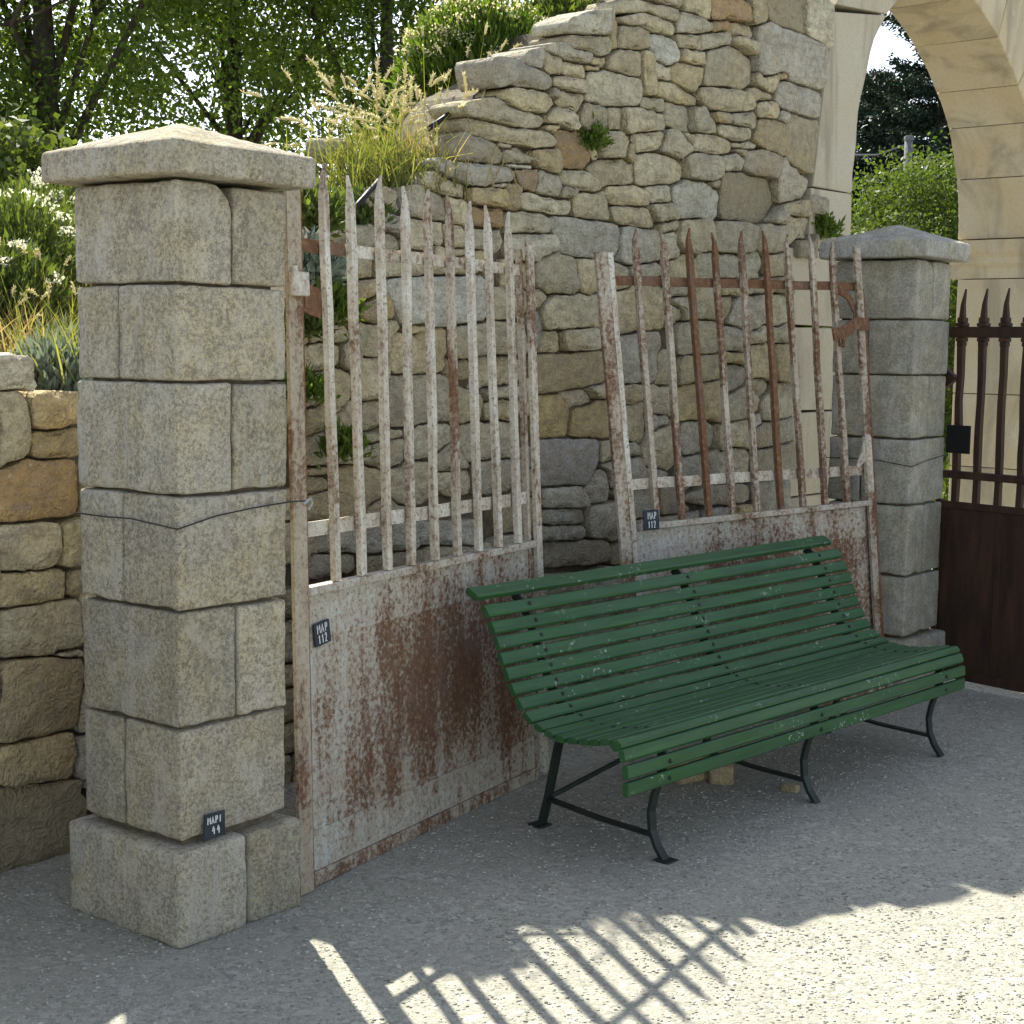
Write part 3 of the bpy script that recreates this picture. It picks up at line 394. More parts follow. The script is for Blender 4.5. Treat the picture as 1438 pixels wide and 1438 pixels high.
t 7230,2046 -3,25 -4,25 -17,17 -25,-4 -25,-6 -25,-2 -24,-4 -26,0 -25,-4 -25,-3 -20,-17 -5,-24 5,-25 19,-17 4,-25 25,-2 25,3 25,4 25,3 25,2 26,3 24,6 15,21
t 6418,1985 -8,20 -12,19 -12,19 -19,8 -22,2 -22,-1 -22,1 -21,3 -17,-7 -15,-15 -19,-8 -23,-1 -21,-4 -22,-3 -17,-9 4,-22 -1,-22 3,-22 16,-12 22,-1 20,-6 22,3 22,0 22,0 22,0 22,-2 21,-2 20,9 22,3 20,8 8,20
t 6802,1914 -1,23 -17,15 -23,5 -22,-4 -23,0 -23,0 -22,0 -23,-3 -23,0 -22,-4 -18,-15 -2,-21 2,-22 18,-12 24,-1 23,0 22,4 22,2 22,-5 21,-7 22,6 22,6 20,11
t 7030,1915 -6,21 -21,5 -22,-1 -21,-3 -22,0 -21,-4 -20,1 -19,11 -21,-3 -22,0 -20,-7 -1,-21 -5,-21 17,-10 22,2 22,2 22,1 19,5 21,2 21,0 22,0 22,2 22,3
t 6579,1842 0,24 -3,24 -3,24 -17,14 -24,1 -24,0 -24,0 -24,0 -24,0 -24,3 -23,-6 -24,-2 -19,-14 -2,-23 9,-22 1,-24 3,-23 5,-23 5,-24 18,-16 23,-4 24,2 24,3 24,-1 24,-1 24,2 24,-2 23,-5 8,21 -1,24 -3,24
t 6687,1813 10,17 11,14 9,16 -15,12 -18,-3 -20,0 -18,-2 -18,-2 -19,-1 -16,-7 -4,-16 1,-19 -1,-19 0,-19 0,-19 4,-19 8,-16 15,6 14,14 15,12 17,6 9,12 8,16
g 7062,1796 -3,31 -5,32 -22,23 -30,5 -32,-3 -32,-4 -31,-3 -31,1 -32,-2 -32,-3 -32,-1 -31,-6 -26,-19 -20,-25 -15,-28 -17,-27 -23,-20 17,-15 32,-4 32,-2 31,-7 31,-8 31,-8 28,-8 25,18 32,3 31,3 29,12 31,10 31,6 25,19
t 7272,1816 -4,21 -5,20 -16,13 -8,18 -17,9 -21,0 -20,0 -21,0 -21,-1 -21,1 -20,2 -13,-11 -8,-17 -12,-16 2,-21 3,-20 -1,-21 1,-20 -4,-20 16,-10 20,-4 20,0 21,-4 20,0 21,0 20,4 18,8 20,4 19,8 11,16 -2,21
t 6607,1663 -7,31 -10,30 -26,20 -31,3 -32,-1 -33,-2 -32,0 -32,0 -31,6 -27,-9 -32,-4 -32,-4 -32,-5 -26,-17 -7,-31 4,-32 2,-32 8,-31 29,-5 32,3 32,0 32,4 33,1 32,0 32,0 32,-1 32,2 32,2 33,0 29,8 1,32
g 6840,1658 -3,26 -22,13 -26,4 -24,8 -25,6 -25,5 -27,1 -26,1 -26,1 -22,-11 2,-26 2,-27 3,-26 9,-24 25,-6 26,0 26,1 26,-1 27,0 26,-4 26,1 24,9 7,24
t 7066,1680 -1,23 -15,16 -19,13 -22,1 -23,-2 -19,-9 -18,-8 -20,-6 -21,-3 -23,-1 -20,-9 -11,-19 0,-23 6,-19 22,0 23,5 22,2 23,2 22,0 22,-1 22,4 23,1 16,15
t 7311,1693 -4,26 -4,26 -20,14 -24,-10 -25,-9 -25,-6 -24,-9 -26,0 -26,4 -26,3 -26,-3 -11,-19 8,-25 6,-25 24,-10 24,-7 26,2 26,3 26,-1 26,0 26,0 26,5 19,18
t 6352,1808 -6,21 -3,21 -3,21 -19,-9 -19,-10 -22,0 -21,-4 -22,1 -21,-3 -22,-1 -14,-13 16,-12 21,-6 21,-7 19,-9 16,-11 0,-22 2,-21 22,0 22,-1 20,5 13,18 2,21
t 6263,1764 0,17 -11,12 -16,4 -15,4 -14,7 -15,4 -15,8 -17,0 -14,-8 0,-16 2,-16 2,-16 4,-14 3,-16 6,-14 11,-10 14,-6 17,1 10,12 12,11 9,10 17,1 10,9
t 6330,1883 4,19 -15,13 -21,2 -21,0 -21,-1 -20,0 -21,1 -20,-3 -19,-5 -21,-1 -1,-21 -8,-18 -12,-16 3,-21 19,1 18,10 19,9 21,3 20,0 19,4 21,0 21,3 18,8
t 7468,2245 13,18 -2,23 -9,18 -23,5 -22,1 -23,-5 -23,1 -21,-5 -23,0 -22,-1 -23,0 -23,1 -23,0 -22,-4 -4,-20 8,-22 1,-23 3,-22 0,-23 14,-18 19,-10 23,1 19,11 16,17 21,4 22,3 22,2 22,2 23,1 22,5 5,21
g 4351,2152 7,19 -4,18 -19,5 -20,2 -20,4 -20,0 -18,-4 -19,-7 -18,-8 -20,-6 -15,-13 -2,-20 6,-19 18,-10 20,4 20,-1 20,-1 18,-4 20,-2 21,-2 20,-4 12,10 -7,19
g 4607,2150 -4,27 -21,14 -27,6 -28,4 -26,4 -23,13 -26,5 -26,-5 -24,-13 -22,-16 -15,-24 -5,-27 6,-27 21,-13 27,-3 28,0 28,0 27,0 28,0 28,0 28,-1 27,2 2,26
t 4731,2135 -4,17 -1,17 -11,14 -17,2 -18,0 -18,-1 -18,1 -17,2 -14,-5 1,-18 0,-18 4,-16 0,-18 4,-17 15,-5 17,-2 18,-1 18,0 17,-3 15,-11 14,11 0,16 -2,18
g 4378,2065 -1,19 -16,9 -18,1 -18,3 -17,4 -19,1 -18,3 -19,3 -17,-4 -17,-9 -5,-17 4,-18 13,-14 15,-11 19,0 18,-3 19,0 18,-1 18,-3 16,-11 17,-6 7,16 2,19
t 4591,2035 -4,26 -8,23 -27,1 -26,0 -26,3 -26,0 -27,0 -26,0 -26,1 -9,-19 4,-26 -2,-26 -17,-20 14,-21 26,-1 27,-2 26,1 25,-3 15,20 20,10 26,-3 27,-4 18,14
t 4719,2039 -2,16 -10,12 -9,10 -15,4 -16,-1 -16,1 -16,0 -16,0 -16,1 -11,-6 2,-16 3,-15 2,-16 3,-15 4,-15 15,-4 16,0 16,-1 16,2 16,-1 15,2 8,13 9,13
t 4358,1998 -20,19 -26,8 -28,1 -28,-1 -25,7 -18,18 -24,3 -27,-4 -26,-5 -28,-5 -22,-15 -3,-26 11,-25 23,-15 28,-2 27,3 28,0 27,0 27,0 28,0 28,-1 27,3 25,11
t 4699,1968 -8,20 -29,-2 -28,0 -28,-1 -20,4 -28,2 -28,2 -19,-19 1,-25 27,-6 28,1 28,-1 28,0 21,15 28,2
g 4103,1946 -8,14 -16,11 -20,2 -19,0 -20,0 -17,4 -20,0 -19,0 -20,4 -18,-8 -8,-17 2,-19 6,-18 8,-18 16,-2 17,11 17,10 17,3 19,0 19,0 19,3 20,1 19,2
t 4203,1882 2,28 -9,27 -22,12 -28,0 -26,-9 -21,-19 -27,-5 -27,1 -27,-4 -29,0 -22,-15 -19,-20 -3,-28 4,-28 26,-3 28,5 27,7 27,8 27,5 26,3 26,3 28,4 28,4
t 4487,1910 3,29 -23,14 -29,1 -29,3 -29,0 -28,-5 -29,1 -30,0 -29,1 -29,-3 -25,-14 2,-29 -1,-29 11,-22 29,1 29,4 29,2 29,4 27,3 29,0 30,4 29,1 28,8
t 4773,1906 -25,4 -26,3 -26,0 -26,1 -25,1 -17,15 -24,3 -25,0 -26,1 -25,3 -26,-2 -6,-24 11,-22 25,-6 26,-1 25,3 25,3 24,-1 24,4 26,-1 25,2 26,2 26,2
y 4226,1810 1,19 -8,16 -16,7 -19,-3 -17,-4 -18,-1 -17,-3 -18,0 -16,-4 -19,-3 -18,-2 1,-12 16,-11 16,-9 7,-16 8,-16 8,-15 16,9 16,8 17,5 17,6 16,6 16,10
y 4293,1737 -6,19 -9,17 -14,13 -15,14 -17,4 -12,-16 -18,-8 -16,-7 -18,-6 -19,-7 -15,-11 -13,-15 1,-20 13,-15 17,-8 21,0 19,-4 20,0 17,8 19,4 20,4 19,4 12,11
p 4856,1784 2,46 -14,39 -41,18 -47,-1 -46,-2 -46,-3 -46,-3 -47,-2 -45,-4 -45,2 -45,-6 -46,-5 -47,-2 -46,-4 -45,-10 3,-39 31,-35 19,-42 22,-40 41,-12 46,8 46,4 45,-12 46,2 45,2 45,5 46,7 46,3 46,6 46,6 32,28
g 4106,1746 -7,20 -10,19 -14,15 -17,14 -18,11 -21,-5 -22,-4 -21,-5 -18,-12 3,-21 0,-22 10,-17 15,-16 7,-19 11,-16 21,-5 21,-3 20,-7 17,-14 18,5 2,22 9,19 -1,21
t 4303,1630 13,23 11,22 -16,20 -26,2 -26,-4 -25,-9 -25,-3 -26,0 -27,1 -25,8 -18,-9 2,-25 13,-22 2,-26 -1,-27 16,-18 27,0 26,0 26,0 26,4 27,3 24,8 2,25
y 4481,1666 -6,12 -15,3 -14,0 -14,-1 -14,1 -12,-1 -13,-5 -10,-11 6,-12 15,-1 14,0 14,1 11,1 13,2 14,3
t 4631,1581 0,29 -1,29 -4,28 -25,10 -29,-3 -29,0 -29,-5 -26,-8 -24,-12 -27,-6 -29,3 -28,4 -28,7 -26,-9 -13,-24 0,-29 5,-28 3,-28 4,-29 19,-14 29,1 29,-2 30,0 29,0 28,0 29,4 29,0 28,4 28,5 20,18 -4,28
t 5094,1634 -6,34 -23,25 -32,13 -35,6 -35,-3 -35,0 -35,-1 -34,1 -33,-8 -34,-5 -35,-3 -35,-4 -35,-3 -34,-7 -15,-29 0,-35 6,-34 21,-26 35,1 35,3 35,5 34,4 35,3 34,4 35,1 35,-1 35,0 35,-1 36,-2 35,1 14,26
t 4027,1558 0,22 -5,20 -21,5 -22,1 -22,3 -20,2 -20,-7 -21,-3 -21,-4 -22,-4 -15,-12 -1,-22 5,-21 5,-21 15,-14 22,4 21,2 22,2 22,1 21,3 20,5 21,5 13,12
t 4122,1573 -1,16 -3,15 2,16 -1,16 -13,10 -15,1 -11,-12 -9,-13 -11,-9 -14,-8 -9,-10 1,-16 0,-16 -1,-16 4,-15 9,-11 15,-8 14,-7 16,2 11,12 8,12 8,12 5,15
t 4311,1481 4,20 -1,21 -3,20 -4,19 -20,1 -20,-2 -20,-4 -21,1 -20,-4 -20,2 -20,1 -21,0 -12,-14 -8,-19 -15,-14 -5,-20 1,-21 4,-20 2,-20 11,-15 15,-14 20,-4 21,0 20,4 20,1 21,0 20,2 16,9 6,20 5,20 8,18
g 4643,1392 1,33 -5,31 -17,27 -28,10 -33,0 -32,-4 -33,-1 -33,0 -32,0 -33,0 -33,1 -32,-2 -25,-20 -14,-28 -9,-32 -4,-32 8,-32 0,-32 20,-18 33,-2 33,0 32,4 32,4 32,4 32,2 33,2 33,0 32,0 33,1 21,20 -8,32
t 4094,1433 -3,23 -4,22 -10,19 -20,10 -21,8 -23,2 -22,-6 -23,-4 -21,-6 1,-22 5,-22 1,-23 -1,-23 8,-21 6,-23 5,-22 17,-9 21,9 21,8 20,8 16,18 17,14 15,18
b 3938,1476 -3,16 -6,13 -17,-4 -17,0 -14,-4 -16,-1 -16,-7 -1,-15 1,-17 11,-11 17,4 17,1 13,4 15,4 17,2
b 3942,1415 1,18 -2,19 -18,-4 -18,-3 -17,-3 -19,-2 -16,-5 -4,-17 0,-19 0,-19 16,-3 18,4 18,2 15,7 14,12
b 3970,1329 -8,17 -3,18 -4,17 -6,18 -15,-5 -13,-14 -18,-4 -17,-4 -18,-3 -11,-10 0,-18 1,-19 -10,-15 -14,-14 1,-15 17,-6 19,1 17,6 18,6 18,4 16,6 17,4 13,11
t 4281,1328 -5,23 -4,23 -10,17 -23,2 -23,-3 -23,-1 -23,-1 -22,-4 -21,10 -21,9 -18,-14 -15,-17 -17,-15 -21,-11 -21,-9 -19,-14 -12,-18 12,-19 20,-11 23,-4 23,-3 23,-1 22,-3 21,0 19,11 22,4 23,0 22,3 23,2 22,8 18,14
t 4368,1261 -5,17 -21,3 -22,1 -21,3 -21,3 -20,-3 -16,-8 -19,-4 -21,0 -22,-3 -22,-2 -20,-8 1,-20 19,-6 22,3 22,1 22,1 20,4 20,0 19,4 22,0 22,3 21,3
t 4141,1217 -13,21 -18,15 -25,5 -24,3 -25,1 -23,3 -21,10 -20,15 -23,-3 -24,-6 -23,-7 -24,-7 -25,-2 -23,-5 -5,-23 1,-25 1,-24 19,-16 24,-5 24,0 25,0 25,0 22,-7 20,-9 19,13 24,-1 25,0 25,0 24,0 23,9 11,21
t 4379,1189 -2,26 -2,26 -23,4 -26,-4 -26,-3 -27,-1 -24,-5 -26,1 -27,-3 -26,-1 -18,-15 -8,-25 2,-23 23,-11 27,-4 26,-4 23,-7 18,-15 24,10 25,4 26,4 27,3 17,17
t 4659,1236 -1,23 -5,22 -16,14 -22,3 -23,-1 -23,0 -23,0 -23,0 -23,0 -21,-5 -23,1 -22,-4 -23,-2 -22,-4 -8,-18 3,-23 1,-23 3,-22 4,-22 20,-8 23,-3 22,-1 23,1 23,0 19,3 19,11 20,9 21,8 19,12 22,8 22,6
t 4843,1368 -1,23 -17,19 -24,4 -25,3 -18,13 -24,5 -23,5 -25,5 -24,-2 -12,-20 4,-24 3,-25 1,-24 5,-24 10,-20 22,-10 24,3 25,4 24,0 24,4 25,1 21,11 5,24
g 4714,1154 -6,21 -14,16 -15,16 -16,11 -21,-6 -21,-6 -19,-9 -20,-9 -20,-9 -20,-9 -15,-17 10,-20 12,-17 21,-6 22,1 22,1 20,-6 19,5 22,0 22,3 22,-2 20,8 -9,18
g 5043,1222 -1,31 -9,28 -30,8 -30,5 -30,4 -30,-1 -30,-4 -30,-1 -29,8 -30,-2 -30,-3 -30,-3 -31,-2 -30,-3 -7,-26 6,-30 17,-24 22,-21 13,-28 22,-21 27,0 29,10 30,-4 30,1 30,3 31,0 30,0 30,-2 31,-1 9,24 12,27
t 4546,1068 -7,23 -5,24 -11,22 -18,14 -25,1 -24,1 -24,3 -24,1 -22,-8 -19,-12 -24,-4 -24,-1 -24,-3 -20,-12 -4,-24 5,-23 7,-24 13,-20 19,-15 18,-16 24,-1 24,-4 21,-11 23,-3 23,6 23,5 24,4 24,6 24,6 14,18 -8,23
b 4266,1066 -3,25 -9,24 -18,18 -24,8 -26,3 -25,4 -23,9 -24,-2 -25,-2 -26,0 -25,0 -26,0 -21,-13 -4,-25 -1,-26 7,-24 12,-23 8,-23 4,-25 5,-24 23,-6 23,-8 24,-8 25,3 18,17 14,22 18,16 24,8 25,7 24,8 21,14
b 3972,1142 -15,12 -20,4 -19,-1 -19,0 -20,0 -20,0 -19,-8 5,-10 17,-8 20,-1 20,1 19,0 19,-1 20,-5 19,0
b 3976,1094 -14,16 -17,11 -23,0 -22,0 -21,4 -22,0 -18,-13 0,-14 7,-21 14,-16 22,2 22,0 20,4 22,1 21,7
t 4774,1056 1,25 -13,21 -24,4 -26,-2 -25,0 -23,-4 -25,0 -25,2 -26,0 -25,2 -15,-12 6,-25 7,-24 19,-16 24,-9 24,-7 22,-7 22,-9 23,4 25,0 25,4 24,4 6,24
g 5103,1075 -4,26 -9,24 -24,8 -27,0 -26,2 -26,3 -26,-1 -26,-1 -27,0 -26,1 -26,1 -27,-1 -26,0 -23,-10 -6,-24 10,-24 0,-26 -3,-26 11,-21 26,-3 27,0 26,0 26,0 26,1 26,0 26,4 25,6 18,20 23,9 26,3 26,6
b 4006,1009 -7,19 -6,18 -8,19 -16,1 -18,-6 -19,-2 -20,-2 -19,0 -19,-3 -18,-8 -7,-16 1,-20 0,-20 12,-16 15,-10 21,-1 19,0 20,-3 20,0 20,0 20,1 14,9 -4,20
g 4388,971 -21,14 -26,3 -22,8 -20,13 -21,12 -24,3 -23,-8 -24,-7 -24,-7 -22,-12 -13,-21 -8,-24 23,-7 26,0 25,1 26,0 24,1 25,-1 25,0 26,-1 25,-2 25,2 16,16
g 4139,877 -4,26 3,27 -20,11 -27,-2 -23,-12 -21,-15 -27,1 -27,0 -27,0 -27,-3 -26,-6 -2,-25 4,-27 20,-13 27,0 26,-4 27,0 26,-3 27,-1 26,-3 26,-8 24,4 -1,27
g 4439,872 -8,22 -6,24 -20,11 -25,0 -24,0 -24,1 -25,-1 -23,0 -25,1 -24,-1 -24,0 -25,1 -24,1 -15,-16 -2,-24 4,-23 3,-24 7,-23 21,-8 24,1 25,1 24,1 24,-1 24,1 25,0 24,-2 24,1 25,-1 24,1 21,9 -1,24
g 4824,858 -7,27 -23,16 -28,1 -29,1 -28,2 -28,-1 -29,0 -27,5 -28,1 -28,0 -28,3 -28,0 -29,2 -28,-2 -13,-21 6,-28 5,-27 21,-14 28,-3 28,-2 28,-3 28,-3 28,-1 27,-3 28,-1 28,-4 29,-3 28,-2 28,-2 20,13 15,23
g 4119,786 -4,27 -26,8 -27,1 -27,4 -27,-1 -25,3 -27,0 -27,5 -27,3 -28,0 -6,-21 -12,-25 4,-26 19,-17 27,-4 28,-1 27,1 27,1 27,-1 25,4 28,0 27,0 23,13
p 5751,2085 5,37 -11,31 -36,8 -38,1 -37,-1 -38,0 -37,-1 -38,0 -36,5 -37,1 -37,1 -37,-1 -38,-1 -38,-1 -27,-17 15,-34 23,-29 20,-29 6,-37 36,-9 37,-3 38,-3 37,-3 37,-1 37,1 38,-3 34,-15 33,12 35,9 34,12 15,33
p 5316,2026 2,24 -10,22 -21,13 -25,-2 -24,-1 -25,-1 -25,-5 -25,1 -24,-1 -23,-4 -25,1 -24,0 -25,-3 -25,-1 -17,-17 -12,-20 1,-25 6,-24 16,-18 24,-4 25,2 25,0 25,0 24,4 24,0 23,3 19,15 23,7 24,7 23,9 24,7
t 5463,1918 -7,24 -8,24 -8,24 -23,8 -25,1 -25,2 -24,1 -23,9 -24,-5 -24,-8 -24,-6 -24,-8 -23,-10 -19,-17 -4,-24 -1,-25 11,-23 12,-21 24,-8 23,-10 22,-11 25,1 24,4 25,-1 25,1 25,-2 26,1 24,4 24,8 12,20 -7,24
t 5632,1921 -7,22 -6,23 -15,17 -21,11 -24,-1 -24,0 -24,1 -24,-2 -23,-1 -9,-18 7,-23 8,-22 7,-22 8,-23 3,-23 14,-13 23,-3 24,-1 24,-4 20,11 23,8 15,17 7,23
t 5647,1760 -4,35 -5,34 -23,19 -33,-9 -35,-5 -34,3 -33,6 -33,-8 -34,-6 -34,1 -35,-1 -35,0 -30,-12 -28,-20 -30,-17 -14,-27 14,-32 14,-31 32,-8 34,2 35,3 33,-4 34,5 34,2 33,4 35,1 34,4 35,1 34,-3 34,0 10,29
t 5167,1901 1,27 0,25 -25,5 -27,-1 -27,0 -25,-5 -26,1 -27,2 -24,12 -24,-6 -6,-26 5,-26 3,-26 4,-25 21,-16 26,-3 27,2 26,1 26,1 26,4 27,1 25,11 8,20
t 5214,1790 27,12 20,20 -22,18 -28,10 -30,2 -28,-8 -30,-6 -29,-1 -29,-3 -30,-2 -27,-3 -28,9 -26,14 -29,-2 -30,-2 -24,-15 -5,-29 0,-30 3,-29 10,-26 29,-4 29,0 30,4 29,0 29,4 26,13 27,8 29,4 25,14 29,5 29,6
g 5224,1674 0,18 -9,18 -7,17 -9,18 -13,12 -20,1 -20,-1 -18,-8 -11,-16 4,-19 1,-20 4,-19 3,-18 2,-19 2,-20 4,-19 14,-11 18,-4 19,6 18,8 8,18 5,19 0,20
t 5358,1627 -2,18 -4,18 -14,12 -18,2 -18,-1 -17,-4 -18,1 -19,0 -17,-5 -2,-19 -3,-17 -4,-18 -8,-17 3,-14 19,0 19,0 18,1 19,-2 19,2 18,-1 18,3 17,6 -1,17
t 5650,1641 -9,28 -22,20 -27,8 -30,-4 -29,-4 -29,-1 -28,-3 -29,-2 -29,-1 -29,-4 -26,-10 3,-29 6,-28 16,-20 30,0 29,0 29,3 29,2 29,-1 29,4 29,0 30,1 25,13
y 5686,1505 -9,40 -13,39 -38,9 -42,-3 -41,-1 -41,-4 -41,0 -41,-5 -41,0 -41,-4 -41,2 -41,-1 -41,0 -41,-4 -30,-23 0,-41 22,-34 4,-41 24,-25 41,-1 41,3 41,3 42,1 39,8 41,5 40,3 41,1 40,9 41,4 41,7 38,15
t 5101,1503 -4,26 -14,22 -24,13 -27,1 -27,0 -27,0 -27,-1 -27,0 -26,5 -27,-3 -27,-1 -27,-4 -27,-2 -13,-20 4,-26 2,-27 -7,-25 -10,-23 21,-14 27,-2 25,9 25,11 27,1 26,0 27,5 27,-1 25,4 27,0 27,3 27,4 16,19
t 4984,1413 -8,20 -19,7 -22,-3 -21,-1 -19,-3 -22,0 -22,-2 -12,-18 15,-16 13,-14 22,4 20,4 22,0 19,4 22,4
t 5087,1418 0,19 -9,12 -17,-4 -18,0 -17,0 -18,-3 -16,-5 -2,-17 -1,-17 11,-12 18,0 19,-1 18,1 19,0 13,8
g 6090,2072 -8,29 -9,28 -17,23 -26,3 -29,-5 -29,-2 -29,4 -29,1 -30,-1 -29,1 -30,0 -29,0 -26,-8 -5,-29 -5,-29 -3,-29 -5,-29 -12,-26 25,-10 29,-6 29,-3 29,3 29,4 29,4 28,4 29,4 28,4 30,3 29,4 28,7 12,22
t 6232,2086 -13,16 0,22 -4,21 -14,11 -21,-3 -21,-5 -20,-3 -21,-4 -21,-3 -11,-18 7,-21 4,-21 4,-20 4,-21 5,-18 21,-2 19,10 22,1 20,3 22,2 21,5 15,15 -3,18
t 5834,1929 -9,21 -7,21 -21,6 -22,4 -22,4 -22,4 -22,4 -22,3 -20,-11 -9,-19 5,-22 6,-22 9,-21 7,-21 21,-9 21,-8 22,4 22,4 21,4 22,4 23,2 19,13 -5,20
g 6062,1955 -15,17 -17,15 -19,13 -22,-3 -22,-5 -21,-3 -22,0 -22,-3 -22,-5 -22,-2 -23,-2 -2,-20 7,-20 19,-14 19,-11 22,3 23,0 21,3 22,0 23,2 16,16 21,6 22,2
t 6134,1785 -6,38 -11,36 -22,30 -34,9 -38,-5 -33,16 -38,0 -38,-3 -38,-2 -25,-28 -37,-7 -38,-5 -37,-6 -37,-5 -10,-31 6,-37 7,-37 7,-38 11,-36 35,-10 38,3 37,8 38,5 37,6 38,3 37,2 38,3 38,0 38,1 34,16 7,37
g 6062,1564 15,30 9,31 -4,34 -18,25 -34,1 -34,-1 -34,-3 -34,-1 -33,-7 -33,-3 -34,-6 -33,-4 -34,-5 -31,-11 -4,-31 6,-34 5,-33 4,-34 5,-34 19,-24 31,-8 34,1 34,0 34,0 34,4 34,0 30,-13 32,10 27,17 11,31 1,34
t 6199,1518 0,23 -4,23 -2,23 -15,16 -22,2 -23,-2 -22,-3 -20,-8 -15,-17 -4,-20 2,-23 3,-23 0,-22 -11,-21 -2,-19 21,-8 23,0 22,1 23,0 23,0 19,12 4,21 0,23
t 5705,1416 1,16 0,17 -13,6 -16,-5 -16,-5 -16,-2 -16,-3 -16,0 -16,-3 -17,-2 -16,-2 -15,-6 13,-10 14,-9 14,-8 11,-11 15,-7 16,1 17,0 16,0 17,0 16,4 8,12
t 5990,1397 -1,25 -20,18 -26,1 -26,0 -26,0 -25,-5 -25,1 -26,0 -26,0 -26,0 -16,-12 3,-26 4,-26 2,-25 24,-2 25,5 26,0 26,1 26,-1 24,4 25,6 25,5 25,7
t 6025,2200 -25,22 -24,23 -32,4 -33,-3 -33,-1 -33,-3 -33,-1 -33,-1 -33,-3 -33,0 -27,-11 11,-30 16,-25 33,-7 33,-5 33,0 33,0 33,0 32,1 34,-2 33,0 33,1 28,14
t 6214,2239 -4,22 -18,13 -21,7 -23,0 -23,0 -21,-5 -22,-1 -22,-2 -22,-4 -23,-2 -23,-4 0,-18 17,-16 16,-17 16,-16 18,-8 22,7 22,5 21,4 22,2 22,3 23,2 22,8
t 6214,2176 7,22 -20,9 -25,-5 -23,-5 -20,-4 -23,-3 -24,-3 -22,-8 -1,-22 17,-16 23,9 25,2 22,3 22,4 24,4
t 6212,1365 -5,27 -7,26 -25,11 -28,-1 -28,0 -28,1 -27,4 -24,11 -27,-9 -12,-22 0,-28 9,-27 2,-27 8,-27 28,3 27,-3 27,-3 28,-2 28,0 25,-11 26,-4 10,25 -3,28
y 5439,1305 -5,25 -12,22 -20,16 -18,17 -20,17 -24,4 -25,-1 -26,-1 -25,-4 -25,-1 -25,-2 -25,-6 -6,-22 4,-25 2,-26 -13,-20 -5,-24 3,-26 12,-20 24,-9 26,-1 24,-2 26,-1 25,1 26,-1 26,0 25,0 26,0 19,13 4,26 2,25
g 5588,1387 -15,14 -18,10 -18,11 -20,2 -21,1 -18,-4 -20,-1 -20,-2 -21,-1 -21,-3 -20,-5 13,-16 15,-15 17,-12 15,-14 16,-8 21,3 20,4 20,1 20,2 20,4 21,2 18,10
y 5729,1282 -2,27 -4,26 -3,27 -16,17 -26,-6 -27,-1 -27,1 -22,-12 -25,-8 -26,-4 -27,-4 -26,-3 -27,-3 -24,-11 1,-26 2,-27 -5,-26 -2,-27 24,-8 27,-3 27,0 27,0 27,0 25,-4 27,-1 25,-7 27,0 28,0 26,4 2,25 -4,27
l 5622,1110 1,37 -1,36 -26,18 -37,0 -36,3 -37,1 -37,0 -35,3 -37,1 -36,1 -37,-1 -37,0 -36,0 -36,-6 6,-30 8,-35 3,-36 2,-37 5,-36 24,-21 37,-1 36,0 37,0 37,1 36,0 37,-3 36,-3 36,-2 33,16 19,31 21,29
t 5755,1145 -6,15 -5,16 -13,9 -16,4 -17,0 -17,0 -16,3 -18,1 -15,-6 -2,-16 3,-17 1,-17 -1,-17 -4,-17 12,-7 17,3 17,0 17,4 17,1 15,3 17,0 16,7 6,16
g 5704,982 2,22 -6,21 -10,19 -16,13 -22,4 -23,-1 -20,-4 -16,-15 -10,-20 -15,-15 -20,-11 -12,-14 17,-14 15,-17 9,-19 11,-19 21,-1 23,1 22,-1 23,1 21,4 4,21 1,23
g 5556,950 -18,18 -18,17 -23,9 -24,3 -25,0 -25,0 -25,1 -25,-1 -24,0 -25,0 -25,0 -25,0 -25,-1 -19,-10 4,-25 -1,-25 11,-18 25,-5 25,-2 25,0 25,0 23,-3 25,0 24,-1 24,-3 25,-1 25,-1 25,-2 25,0 24,5 2,23
t 6015,1263 -3,25 -7,24 -2,24 -6,24 -24,1 -24,-5 -25,-4 -24,-7 -25,0 -25,0 -25,0 -25,-1 -21,-13 -10,-22 4,-24 2,-25 3,-25 2,-25 3,-25 14,-16 22,10 25,5 25,-1 25,-1 25,-3 24,-4 22,-7 24,7 17,17 10,23 2,24
t 5955,1141 -6,14 -12,10 -13,8 -16,-1 -16,0 -16,0 -15,1 -16,0 -17,0 -11,-10 -11,-12 -4,-15 4,-15 13,-10 15,-4 16,0 16,0 14,4 16,0 16,0 16,4 16,0 11,9
g 6155,1018 -21,13 -25,7 -26,4 -26,3 -25,2 -26,2 -24,4 -20,8 -11,24 -14,21 -26,-2 -25,-3 -26,-2 -22,-7 1,-26 4,-25 2,-26 4,-25 7,-24 24,-7 25,0 26,1 26,-1 26,1 25,0 26,-1 26,0 26,0 26,1 21,14 18,19
g 6190,1267 -10,11 -16,8 -16,7 -17,-3 -15,1 -17,1 -16,1 -17,3 -17,3 -17,-2 -11,-12 5,-16 3,-16 1,-18 16,-5 17,-1 16,7 16,3 14,4 17,3 17,2 17,4 17,4
t 6263,1140 -6,28 -3,28 -3,28 -6,27 -22,17 -26,-9 -25,-13 -27,-6 -27,-7 -28,-5 -27,-8 -28,0 -15,-21 -15,-24 -25,-12 -19,-19 2,-28 2,-28 9,-24 28,-5 28,-3 28,-4 28,-3 27,-5 28,-5 25,-11 25,14 26,11 23,16 22,16 3,27
t 5086,1342 1,27 -16,16 -27,0 -26,-4 -26,1 -24,8 -25,-5 -25,-2 -26,-4 -27,-2 -15,-18 -1,-27 -1,-25 25,-4 26,0 26,1 26,3 25,-3 24,-5 26,-6 26,-6 4,23 18,13
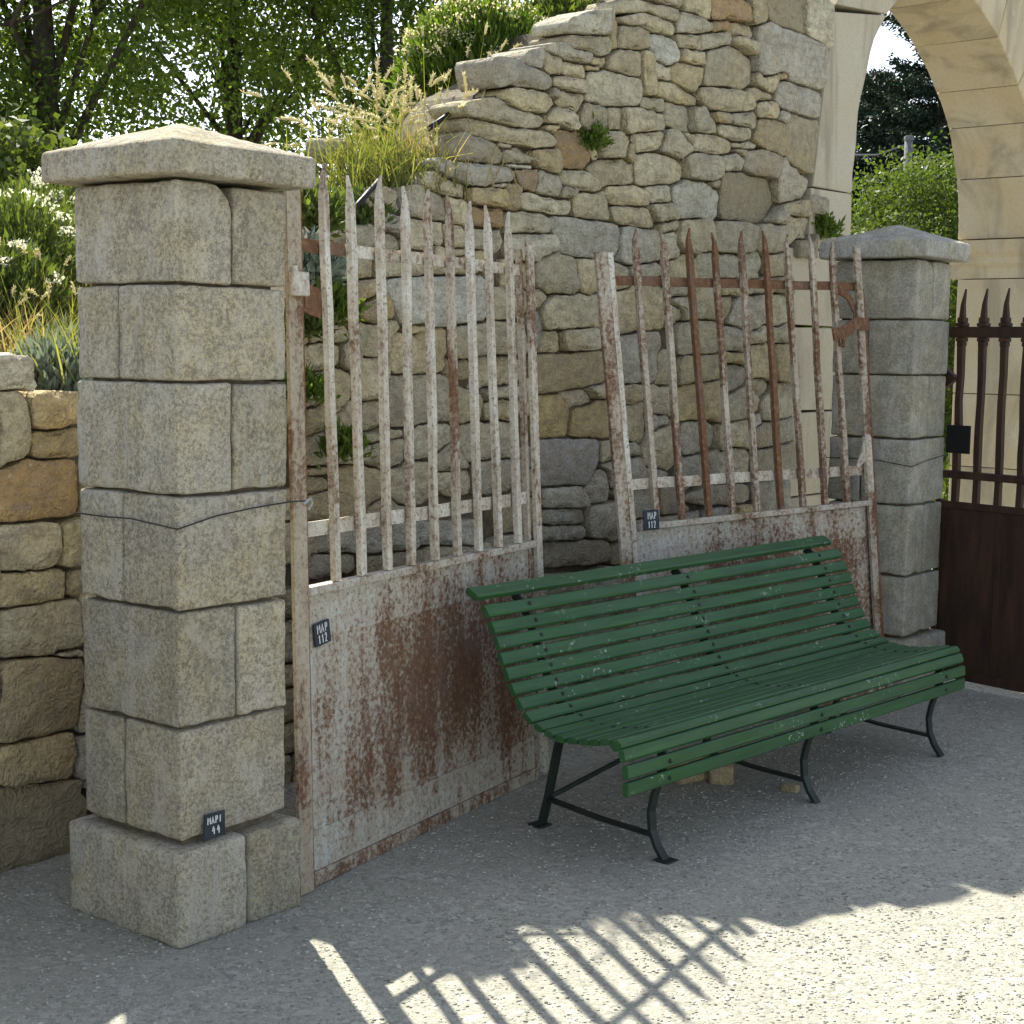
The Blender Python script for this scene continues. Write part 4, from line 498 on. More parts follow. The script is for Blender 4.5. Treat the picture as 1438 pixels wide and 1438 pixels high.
g 5358,800 -1,17 -13,8 -15,4 -17,0 -16,1 -16,2 -16,2 -17,3 -17,2 -3,-14 0,-16 -10,-14 -3,-12 16,-5 17,-3 15,-4 17,0 16,0 16,-4 17,0 17,0 17,0 0,17
g 5562,789 -8,18 -19,9 -20,1 -20,0 -19,2 -18,2 -20,-1 -21,3 -20,2 -20,0 -8,-17 0,-20 5,-20 18,-5 20,-3 20,-1 20,0 17,-3 20,0 21,-1 20,0 20,4 16,10
g 5719,696 -17,31 -33,15 -36,3 -37,1 -36,5 -37,-2 -36,-4 -35,3 -36,5 -37,3 -36,2 -37,3 -37,3 -36,-5 -17,-25 10,-35 3,-36 32,-14 36,-2 37,-3 37,-1 37,0 35,-4 36,0 36,0 37,-4 37,-1 36,1 37,0 37,4 26,21
g 5810,822 -2,25 -2,26 -3,26 -14,15 -26,-1 -26,-3 -26,-2 -25,-3 -25,-4 -26,1 -26,-1 -26,0 -20,-13 3,-26 -1,-26 0,-25 8,-24 6,-25 24,-7 25,0 26,-3 25,-1 24,-9 21,-14 25,4 26,-1 25,4 26,3 17,18 -3,25 -15,21
g 5554,865 -13,25 -31,3 -31,1 -31,3 -32,0 -30,3 -31,1 -32,1 -31,3 -32,0 -25,-12 -2,-32 23,-16 32,-4 31,-4 31,-3 30,2 28,-5 31,0 31,-4 32,-2 31,-2 26,11
t 6633,1513 -9,30 -8,30 -29,8 -31,1 -31,-1 -32,0 -31,-1 -30,-3 -31,-1 -31,1 -31,0 -32,0 -31,-1 -26,-16 -8,-28 3,-31 1,-31 2,-31 28,-5 31,7 31,3 31,4 31,2 31,2 31,-1 31,1 31,3 31,2 31,2 31,4 20,19
y 6859,1567 -1,23 -19,9 -24,-4 -23,-2 -24,0 -22,-1 -23,0 -23,1 -24,1 -23,1 -22,-7 -2,-22 6,-22 22,-4 24,2 23,1 24,0 22,1 22,-1 24,-3 22,-6 24,-2 19,12
g 6871,1470 4,27 -8,23 -26,2 -27,6 -26,5 -27,0 -27,-1 -26,5 -28,0 -24,-10 -11,-22 0,-27 3,-27 6,-26 10,-25 22,-9 26,-2 26,8 26,7 25,8 25,9 27,7 19,18
t 7104,1548 -5,25 -8,24 -3,25 -9,24 -19,3 -22,-13 -25,0 -26,1 -25,-4 -25,-1 -26,1 -23,-8 -18,-18 2,-26 4,-25 5,-25 5,-25 4,-25 8,-23 23,2 24,8 26,0 26,-1 25,1 26,-1 25,-4 23,-11 23,-3 1,24 -6,25 -6,25
b 7346,1546 -3,26 -4,26 -2,26 -4,26 -18,7 -23,-13 -26,-2 -26,-1 -25,-4 -26,-1 -26,1 -26,0 -23,-11 -13,-21 3,-26 6,-26 7,-25 5,-25 6,-25 3,-25 24,-6 26,1 26,-1 26,1 25,3 27,0 26,0 26,4 16,13 -2,26 -4,26
y 6657,1350 -5,36 -7,35 -14,31 -36,0 -36,-3 -36,-2 -36,-2 -35,0 -35,-4 -36,-1 -36,-3 -36,-5 -34,-11 -26,-23 -20,-30 2,-34 13,-34 11,-34 33,-5 36,5 36,1 36,0 36,0 36,0 36,0 35,-5 34,-12 36,-2 35,6 21,24 -4,36
t 6906,1332 -3,23 -3,24 -3,23 3,23 -8,20 -21,-4 -18,-15 -22,-9 -23,-8 -22,-8 -23,-4 -21,-8 -23,-7 -22,-9 -20,-11 -4,-23 4,-23 0,-24 3,-24 16,-17 23,-4 23,4 24,1 23,3 23,3 23,1 23,3 24,2 24,3 8,18 -3,24
t 7102,1422 -7,16 -15,11 -16,9 -17,2 -19,1 -18,0 -18,0 -19,0 -18,0 -19,-2 -11,-15 3,-16 14,-12 14,-13 16,-8 16,-8 15,-8 12,-13 17,4 15,8 17,8 17,7 14,12
t 7002,1347 2,15 -8,14 -17,5 -14,8 -14,8 -13,9 -12,12 -14,5 -7,-15 3,-17 2,-17 3,-15 0,-17 4,-16 0,-17 4,-16 13,-6 17,1 16,0 16,4 12,7 1,17 -2,17
g 7362,1339 -3,30 0,31 -5,29 -23,15 -30,-2 -31,-1 -30,-1 -30,-3 -30,0 -31,0 -29,-7 -13,-27 -23,-17 -27,-14 -27,-14 -22,-22 -3,-29 11,-28 16,-25 28,-7 31,-1 30,-3 31,0 29,4 31,1 29,3 30,4 31,4 27,13 28,10 6,26
g 6591,1180 -4,26 -10,24 -20,15 -25,8 -25,5 -26,-1 -26,-1 -26,0 -26,1 -26,1 -26,-1 -26,0 -25,-4 -13,-22 1,-26 1,-26 5,-26 3,-26 14,-21 24,-10 26,0 26,4 26,-1 25,5 26,-1 24,4 26,5 25,3 26,5 24,9 2,25
t 6939,1180 -12,27 -5,28 -16,21 -29,-1 -29,-2 -29,-4 -28,-3 -29,-2 -28,-4 -30,2 -28,7 -28,-6 -29,-3 -25,-13 7,-28 0,-29 1,-30 11,-26 26,-7 29,4 29,5 29,6 29,1 28,-1 29,-3 29,-2 29,-3 29,-4 29,-7 18,19 -1,29
g 7022,1247 -11,16 -5,19 -18,0 -20,-2 -19,1 -20,-3 -4,-17 4,-19 4,-19 4,-19 16,3 17,8 18,2 17,6 15,8
g 7382,1177 -6,33 -6,33 -20,21 -32,-9 -33,-7 -33,-3 -33,-5 -32,-3 -32,-4 -33,2 -33,2 -34,2 -27,-15 -31,-12 -31,-11 -16,-28 7,-32 19,-26 31,-12 33,0 33,4 34,2 33,3 32,3 33,0 32,4 33,4 33,3 33,0 34,-1 20,20
g 6503,1031 -9,27 -11,26 -21,10 -29,-2 -28,-2 -29,-1 -28,-3 -27,8 -26,11 -18,-18 2,-28 6,-28 5,-28 21,-20 27,-8 29,1 28,-1 29,1 29,-1 27,-11 27,-8 15,22 -6,28
g 6927,1032 -4,26 -7,25 -19,18 -26,5 -26,3 -26,0 -26,4 -27,0 -26,1 -25,-4 -26,-4 -27,-4 -26,-6 -17,-15 2,-27 7,-25 4,-27 6,-26 12,-22 26,-3 27,0 26,2 26,3 26,0 27,-1 26,1 26,3 27,0 26,3 19,17 -1,27
g 6614,1036 -4,19 -3,20 1,21 -8,19 -19,-1 -21,-5 -21,-2 -20,-3 -21,-3 -7,-16 9,-19 9,-19 7,-20 8,-19 9,-20 12,-17 11,-18 21,-1 22,-1 19,5 9,19 -4,21 -3,21
g 7414,1023 -13,34 -12,35 -28,23 -36,6 -36,-3 -37,-5 -36,-4 -36,-4 -35,-3 -37,-2 -36,-3 -37,-1 -37,1 -34,-6 0,-34 5,-36 8,-36 12,-35 34,-11 37,0 37,1 36,-1 37,0 37,1 36,0 37,0 37,-1 36,2 37,2 34,11 3,34
g 6931,883 -21,34 -40,8 -41,4 -41,1 -41,0 -41,3 -41,-1 -39,4 -41,1 -41,1 -41,-1 -36,-18 -41,-2 -41,-3 -41,-8 -13,-27 36,-17 40,-4 41,-5 40,-11 40,-4 41,-4 41,1 40,1 41,-4 41,-2 40,-3 41,4 41,-1 42,1 37,13
g 7338,846 -6,31 -6,31 -18,23 -32,2 -32,-1 -32,1 -31,0 -32,-4 -31,-1 -32,1 -32,0 -32,1 -31,-4 -20,-22 -2,-32 6,-31 8,-31 7,-31 27,-12 31,0 32,-1 32,-3 31,1 32,-1 31,-3 32,-1 31,-2 32,-2 31,4 17,24 -4,32
g 3785,29 2,28 0,27 -7,23 -27,2 -27,0 -28,-1 -27,1 -26,-5 -27,-2 -9,-24 0,-28 0,-27 -1,-27 2,-28 9,-21 27,0 28,0 27,1 27,-1 28,0 27,2 4,26 0,27
t 4175,29 -1,33 -2,32 -30,11 -32,0 -33,0 -32,4 -33,0 -32,-1 -32,1 -33,0 -32,0 -33,0 -32,-2 -20,-20 -1,-33 0,-32 1,-33 0,-32 28,-10 33,0 33,0 32,0 33,0 32,1 32,-2 33,1 33,0 32,0 33,0 23,17 -1,33
b 4446,30 0,25 1,26 -13,19 -25,4 -25,5 -25,1 -26,-1 -25,4 -24,-4 -26,0 -25,0 -26,0 -23,-8 1,-25 0,-26 1,-25 -1,-26 0,-25 6,-24 25,-4 26,1 25,0 26,1 25,0 26,-1 25,1 26,-1 25,-1 24,8 3,24 -1,26
p 4846,30 1,33 -4,33 -30,13 -33,0 -34,0 -33,1 -32,1 -33,3 -33,-3 -33,-1 -34,-1 -33,-3 -33,-2 -25,-14 1,-34 -1,-33 0,-33 2,-33 30,-10 33,0 34,0 33,1 33,-1 33,0 33,0 34,1 33,-1 33,0 34,1 24,15 1,34
t 5255,30 -1,34 -1,34 -30,11 -34,0 -34,0 -34,-1 -32,4 -34,0 -34,0 -33,-4 -34,1 -34,0 -34,-1 -28,-15 -1,-34 0,-34 1,-34 1,-34 28,-11 34,0 34,1 34,0 34,1 34,-2 34,2 34,-1 34,0 34,-1 34,1 27,15 0,34
t 5542,30 0,27 1,27 -12,20 -28,1 -26,4 -27,0 -27,0 -26,5 -26,-6 -27,2 -27,-1 -27,0 -25,-4 -4,-26 1,-27 0,-27 -1,-27 1,-27 7,-22 27,-2 27,0 27,0 27,0 27,0 27,0 27,0 27,0 27,0 27,3 4,26 -1,27
t 5838,29 1,27 -1,27 -17,19 -26,3 -27,0 -27,4 -27,-1 -26,2 -27,-1 -27,0 -27,-1 -27,-3 -25,-6 -3,-26 1,-27 0,-27 -1,-27 1,-28 13,-17 27,0 27,0 27,0 27,0 27,1 27,-2 27,1 27,1 27,-1 27,1 2,27 1,27
t 6242,30 1,33 -4,33 -31,9 -33,2 -34,2 -33,1 -34,-1 -32,5 -33,-5 -33,1 -34,0 -33,-1 -34,-2 -24,-18 -2,-33 0,-34 1,-33 1,-33 30,-9 33,0 34,0 33,1 34,-1 33,1 33,-1 34,1 33,-2 34,1 33,1 26,15 2,33
b 6460,30 -2,22 1,23 -2,23 -19,7 -22,3 -23,0 -22,1 -21,4 -22,-4 -22,0 -23,1 -23,-1 -11,-14 1,-22 0,-23 0,-23 0,-22 0,-23 -1,-22 15,-13 22,1 23,-1 22,0 23,1 22,-1 23,0 22,1 23,-1 14,15 1,23 -1,22
t 6710,29 0,25 1,25 -3,24 -21,6 -25,0 -25,0 -24,2 -24,2 -23,-5 -24,1 -25,-3 -24,-3 -22,-9 -6,-23 0,-25 1,-24 -1,-25 0,-24 4,-24 24,-2 25,0 24,0 25,1 24,0 25,0 24,-1 25,0 24,0 20,9 2,24 -1,25
t 7106,30 0,33 -1,32 -31,10 -33,2 -33,2 -33,0 -33,0 -33,-1 -33,2 -33,-1 -34,0 -33,0 -33,-1 -21,-17 -1,-33 -1,-34 1,-33 3,-33 28,-11 33,0 33,-1 33,2 33,-1 33,1 33,-1 33,0 34,-1 33,1 33,0 24,16 -1,33
p 3882,167 0,31 -18,21 -31,3 -31,0 -31,0 -32,-1 -31,-1 -29,6 -30,-6 -31,1 -31,1 -31,-4 -31,-2 -30,-5 -22,-17 1,-31 -1,-31 20,-19 31,-2 31,-1 31,1 31,0 31,5 29,3 31,-1 31,1 31,-4 31,0 31,0 31,1 19,20
b 4280,169 -1,30 -14,20 -30,4 -29,2 -30,0 -29,0 -30,0 -29,0 -29,0 -28,-4 -30,0 -29,-3 -30,0 -29,-2 -19,-19 0,-29 0,-30 19,-18 29,-1 30,0 29,0 30,0 28,-3 30,0 28,-4 30,-1 29,3 29,1 30,2 29,3 15,20
t 4539,168 0,28 -18,17 -28,4 -28,0 -27,3 -28,1 -28,0 -29,0 -28,0 -29,-2 -7,-24 1,-29 -1,-28 14,-19 29,0 28,0 27,-4 28,0 29,-1 28,0 29,1 28,1 10,23
t 4722,169 0,23 -1,21 -22,4 -21,4 -23,-1 -22,0 -22,0 -23,1 -22,-2 -19,-8 2,-22 -1,-23 1,-22 2,-23 19,-4 22,2 22,1 23,-1 21,0 22,0 23,0 19,6 0,22
g 4898,167 1,22 0,22 -19,6 -21,4 -22,0 -22,-1 -22,1 -22,-1 -22,-3 -19,-7 0,-22 0,-22 0,-22 0,-22 20,-7 22,0 22,0 22,-1 22,1 22,0 22,0 17,8 0,22
y 5083,169 0,23 -1,22 -21,7 -22,0 -23,0 -22,-1 -22,1 -22,0 -22,-4 -19,-7 0,-22 0,-23 0,-22 0,-23 21,-5 22,4 22,0 22,0 23,0 22,0 23,0 19,5 0,23
t 5406,171 0,25 -9,21 -25,4 -25,1 -25,2 -26,1 -25,0 -25,-1 -25,0 -25,1 -26,1 -25,-3 -25,-2 -23,-6 -4,-24 0,-25 0,-25 7,-21 26,-1 25,0 25,-1 26,1 25,0 25,0 25,0 25,0 25,-1 25,1 26,0 24,2 4,25
t 5626,169 0,25 -3,25 -25,2 -26,0 -25,0 -24,4 -26,-4 -25,-1 -26,1 -25,-1 -4,-24 -1,-25 2,-26 4,-24 24,-2 25,-3 26,-1 25,0 25,-2 24,2 25,-1 25,5 5,24
t 5960,169 -1,26 -7,23 -25,3 -27,1 -26,0 -26,-2 -25,5 -26,0 -25,-3 -25,-1 -26,1 -26,0 -27,-1 -25,-2 -10,-21 -1,-27 1,-26 7,-22 26,-4 26,0 26,0 26,-4 26,1 26,-2 25,-3 24,4 27,-1 26,0 26,1 25,6 10,22
g 6362,169 1,31 -15,20 -31,2 -30,0 -30,-1 -30,0 -31,-1 -30,0 -29,0 -31,1 -30,0 -30,1 -30,0 -31,-2 -16,-20 1,-30 -1,-30 17,-20 30,-2 30,0 31,1 30,0 30,-2 29,-1 29,-1 31,-1 29,5 30,-1 31,0 30,1 17,20
b 6606,168 1,28 -12,20 -27,4 -27,2 -27,-1 -27,0 -27,0 -27,1 -28,-1 -26,-2 -6,-24 1,-28 -1,-27 9,-20 27,-5 27,0 28,0 27,0 26,0 27,2 27,1 27,2 9,21
t 6959,170 -1,27 -11,21 -26,3 -28,0 -27,1 -27,0 -27,-1 -26,2 -26,1 -26,-2 -27,0 -27,-1 -27,0 -27,-3 -13,-19 -1,-28 1,-27 10,-21 27,-4 27,-1 27,-3 27,3 27,1 27,1 27,0 27,-1 27,0 27,-1 28,1 26,4 11,20
t 7362,168 0,30 -21,16 -30,3 -30,3 -30,1 -30,1 -28,3 -30,-1 -29,0 -30,1 -29,-4 -30,0 -30,-3 -30,-2 -16,-21 1,-30 0,-30 21,-17 30,-3 30,-1 29,1 30,-1 30,1 30,0 30,-1 29,1 30,0 30,-1 30,-1 30,3 14,22
y 3675,291 0,26 -1,25 -21,11 -26,1 -26,0 -25,2 -25,5 -25,0 -25,-4 -26,-1 -25,-3 -25,-3 -26,-3 -23,-9 -2,-25 -1,-26 0,-26 1,-26 20,-10 26,1 26,0 26,1 25,0 26,0 25,0 26,0 26,1 25,2 26,1 23,8 1,26
g 3971,291 0,25 -1,25 -23,8 -25,1 -25,1 -25,2 -25,-1 -25,0 -25,1 -25,0 -25,4 -25,-1 -25,-3 -15,-15 -1,-25 -1,-25 1,-25 2,-25 21,-8 25,0 25,1 25,0 25,1 24,-6 25,1 25,0 25,0 25,0 25,0 18,13 0,26
t 4362,291 0,30 -17,22 -30,5 -30,1 -31,1 -30,1 -30,2 -30,-1 -30,2 -30,-1 -30,-3 -31,-1 -30,0 -30,-6 -6,-28 0,-31 0,-30 12,-25 31,1 30,0 31,1 30,4 30,1 30,-1 30,-5 30,2 31,-2 30,0 31,1 29,4 11,25
b 4723,290 0,29 -11,24 -28,6 -29,0 -29,1 -28,3 -29,0 -28,4 -29,1 -27,-5 -29,0 -29,0 -29,0 -25,-8 1,-29 -1,-28 1,-29 6,-26 29,-2 29,-2 29,-2 28,-4 29,0 25,5 29,-1 28,3 29,1 29,-2 29,-2 27,5 3,29
t 5126,290 1,31 -18,21 -31,4 -31,3 -31,0 -31,1 -31,2 -31,0 -30,1 -32,0 -31,0 -31,0 -31,0 -30,-5 -5,-28 1,-31 -1,-31 11,-28 30,-3 31,3 31,0 31,-3 31,0 31,1 31,-1 30,4 32,-1 31,-3 31,1 30,7 13,24
g 5504,290 -1,29 -7,25 -28,6 -30,-1 -29,0 -29,1 -29,3 -29,-1 -29,0 -28,-3 -29,0 -29,-3 -29,-1 -29,-4 -11,-23 -1,-29 1,-30 10,-25 28,-3 30,0 29,3 29,0 29,-2 29,-1 29,1 28,-5 30,0 29,2 29,2 28,3 8,27
t 5767,290 0,23 0,22 -11,14 -23,1 -22,3 -23,0 -22,0 -23,-1 -22,1 -22,0 -23,-4 -22,0 -22,-4 -17,-12 -2,-22 0,-23 0,-22 1,-23 15,-12 22,0 23,0 23,0 22,0 21,-2 22,-2 23,1 22,2 23,1 22,0 14,14 1,23
y 6028,291 -2,22 0,22 -12,17 -22,1 -23,1 -22,-1 -22,-1 -23,0 -22,0 -22,-3 -22,0 -23,0 -21,-5 -17,-13 -1,-22 -1,-23 0,-22 1,-23 17,-10 22,0 23,0 22,0 23,1 22,0 22,-1 22,-4 21,4 23,0 22,0 13,15 0,22
t 6368,290 -1,27 -7,25 -27,4 -27,2 -27,1 -27,0 -27,4 -27,-1 -27,1 -26,-4 -28,0 -27,-1 -27,-2 -26,-7 -4,-25 1,-28 -1,-27 5,-25 27,-3 28,0 27,0 27,0 28,0 27,0 27,1 27,-1 27,0 28,0 27,0 26,5 3,27
b 6754,290 1,31 -9,24 -30,4 -30,1 -30,2 -31,2 -30,-1 -30,-1 -30,1 -31,1 -30,-1 -30,-2 -31,-2 -29,-5 -11,-25 1,-31 -1,-30 10,-27 30,-1 30,1 31,0 30,0 30,0 30,-5 30,2 30,-1 30,4 31,0 30,0 30,4 9,25
b 6991,290 -1,28 -8,24 -26,7 -28,0 -27,4 -28,-1 -27,-2 -27,-1 -27,-3 -25,-7 -1,-28 -1,-27 0,-28 8,-23 28,-3 27,1 28,0 28,0 27,1 28,-2 27,-4 25,8 -1,28
b 7360,291 -1,30 -10,25 -29,5 -30,2 -29,0 -30,-1 -30,1 -29,-1 -30,0 -29,1 -30,0 -30,0 -29,0 -26,-8 -1,-29 0,-30 0,-30 8,-25 29,-4 30,2 30,2 29,1 29,3 30,0 28,-4 30,0 29,-4 30,-1 30,-1 27,7 3,29
t 3866,402 0,29 -22,14 -29,0 -29,0 -30,-1 -28,0 -29,0 -29,-3 -29,-1 -29,-4 -27,-11 -4,-29 1,-29 26,-8 30,0 29,0 29,3 29,1 29,-1 29,1 29,-1 30,1 24,10
t 4246,402 -1,27 -22,14 -27,2 -27,1 -28,-1 -27,0 -27,0 -27,-1 -27,-2 -27,3 -27,0 -27,1 -28,-1 -27,-2 -19,-15 -2,-28 3,-27 21,-13 27,-1 27,-1 28,0 27,1 27,0 27,1 27,0 27,-1 28,0 27,1 27,-1 27,2 20,14
p 4416,401 -1,20 -10,16 -19,4 -19,0 -19,4 -19,-1 -20,1 -19,0 -20,0 -16,-8 -1,-19 1,-20 -1,-20 5,-18 19,-1 20,0 18,-2 19,3 19,-3 17,6 20,-1 20,2 5,18
g 4642,403 2,25 -10,17 -25,0 -25,1 -24,-1 -25,0 -24,0 -25,1 -24,-2 -25,-3 -12,-14 2,-24 -2,-25 13,-15 25,0 25,0 24,-1 24,2 24,-1 25,-1 24,-4 25,2 9,19
b 5036,400 -5,28 -24,11 -28,2 -28,0 -29,0 -27,4 -28,-1 -28,1 -28,0 -28,0 -28,-4 -28,0 -28,0 -28,-4 -21,-15 0,-28 2,-28 24,-11 28,0 28,3 28,0 29,2 28,-1 25,4 27,0 28,0 29,-1 28,-2 28,-1 28,2 23,12
b 5407,399 -4,26 -24,10 -27,3 -27,3 -27,0 -27,0 -25,4 -26,-1 -27,1 -27,0 -26,-4 -27,1 -27,-1 -27,-2 -17,-16 -1,-27 2,-27 20,-14 27,0 27,0 26,-3 27,3 27,1 27,-2 26,5 27,-1 27,0 27,0 26,1 27,2 21,11
y 5806,400 -2,28 -24,11 -28,2 -28,3 -28,1 -28,0 -29,-1 -27,1 -28,-1 -28,-2 -28,-1 -28,0 -29,-3 -28,-4 -23,-13 -3,-28 5,-27 25,-8 29,-3 28,0 28,0 28,2 28,2 26,4 28,-1 28,0 28,-3 28,-1 29,-1 28,0 22,15
t 6190,401 -2,27 -25,11 -27,2 -28,1 -28,3 -28,0 -28,-1 -28,2 -27,-1 -28,0 -28,1 -28,0 -28,0 -28,-3 -16,-17 1,-28 0,-28 22,-13 27,1 28,3 28,1 28,-3 28,0 27,0 28,-1 27,-3 28,0 28,2 28,2 28,2 21,12
g 6474,400 -2,28 -26,10 -29,3 -28,4 -28,0 -29,0 -28,0 -29,0 -29,-1 -28,-3 -17,-14 1,-28 1,-29 24,-10 28,-2 29,1 27,-4 29,1 28,0 27,3 29,-1 29,1 21,13
t 6840,400 -4,26 -23,10 -26,4 -26,2 -27,-1 -26,0 -26,4 -26,0 -26,-1 -25,-3 -26,0 -27,1 -26,-1 -26,-3 -19,-14 1,-27 1,-26 22,-10 26,0 26,1 27,0 26,-3 26,0 26,-1 26,1 26,0 26,-1 27,-3 26,0 26,4 19,15
t 7255,401 -9,26 -28,7 -29,4 -29,3 -29,0 -29,0 -28,4 -28,0 -28,0 -29,0 -29,0 -29,-2 -29,-2 -29,-3 -22,-15 -1,-29 5,-27 27,-6 29,-2 29,-1 28,-2 29,5 28,2 29,0 29,0 29,-1 29,1 29,-1 29,0 29,1 24,10
t 3698,528 1,23 -1,24 2,23 -16,11 -23,-1 -24,1 -23,-1 -23,1 -24,1 -22,-1 -23,-2 -23,-2 -22,-7 -4,-22 0,-23 1,-24 -1,-23 0,-24 0,-23 16,-12 23,1 24,-1 23,1 24,-1 23,0 24,1 23,0 24,3 20,7 1,23 1,24
t 3943,530 0,24 -1,23 -3,23 -22,8 -23,0 -24,0 -23,1 -24,-1 -23,1 -23,-4 -24,0 -23,-4 -21,-6 -3,-23 -1,-24 0,-24 1,-23 0,-24 2,-22 23,-1 24,0 23,1 24,0 24,-1 23,1 24,0 23,-2 24,-2 20,8 2,24 1,23
t 4110,529 1,25 0,26 -11,20 -25,4 -25,1 -25,4 -25,0 -26,-1 -23,-4 -2,-25 1,-26 0,-25 0,-26 0,-25 4,-25 25,0 26,-1 25,0 26,1 26,0 25,1 4,25 0,25
t 4335,530 0,22 -1,23 0,22 -18,8 -23,1 -22,4 -23,-1 -22,-1 -22,0 -22,-3 -23,0 -22,-1 -19,-9 -1,-23 1,-22 -1,-23 1,-22 -1,-23 0,-23 19,-9 22,2 23,0 22,-1 23,0 22,2 22,2 23,0 22,0 19,7 0,22 1,23
g 4618,530 0,27 1,26 -7,24 -26,2 -26,0 -26,0 -26,-1 -26,1 -26,-1 -27,1 -26,0 -26,0 -25,-6 -7,-23 1,-27 -2,-26 2,-26 -1,-26 7,-22 26,-2 26,-4 26,3 26,1 26,4 26,1 26,0 26,-1 26,-1 26,0 7,24 -1,26
p 4895,529 0,26 0,26 -12,20 -26,4 -26,0 -26,-1 -25,4 -26,2 -26,-1 -25,-3 -26,1 -26,2 -24,-5 -1,-26 0,-26 -1,-26 1,-26 0,-26 6,-22 26,-4 26,-1 26,0 25,4 26,-1 26,1 26,3 25,1 26,-2 26,-1 5,25 0,26
t 5115,526 0,23 -1,22 0,22 -18,8 -22,3 -22,0 -22,1 -21,3 -20,-3 -23,-1 -22,0 -22,-3 -18,-9 -2,-22 0,-22 0,-22 0,-22 0,-23 0,-22 18,-8 23,0 21,-4 22,1 22,0 23,-1 22,-1 21,4 23,1 17,9 0,22 1,22
t 5519,531 -1,33 -1,34 -29,11 -34,1 -34,3 -33,0 -34,1 -33,3 -34,-1 -33,1 -34,-4 -33,-4 -34,-1 -26,-14 0,-34 -1,-33 1,-34 2,-33 29,-9 34,0 34,0 33,0 34,0 33,-4 33,1 34,-1 34,0 33,0 34,0 25,16 0,34
p 5911,529 -1,33 -2,32 -31,7 -33,0 -32,4 -33,0 -31,4 -30,7 -32,-4 -32,-2 -33,-3 -32,-3 -33,-3 -27,-14 -3,-32 -1,-33 1,-32 4,-32 29,-7 33,2 32,2 33,1 32,-4 33,-1 32,1 33,-1 32,0 33,0 32,1 27,12 -1,33
t 6218,529 1,27 0,28 -13,20 -26,5 -28,-1 -27,1 -28,-1 -27,-1 -26,-1 -27,-1 -28,-1 -27,-3 -27,-1 -13,-20 0,-27 0,-28 0,-27 0,-27 14,-19 28,2 27,1 27,0 28,0 26,-4 27,1 28,-1 27,-3 27,0 27,4 11,22 0,28
y 6540,529 -1,28 0,28 -20,16 -28,1 -28,0 -28,3 -28,0 -27,4 -28,0 -29,0 -28,-1 -28,1 -28,-3 -10,-24 1,-28 -1,-29 0,-28 1,-28 16,-18 28,0 28,4 29,0 28,0 26,-4 29,0 28,-4 28,1 28,3 28,1 13,20 0,29
g 6710,529 1,25 0,26 3,25 -25,3 -26,1 -26,1 -25,-5 -25,-4 -26,0 -12,-20 0,-26 1,-25 -1,-26 0,-26 4,-24 25,-2 26,-1 26,-1 26,1 26,1 25,0 4,25 0,26
g 7062,527 0,30 0,30 -23,14 -30,0 -30,3 -29,1 -29,3 -30,1 -29,0 -30,-4 -29,0 -30,-4 -29,0 -22,-17 -1,-30 -1,-29 1,-30 1,-30 22,-14 29,-4 30,0 29,5 30,0 29,0 30,0 30,0 29,-1 30,2 30,2 22,13 0,30
p 7374,528 1,28 0,27 -21,17 -27,2 -28,3 -27,4 -27,3 -27,5 -27,-6 -27,-3 -27,-3 -28,0 -28,-3 -12,-22 0,-28 -1,-28 1,-28 1,-28 18,-17 28,0 28,-1 28,-3 28,1 27,4 27,-4 28,-1 28,0 28,0 27,2 10,23 0,28
b 3960,667 -1,30 -14,21 -29,4 -30,1 -30,2 -30,0 -29,0 -30,1 -28,-7 -29,-2 -29,-4 -30,0 -30,-1 -29,-5 -22,-17 0,-29 0,-30 21,-15 29,-1 30,0 30,0 30,-2 29,-2 29,5 29,-1 28,4 30,-4 29,0 30,0 30,2 15,20
t 4239,667 -1,23 -1,22 -22,5 -23,0 -23,0 -22,0 -22,4 -21,5 -23,-1 -22,-4 -23,0 -23,0 -22,-3 -21,-7 -5,-22 -1,-23 1,-23 3,-22 22,-6 23,1 22,-1 23,0 21,-4 22,0 23,0 23,0 22,3 22,1 23,2 22,5 2,22
p 4514,666 -1,29 -22,14 -29,4 -29,2 -29,1 -29,0 -29,1 -29,0 -29,0 -30,-1 -9,-24 1,-30 -1,-29 16,-18 30,0 29,-1 29,1 29,0 29,0 28,5 29,-2 30,1 16,18
g 4855,665 -1,26 -11,19 -26,3 -26,2 -26,3 -26,-1 -26,0 -26,0 -25,0 -26,-1 -26,-2 -26,-1 -26,-1 -26,-3 -11,-22 1,-26 -1,-26 16,-16 26,-4 26,-1 26,1 26,0 26,0 26,0 26,1 26,-1 26,0 26,-1 26,-1 25,2 6,24
t 5207,664 -1,27 -14,20 -26,6 -27,0 -27,0 -27,1 -27,-1 -27,0 -26,0 -27,1 -27,-3 -26,-1 -27,-1 -27,-4 -10,-23 -1,-27 1,-26 13,-20 27,-2 27,0 27,1 26,3 27,0 26,1 25,-5 27,0 27,1 27,3 27,0 26,3 13,19
t 6098,664 1,27 -13,20 -27,2 -27,3 -28,1 -27,0 -27,0 -27,0 -27,0 -27,4 -26,-4 -27,0 -27,-4 -27,-3 -16,-19 0,-27 0,-27 15,-19 27,-3 28,-3 27,-1 27,0 26,-4 27,1 26,3 27,0 27,1 27,3 27,0 27,3 15,19
g 6282,665 0,22 -8,20 -21,6 -22,1 -22,3 -21,-1 -23,1 -22,0 -22,1 -16,-12 0,-23 1,-22 0,-23 1,-22 22,-1 22,0 22,0 23,0 22,0 22,0 22,0 20,5 0,23
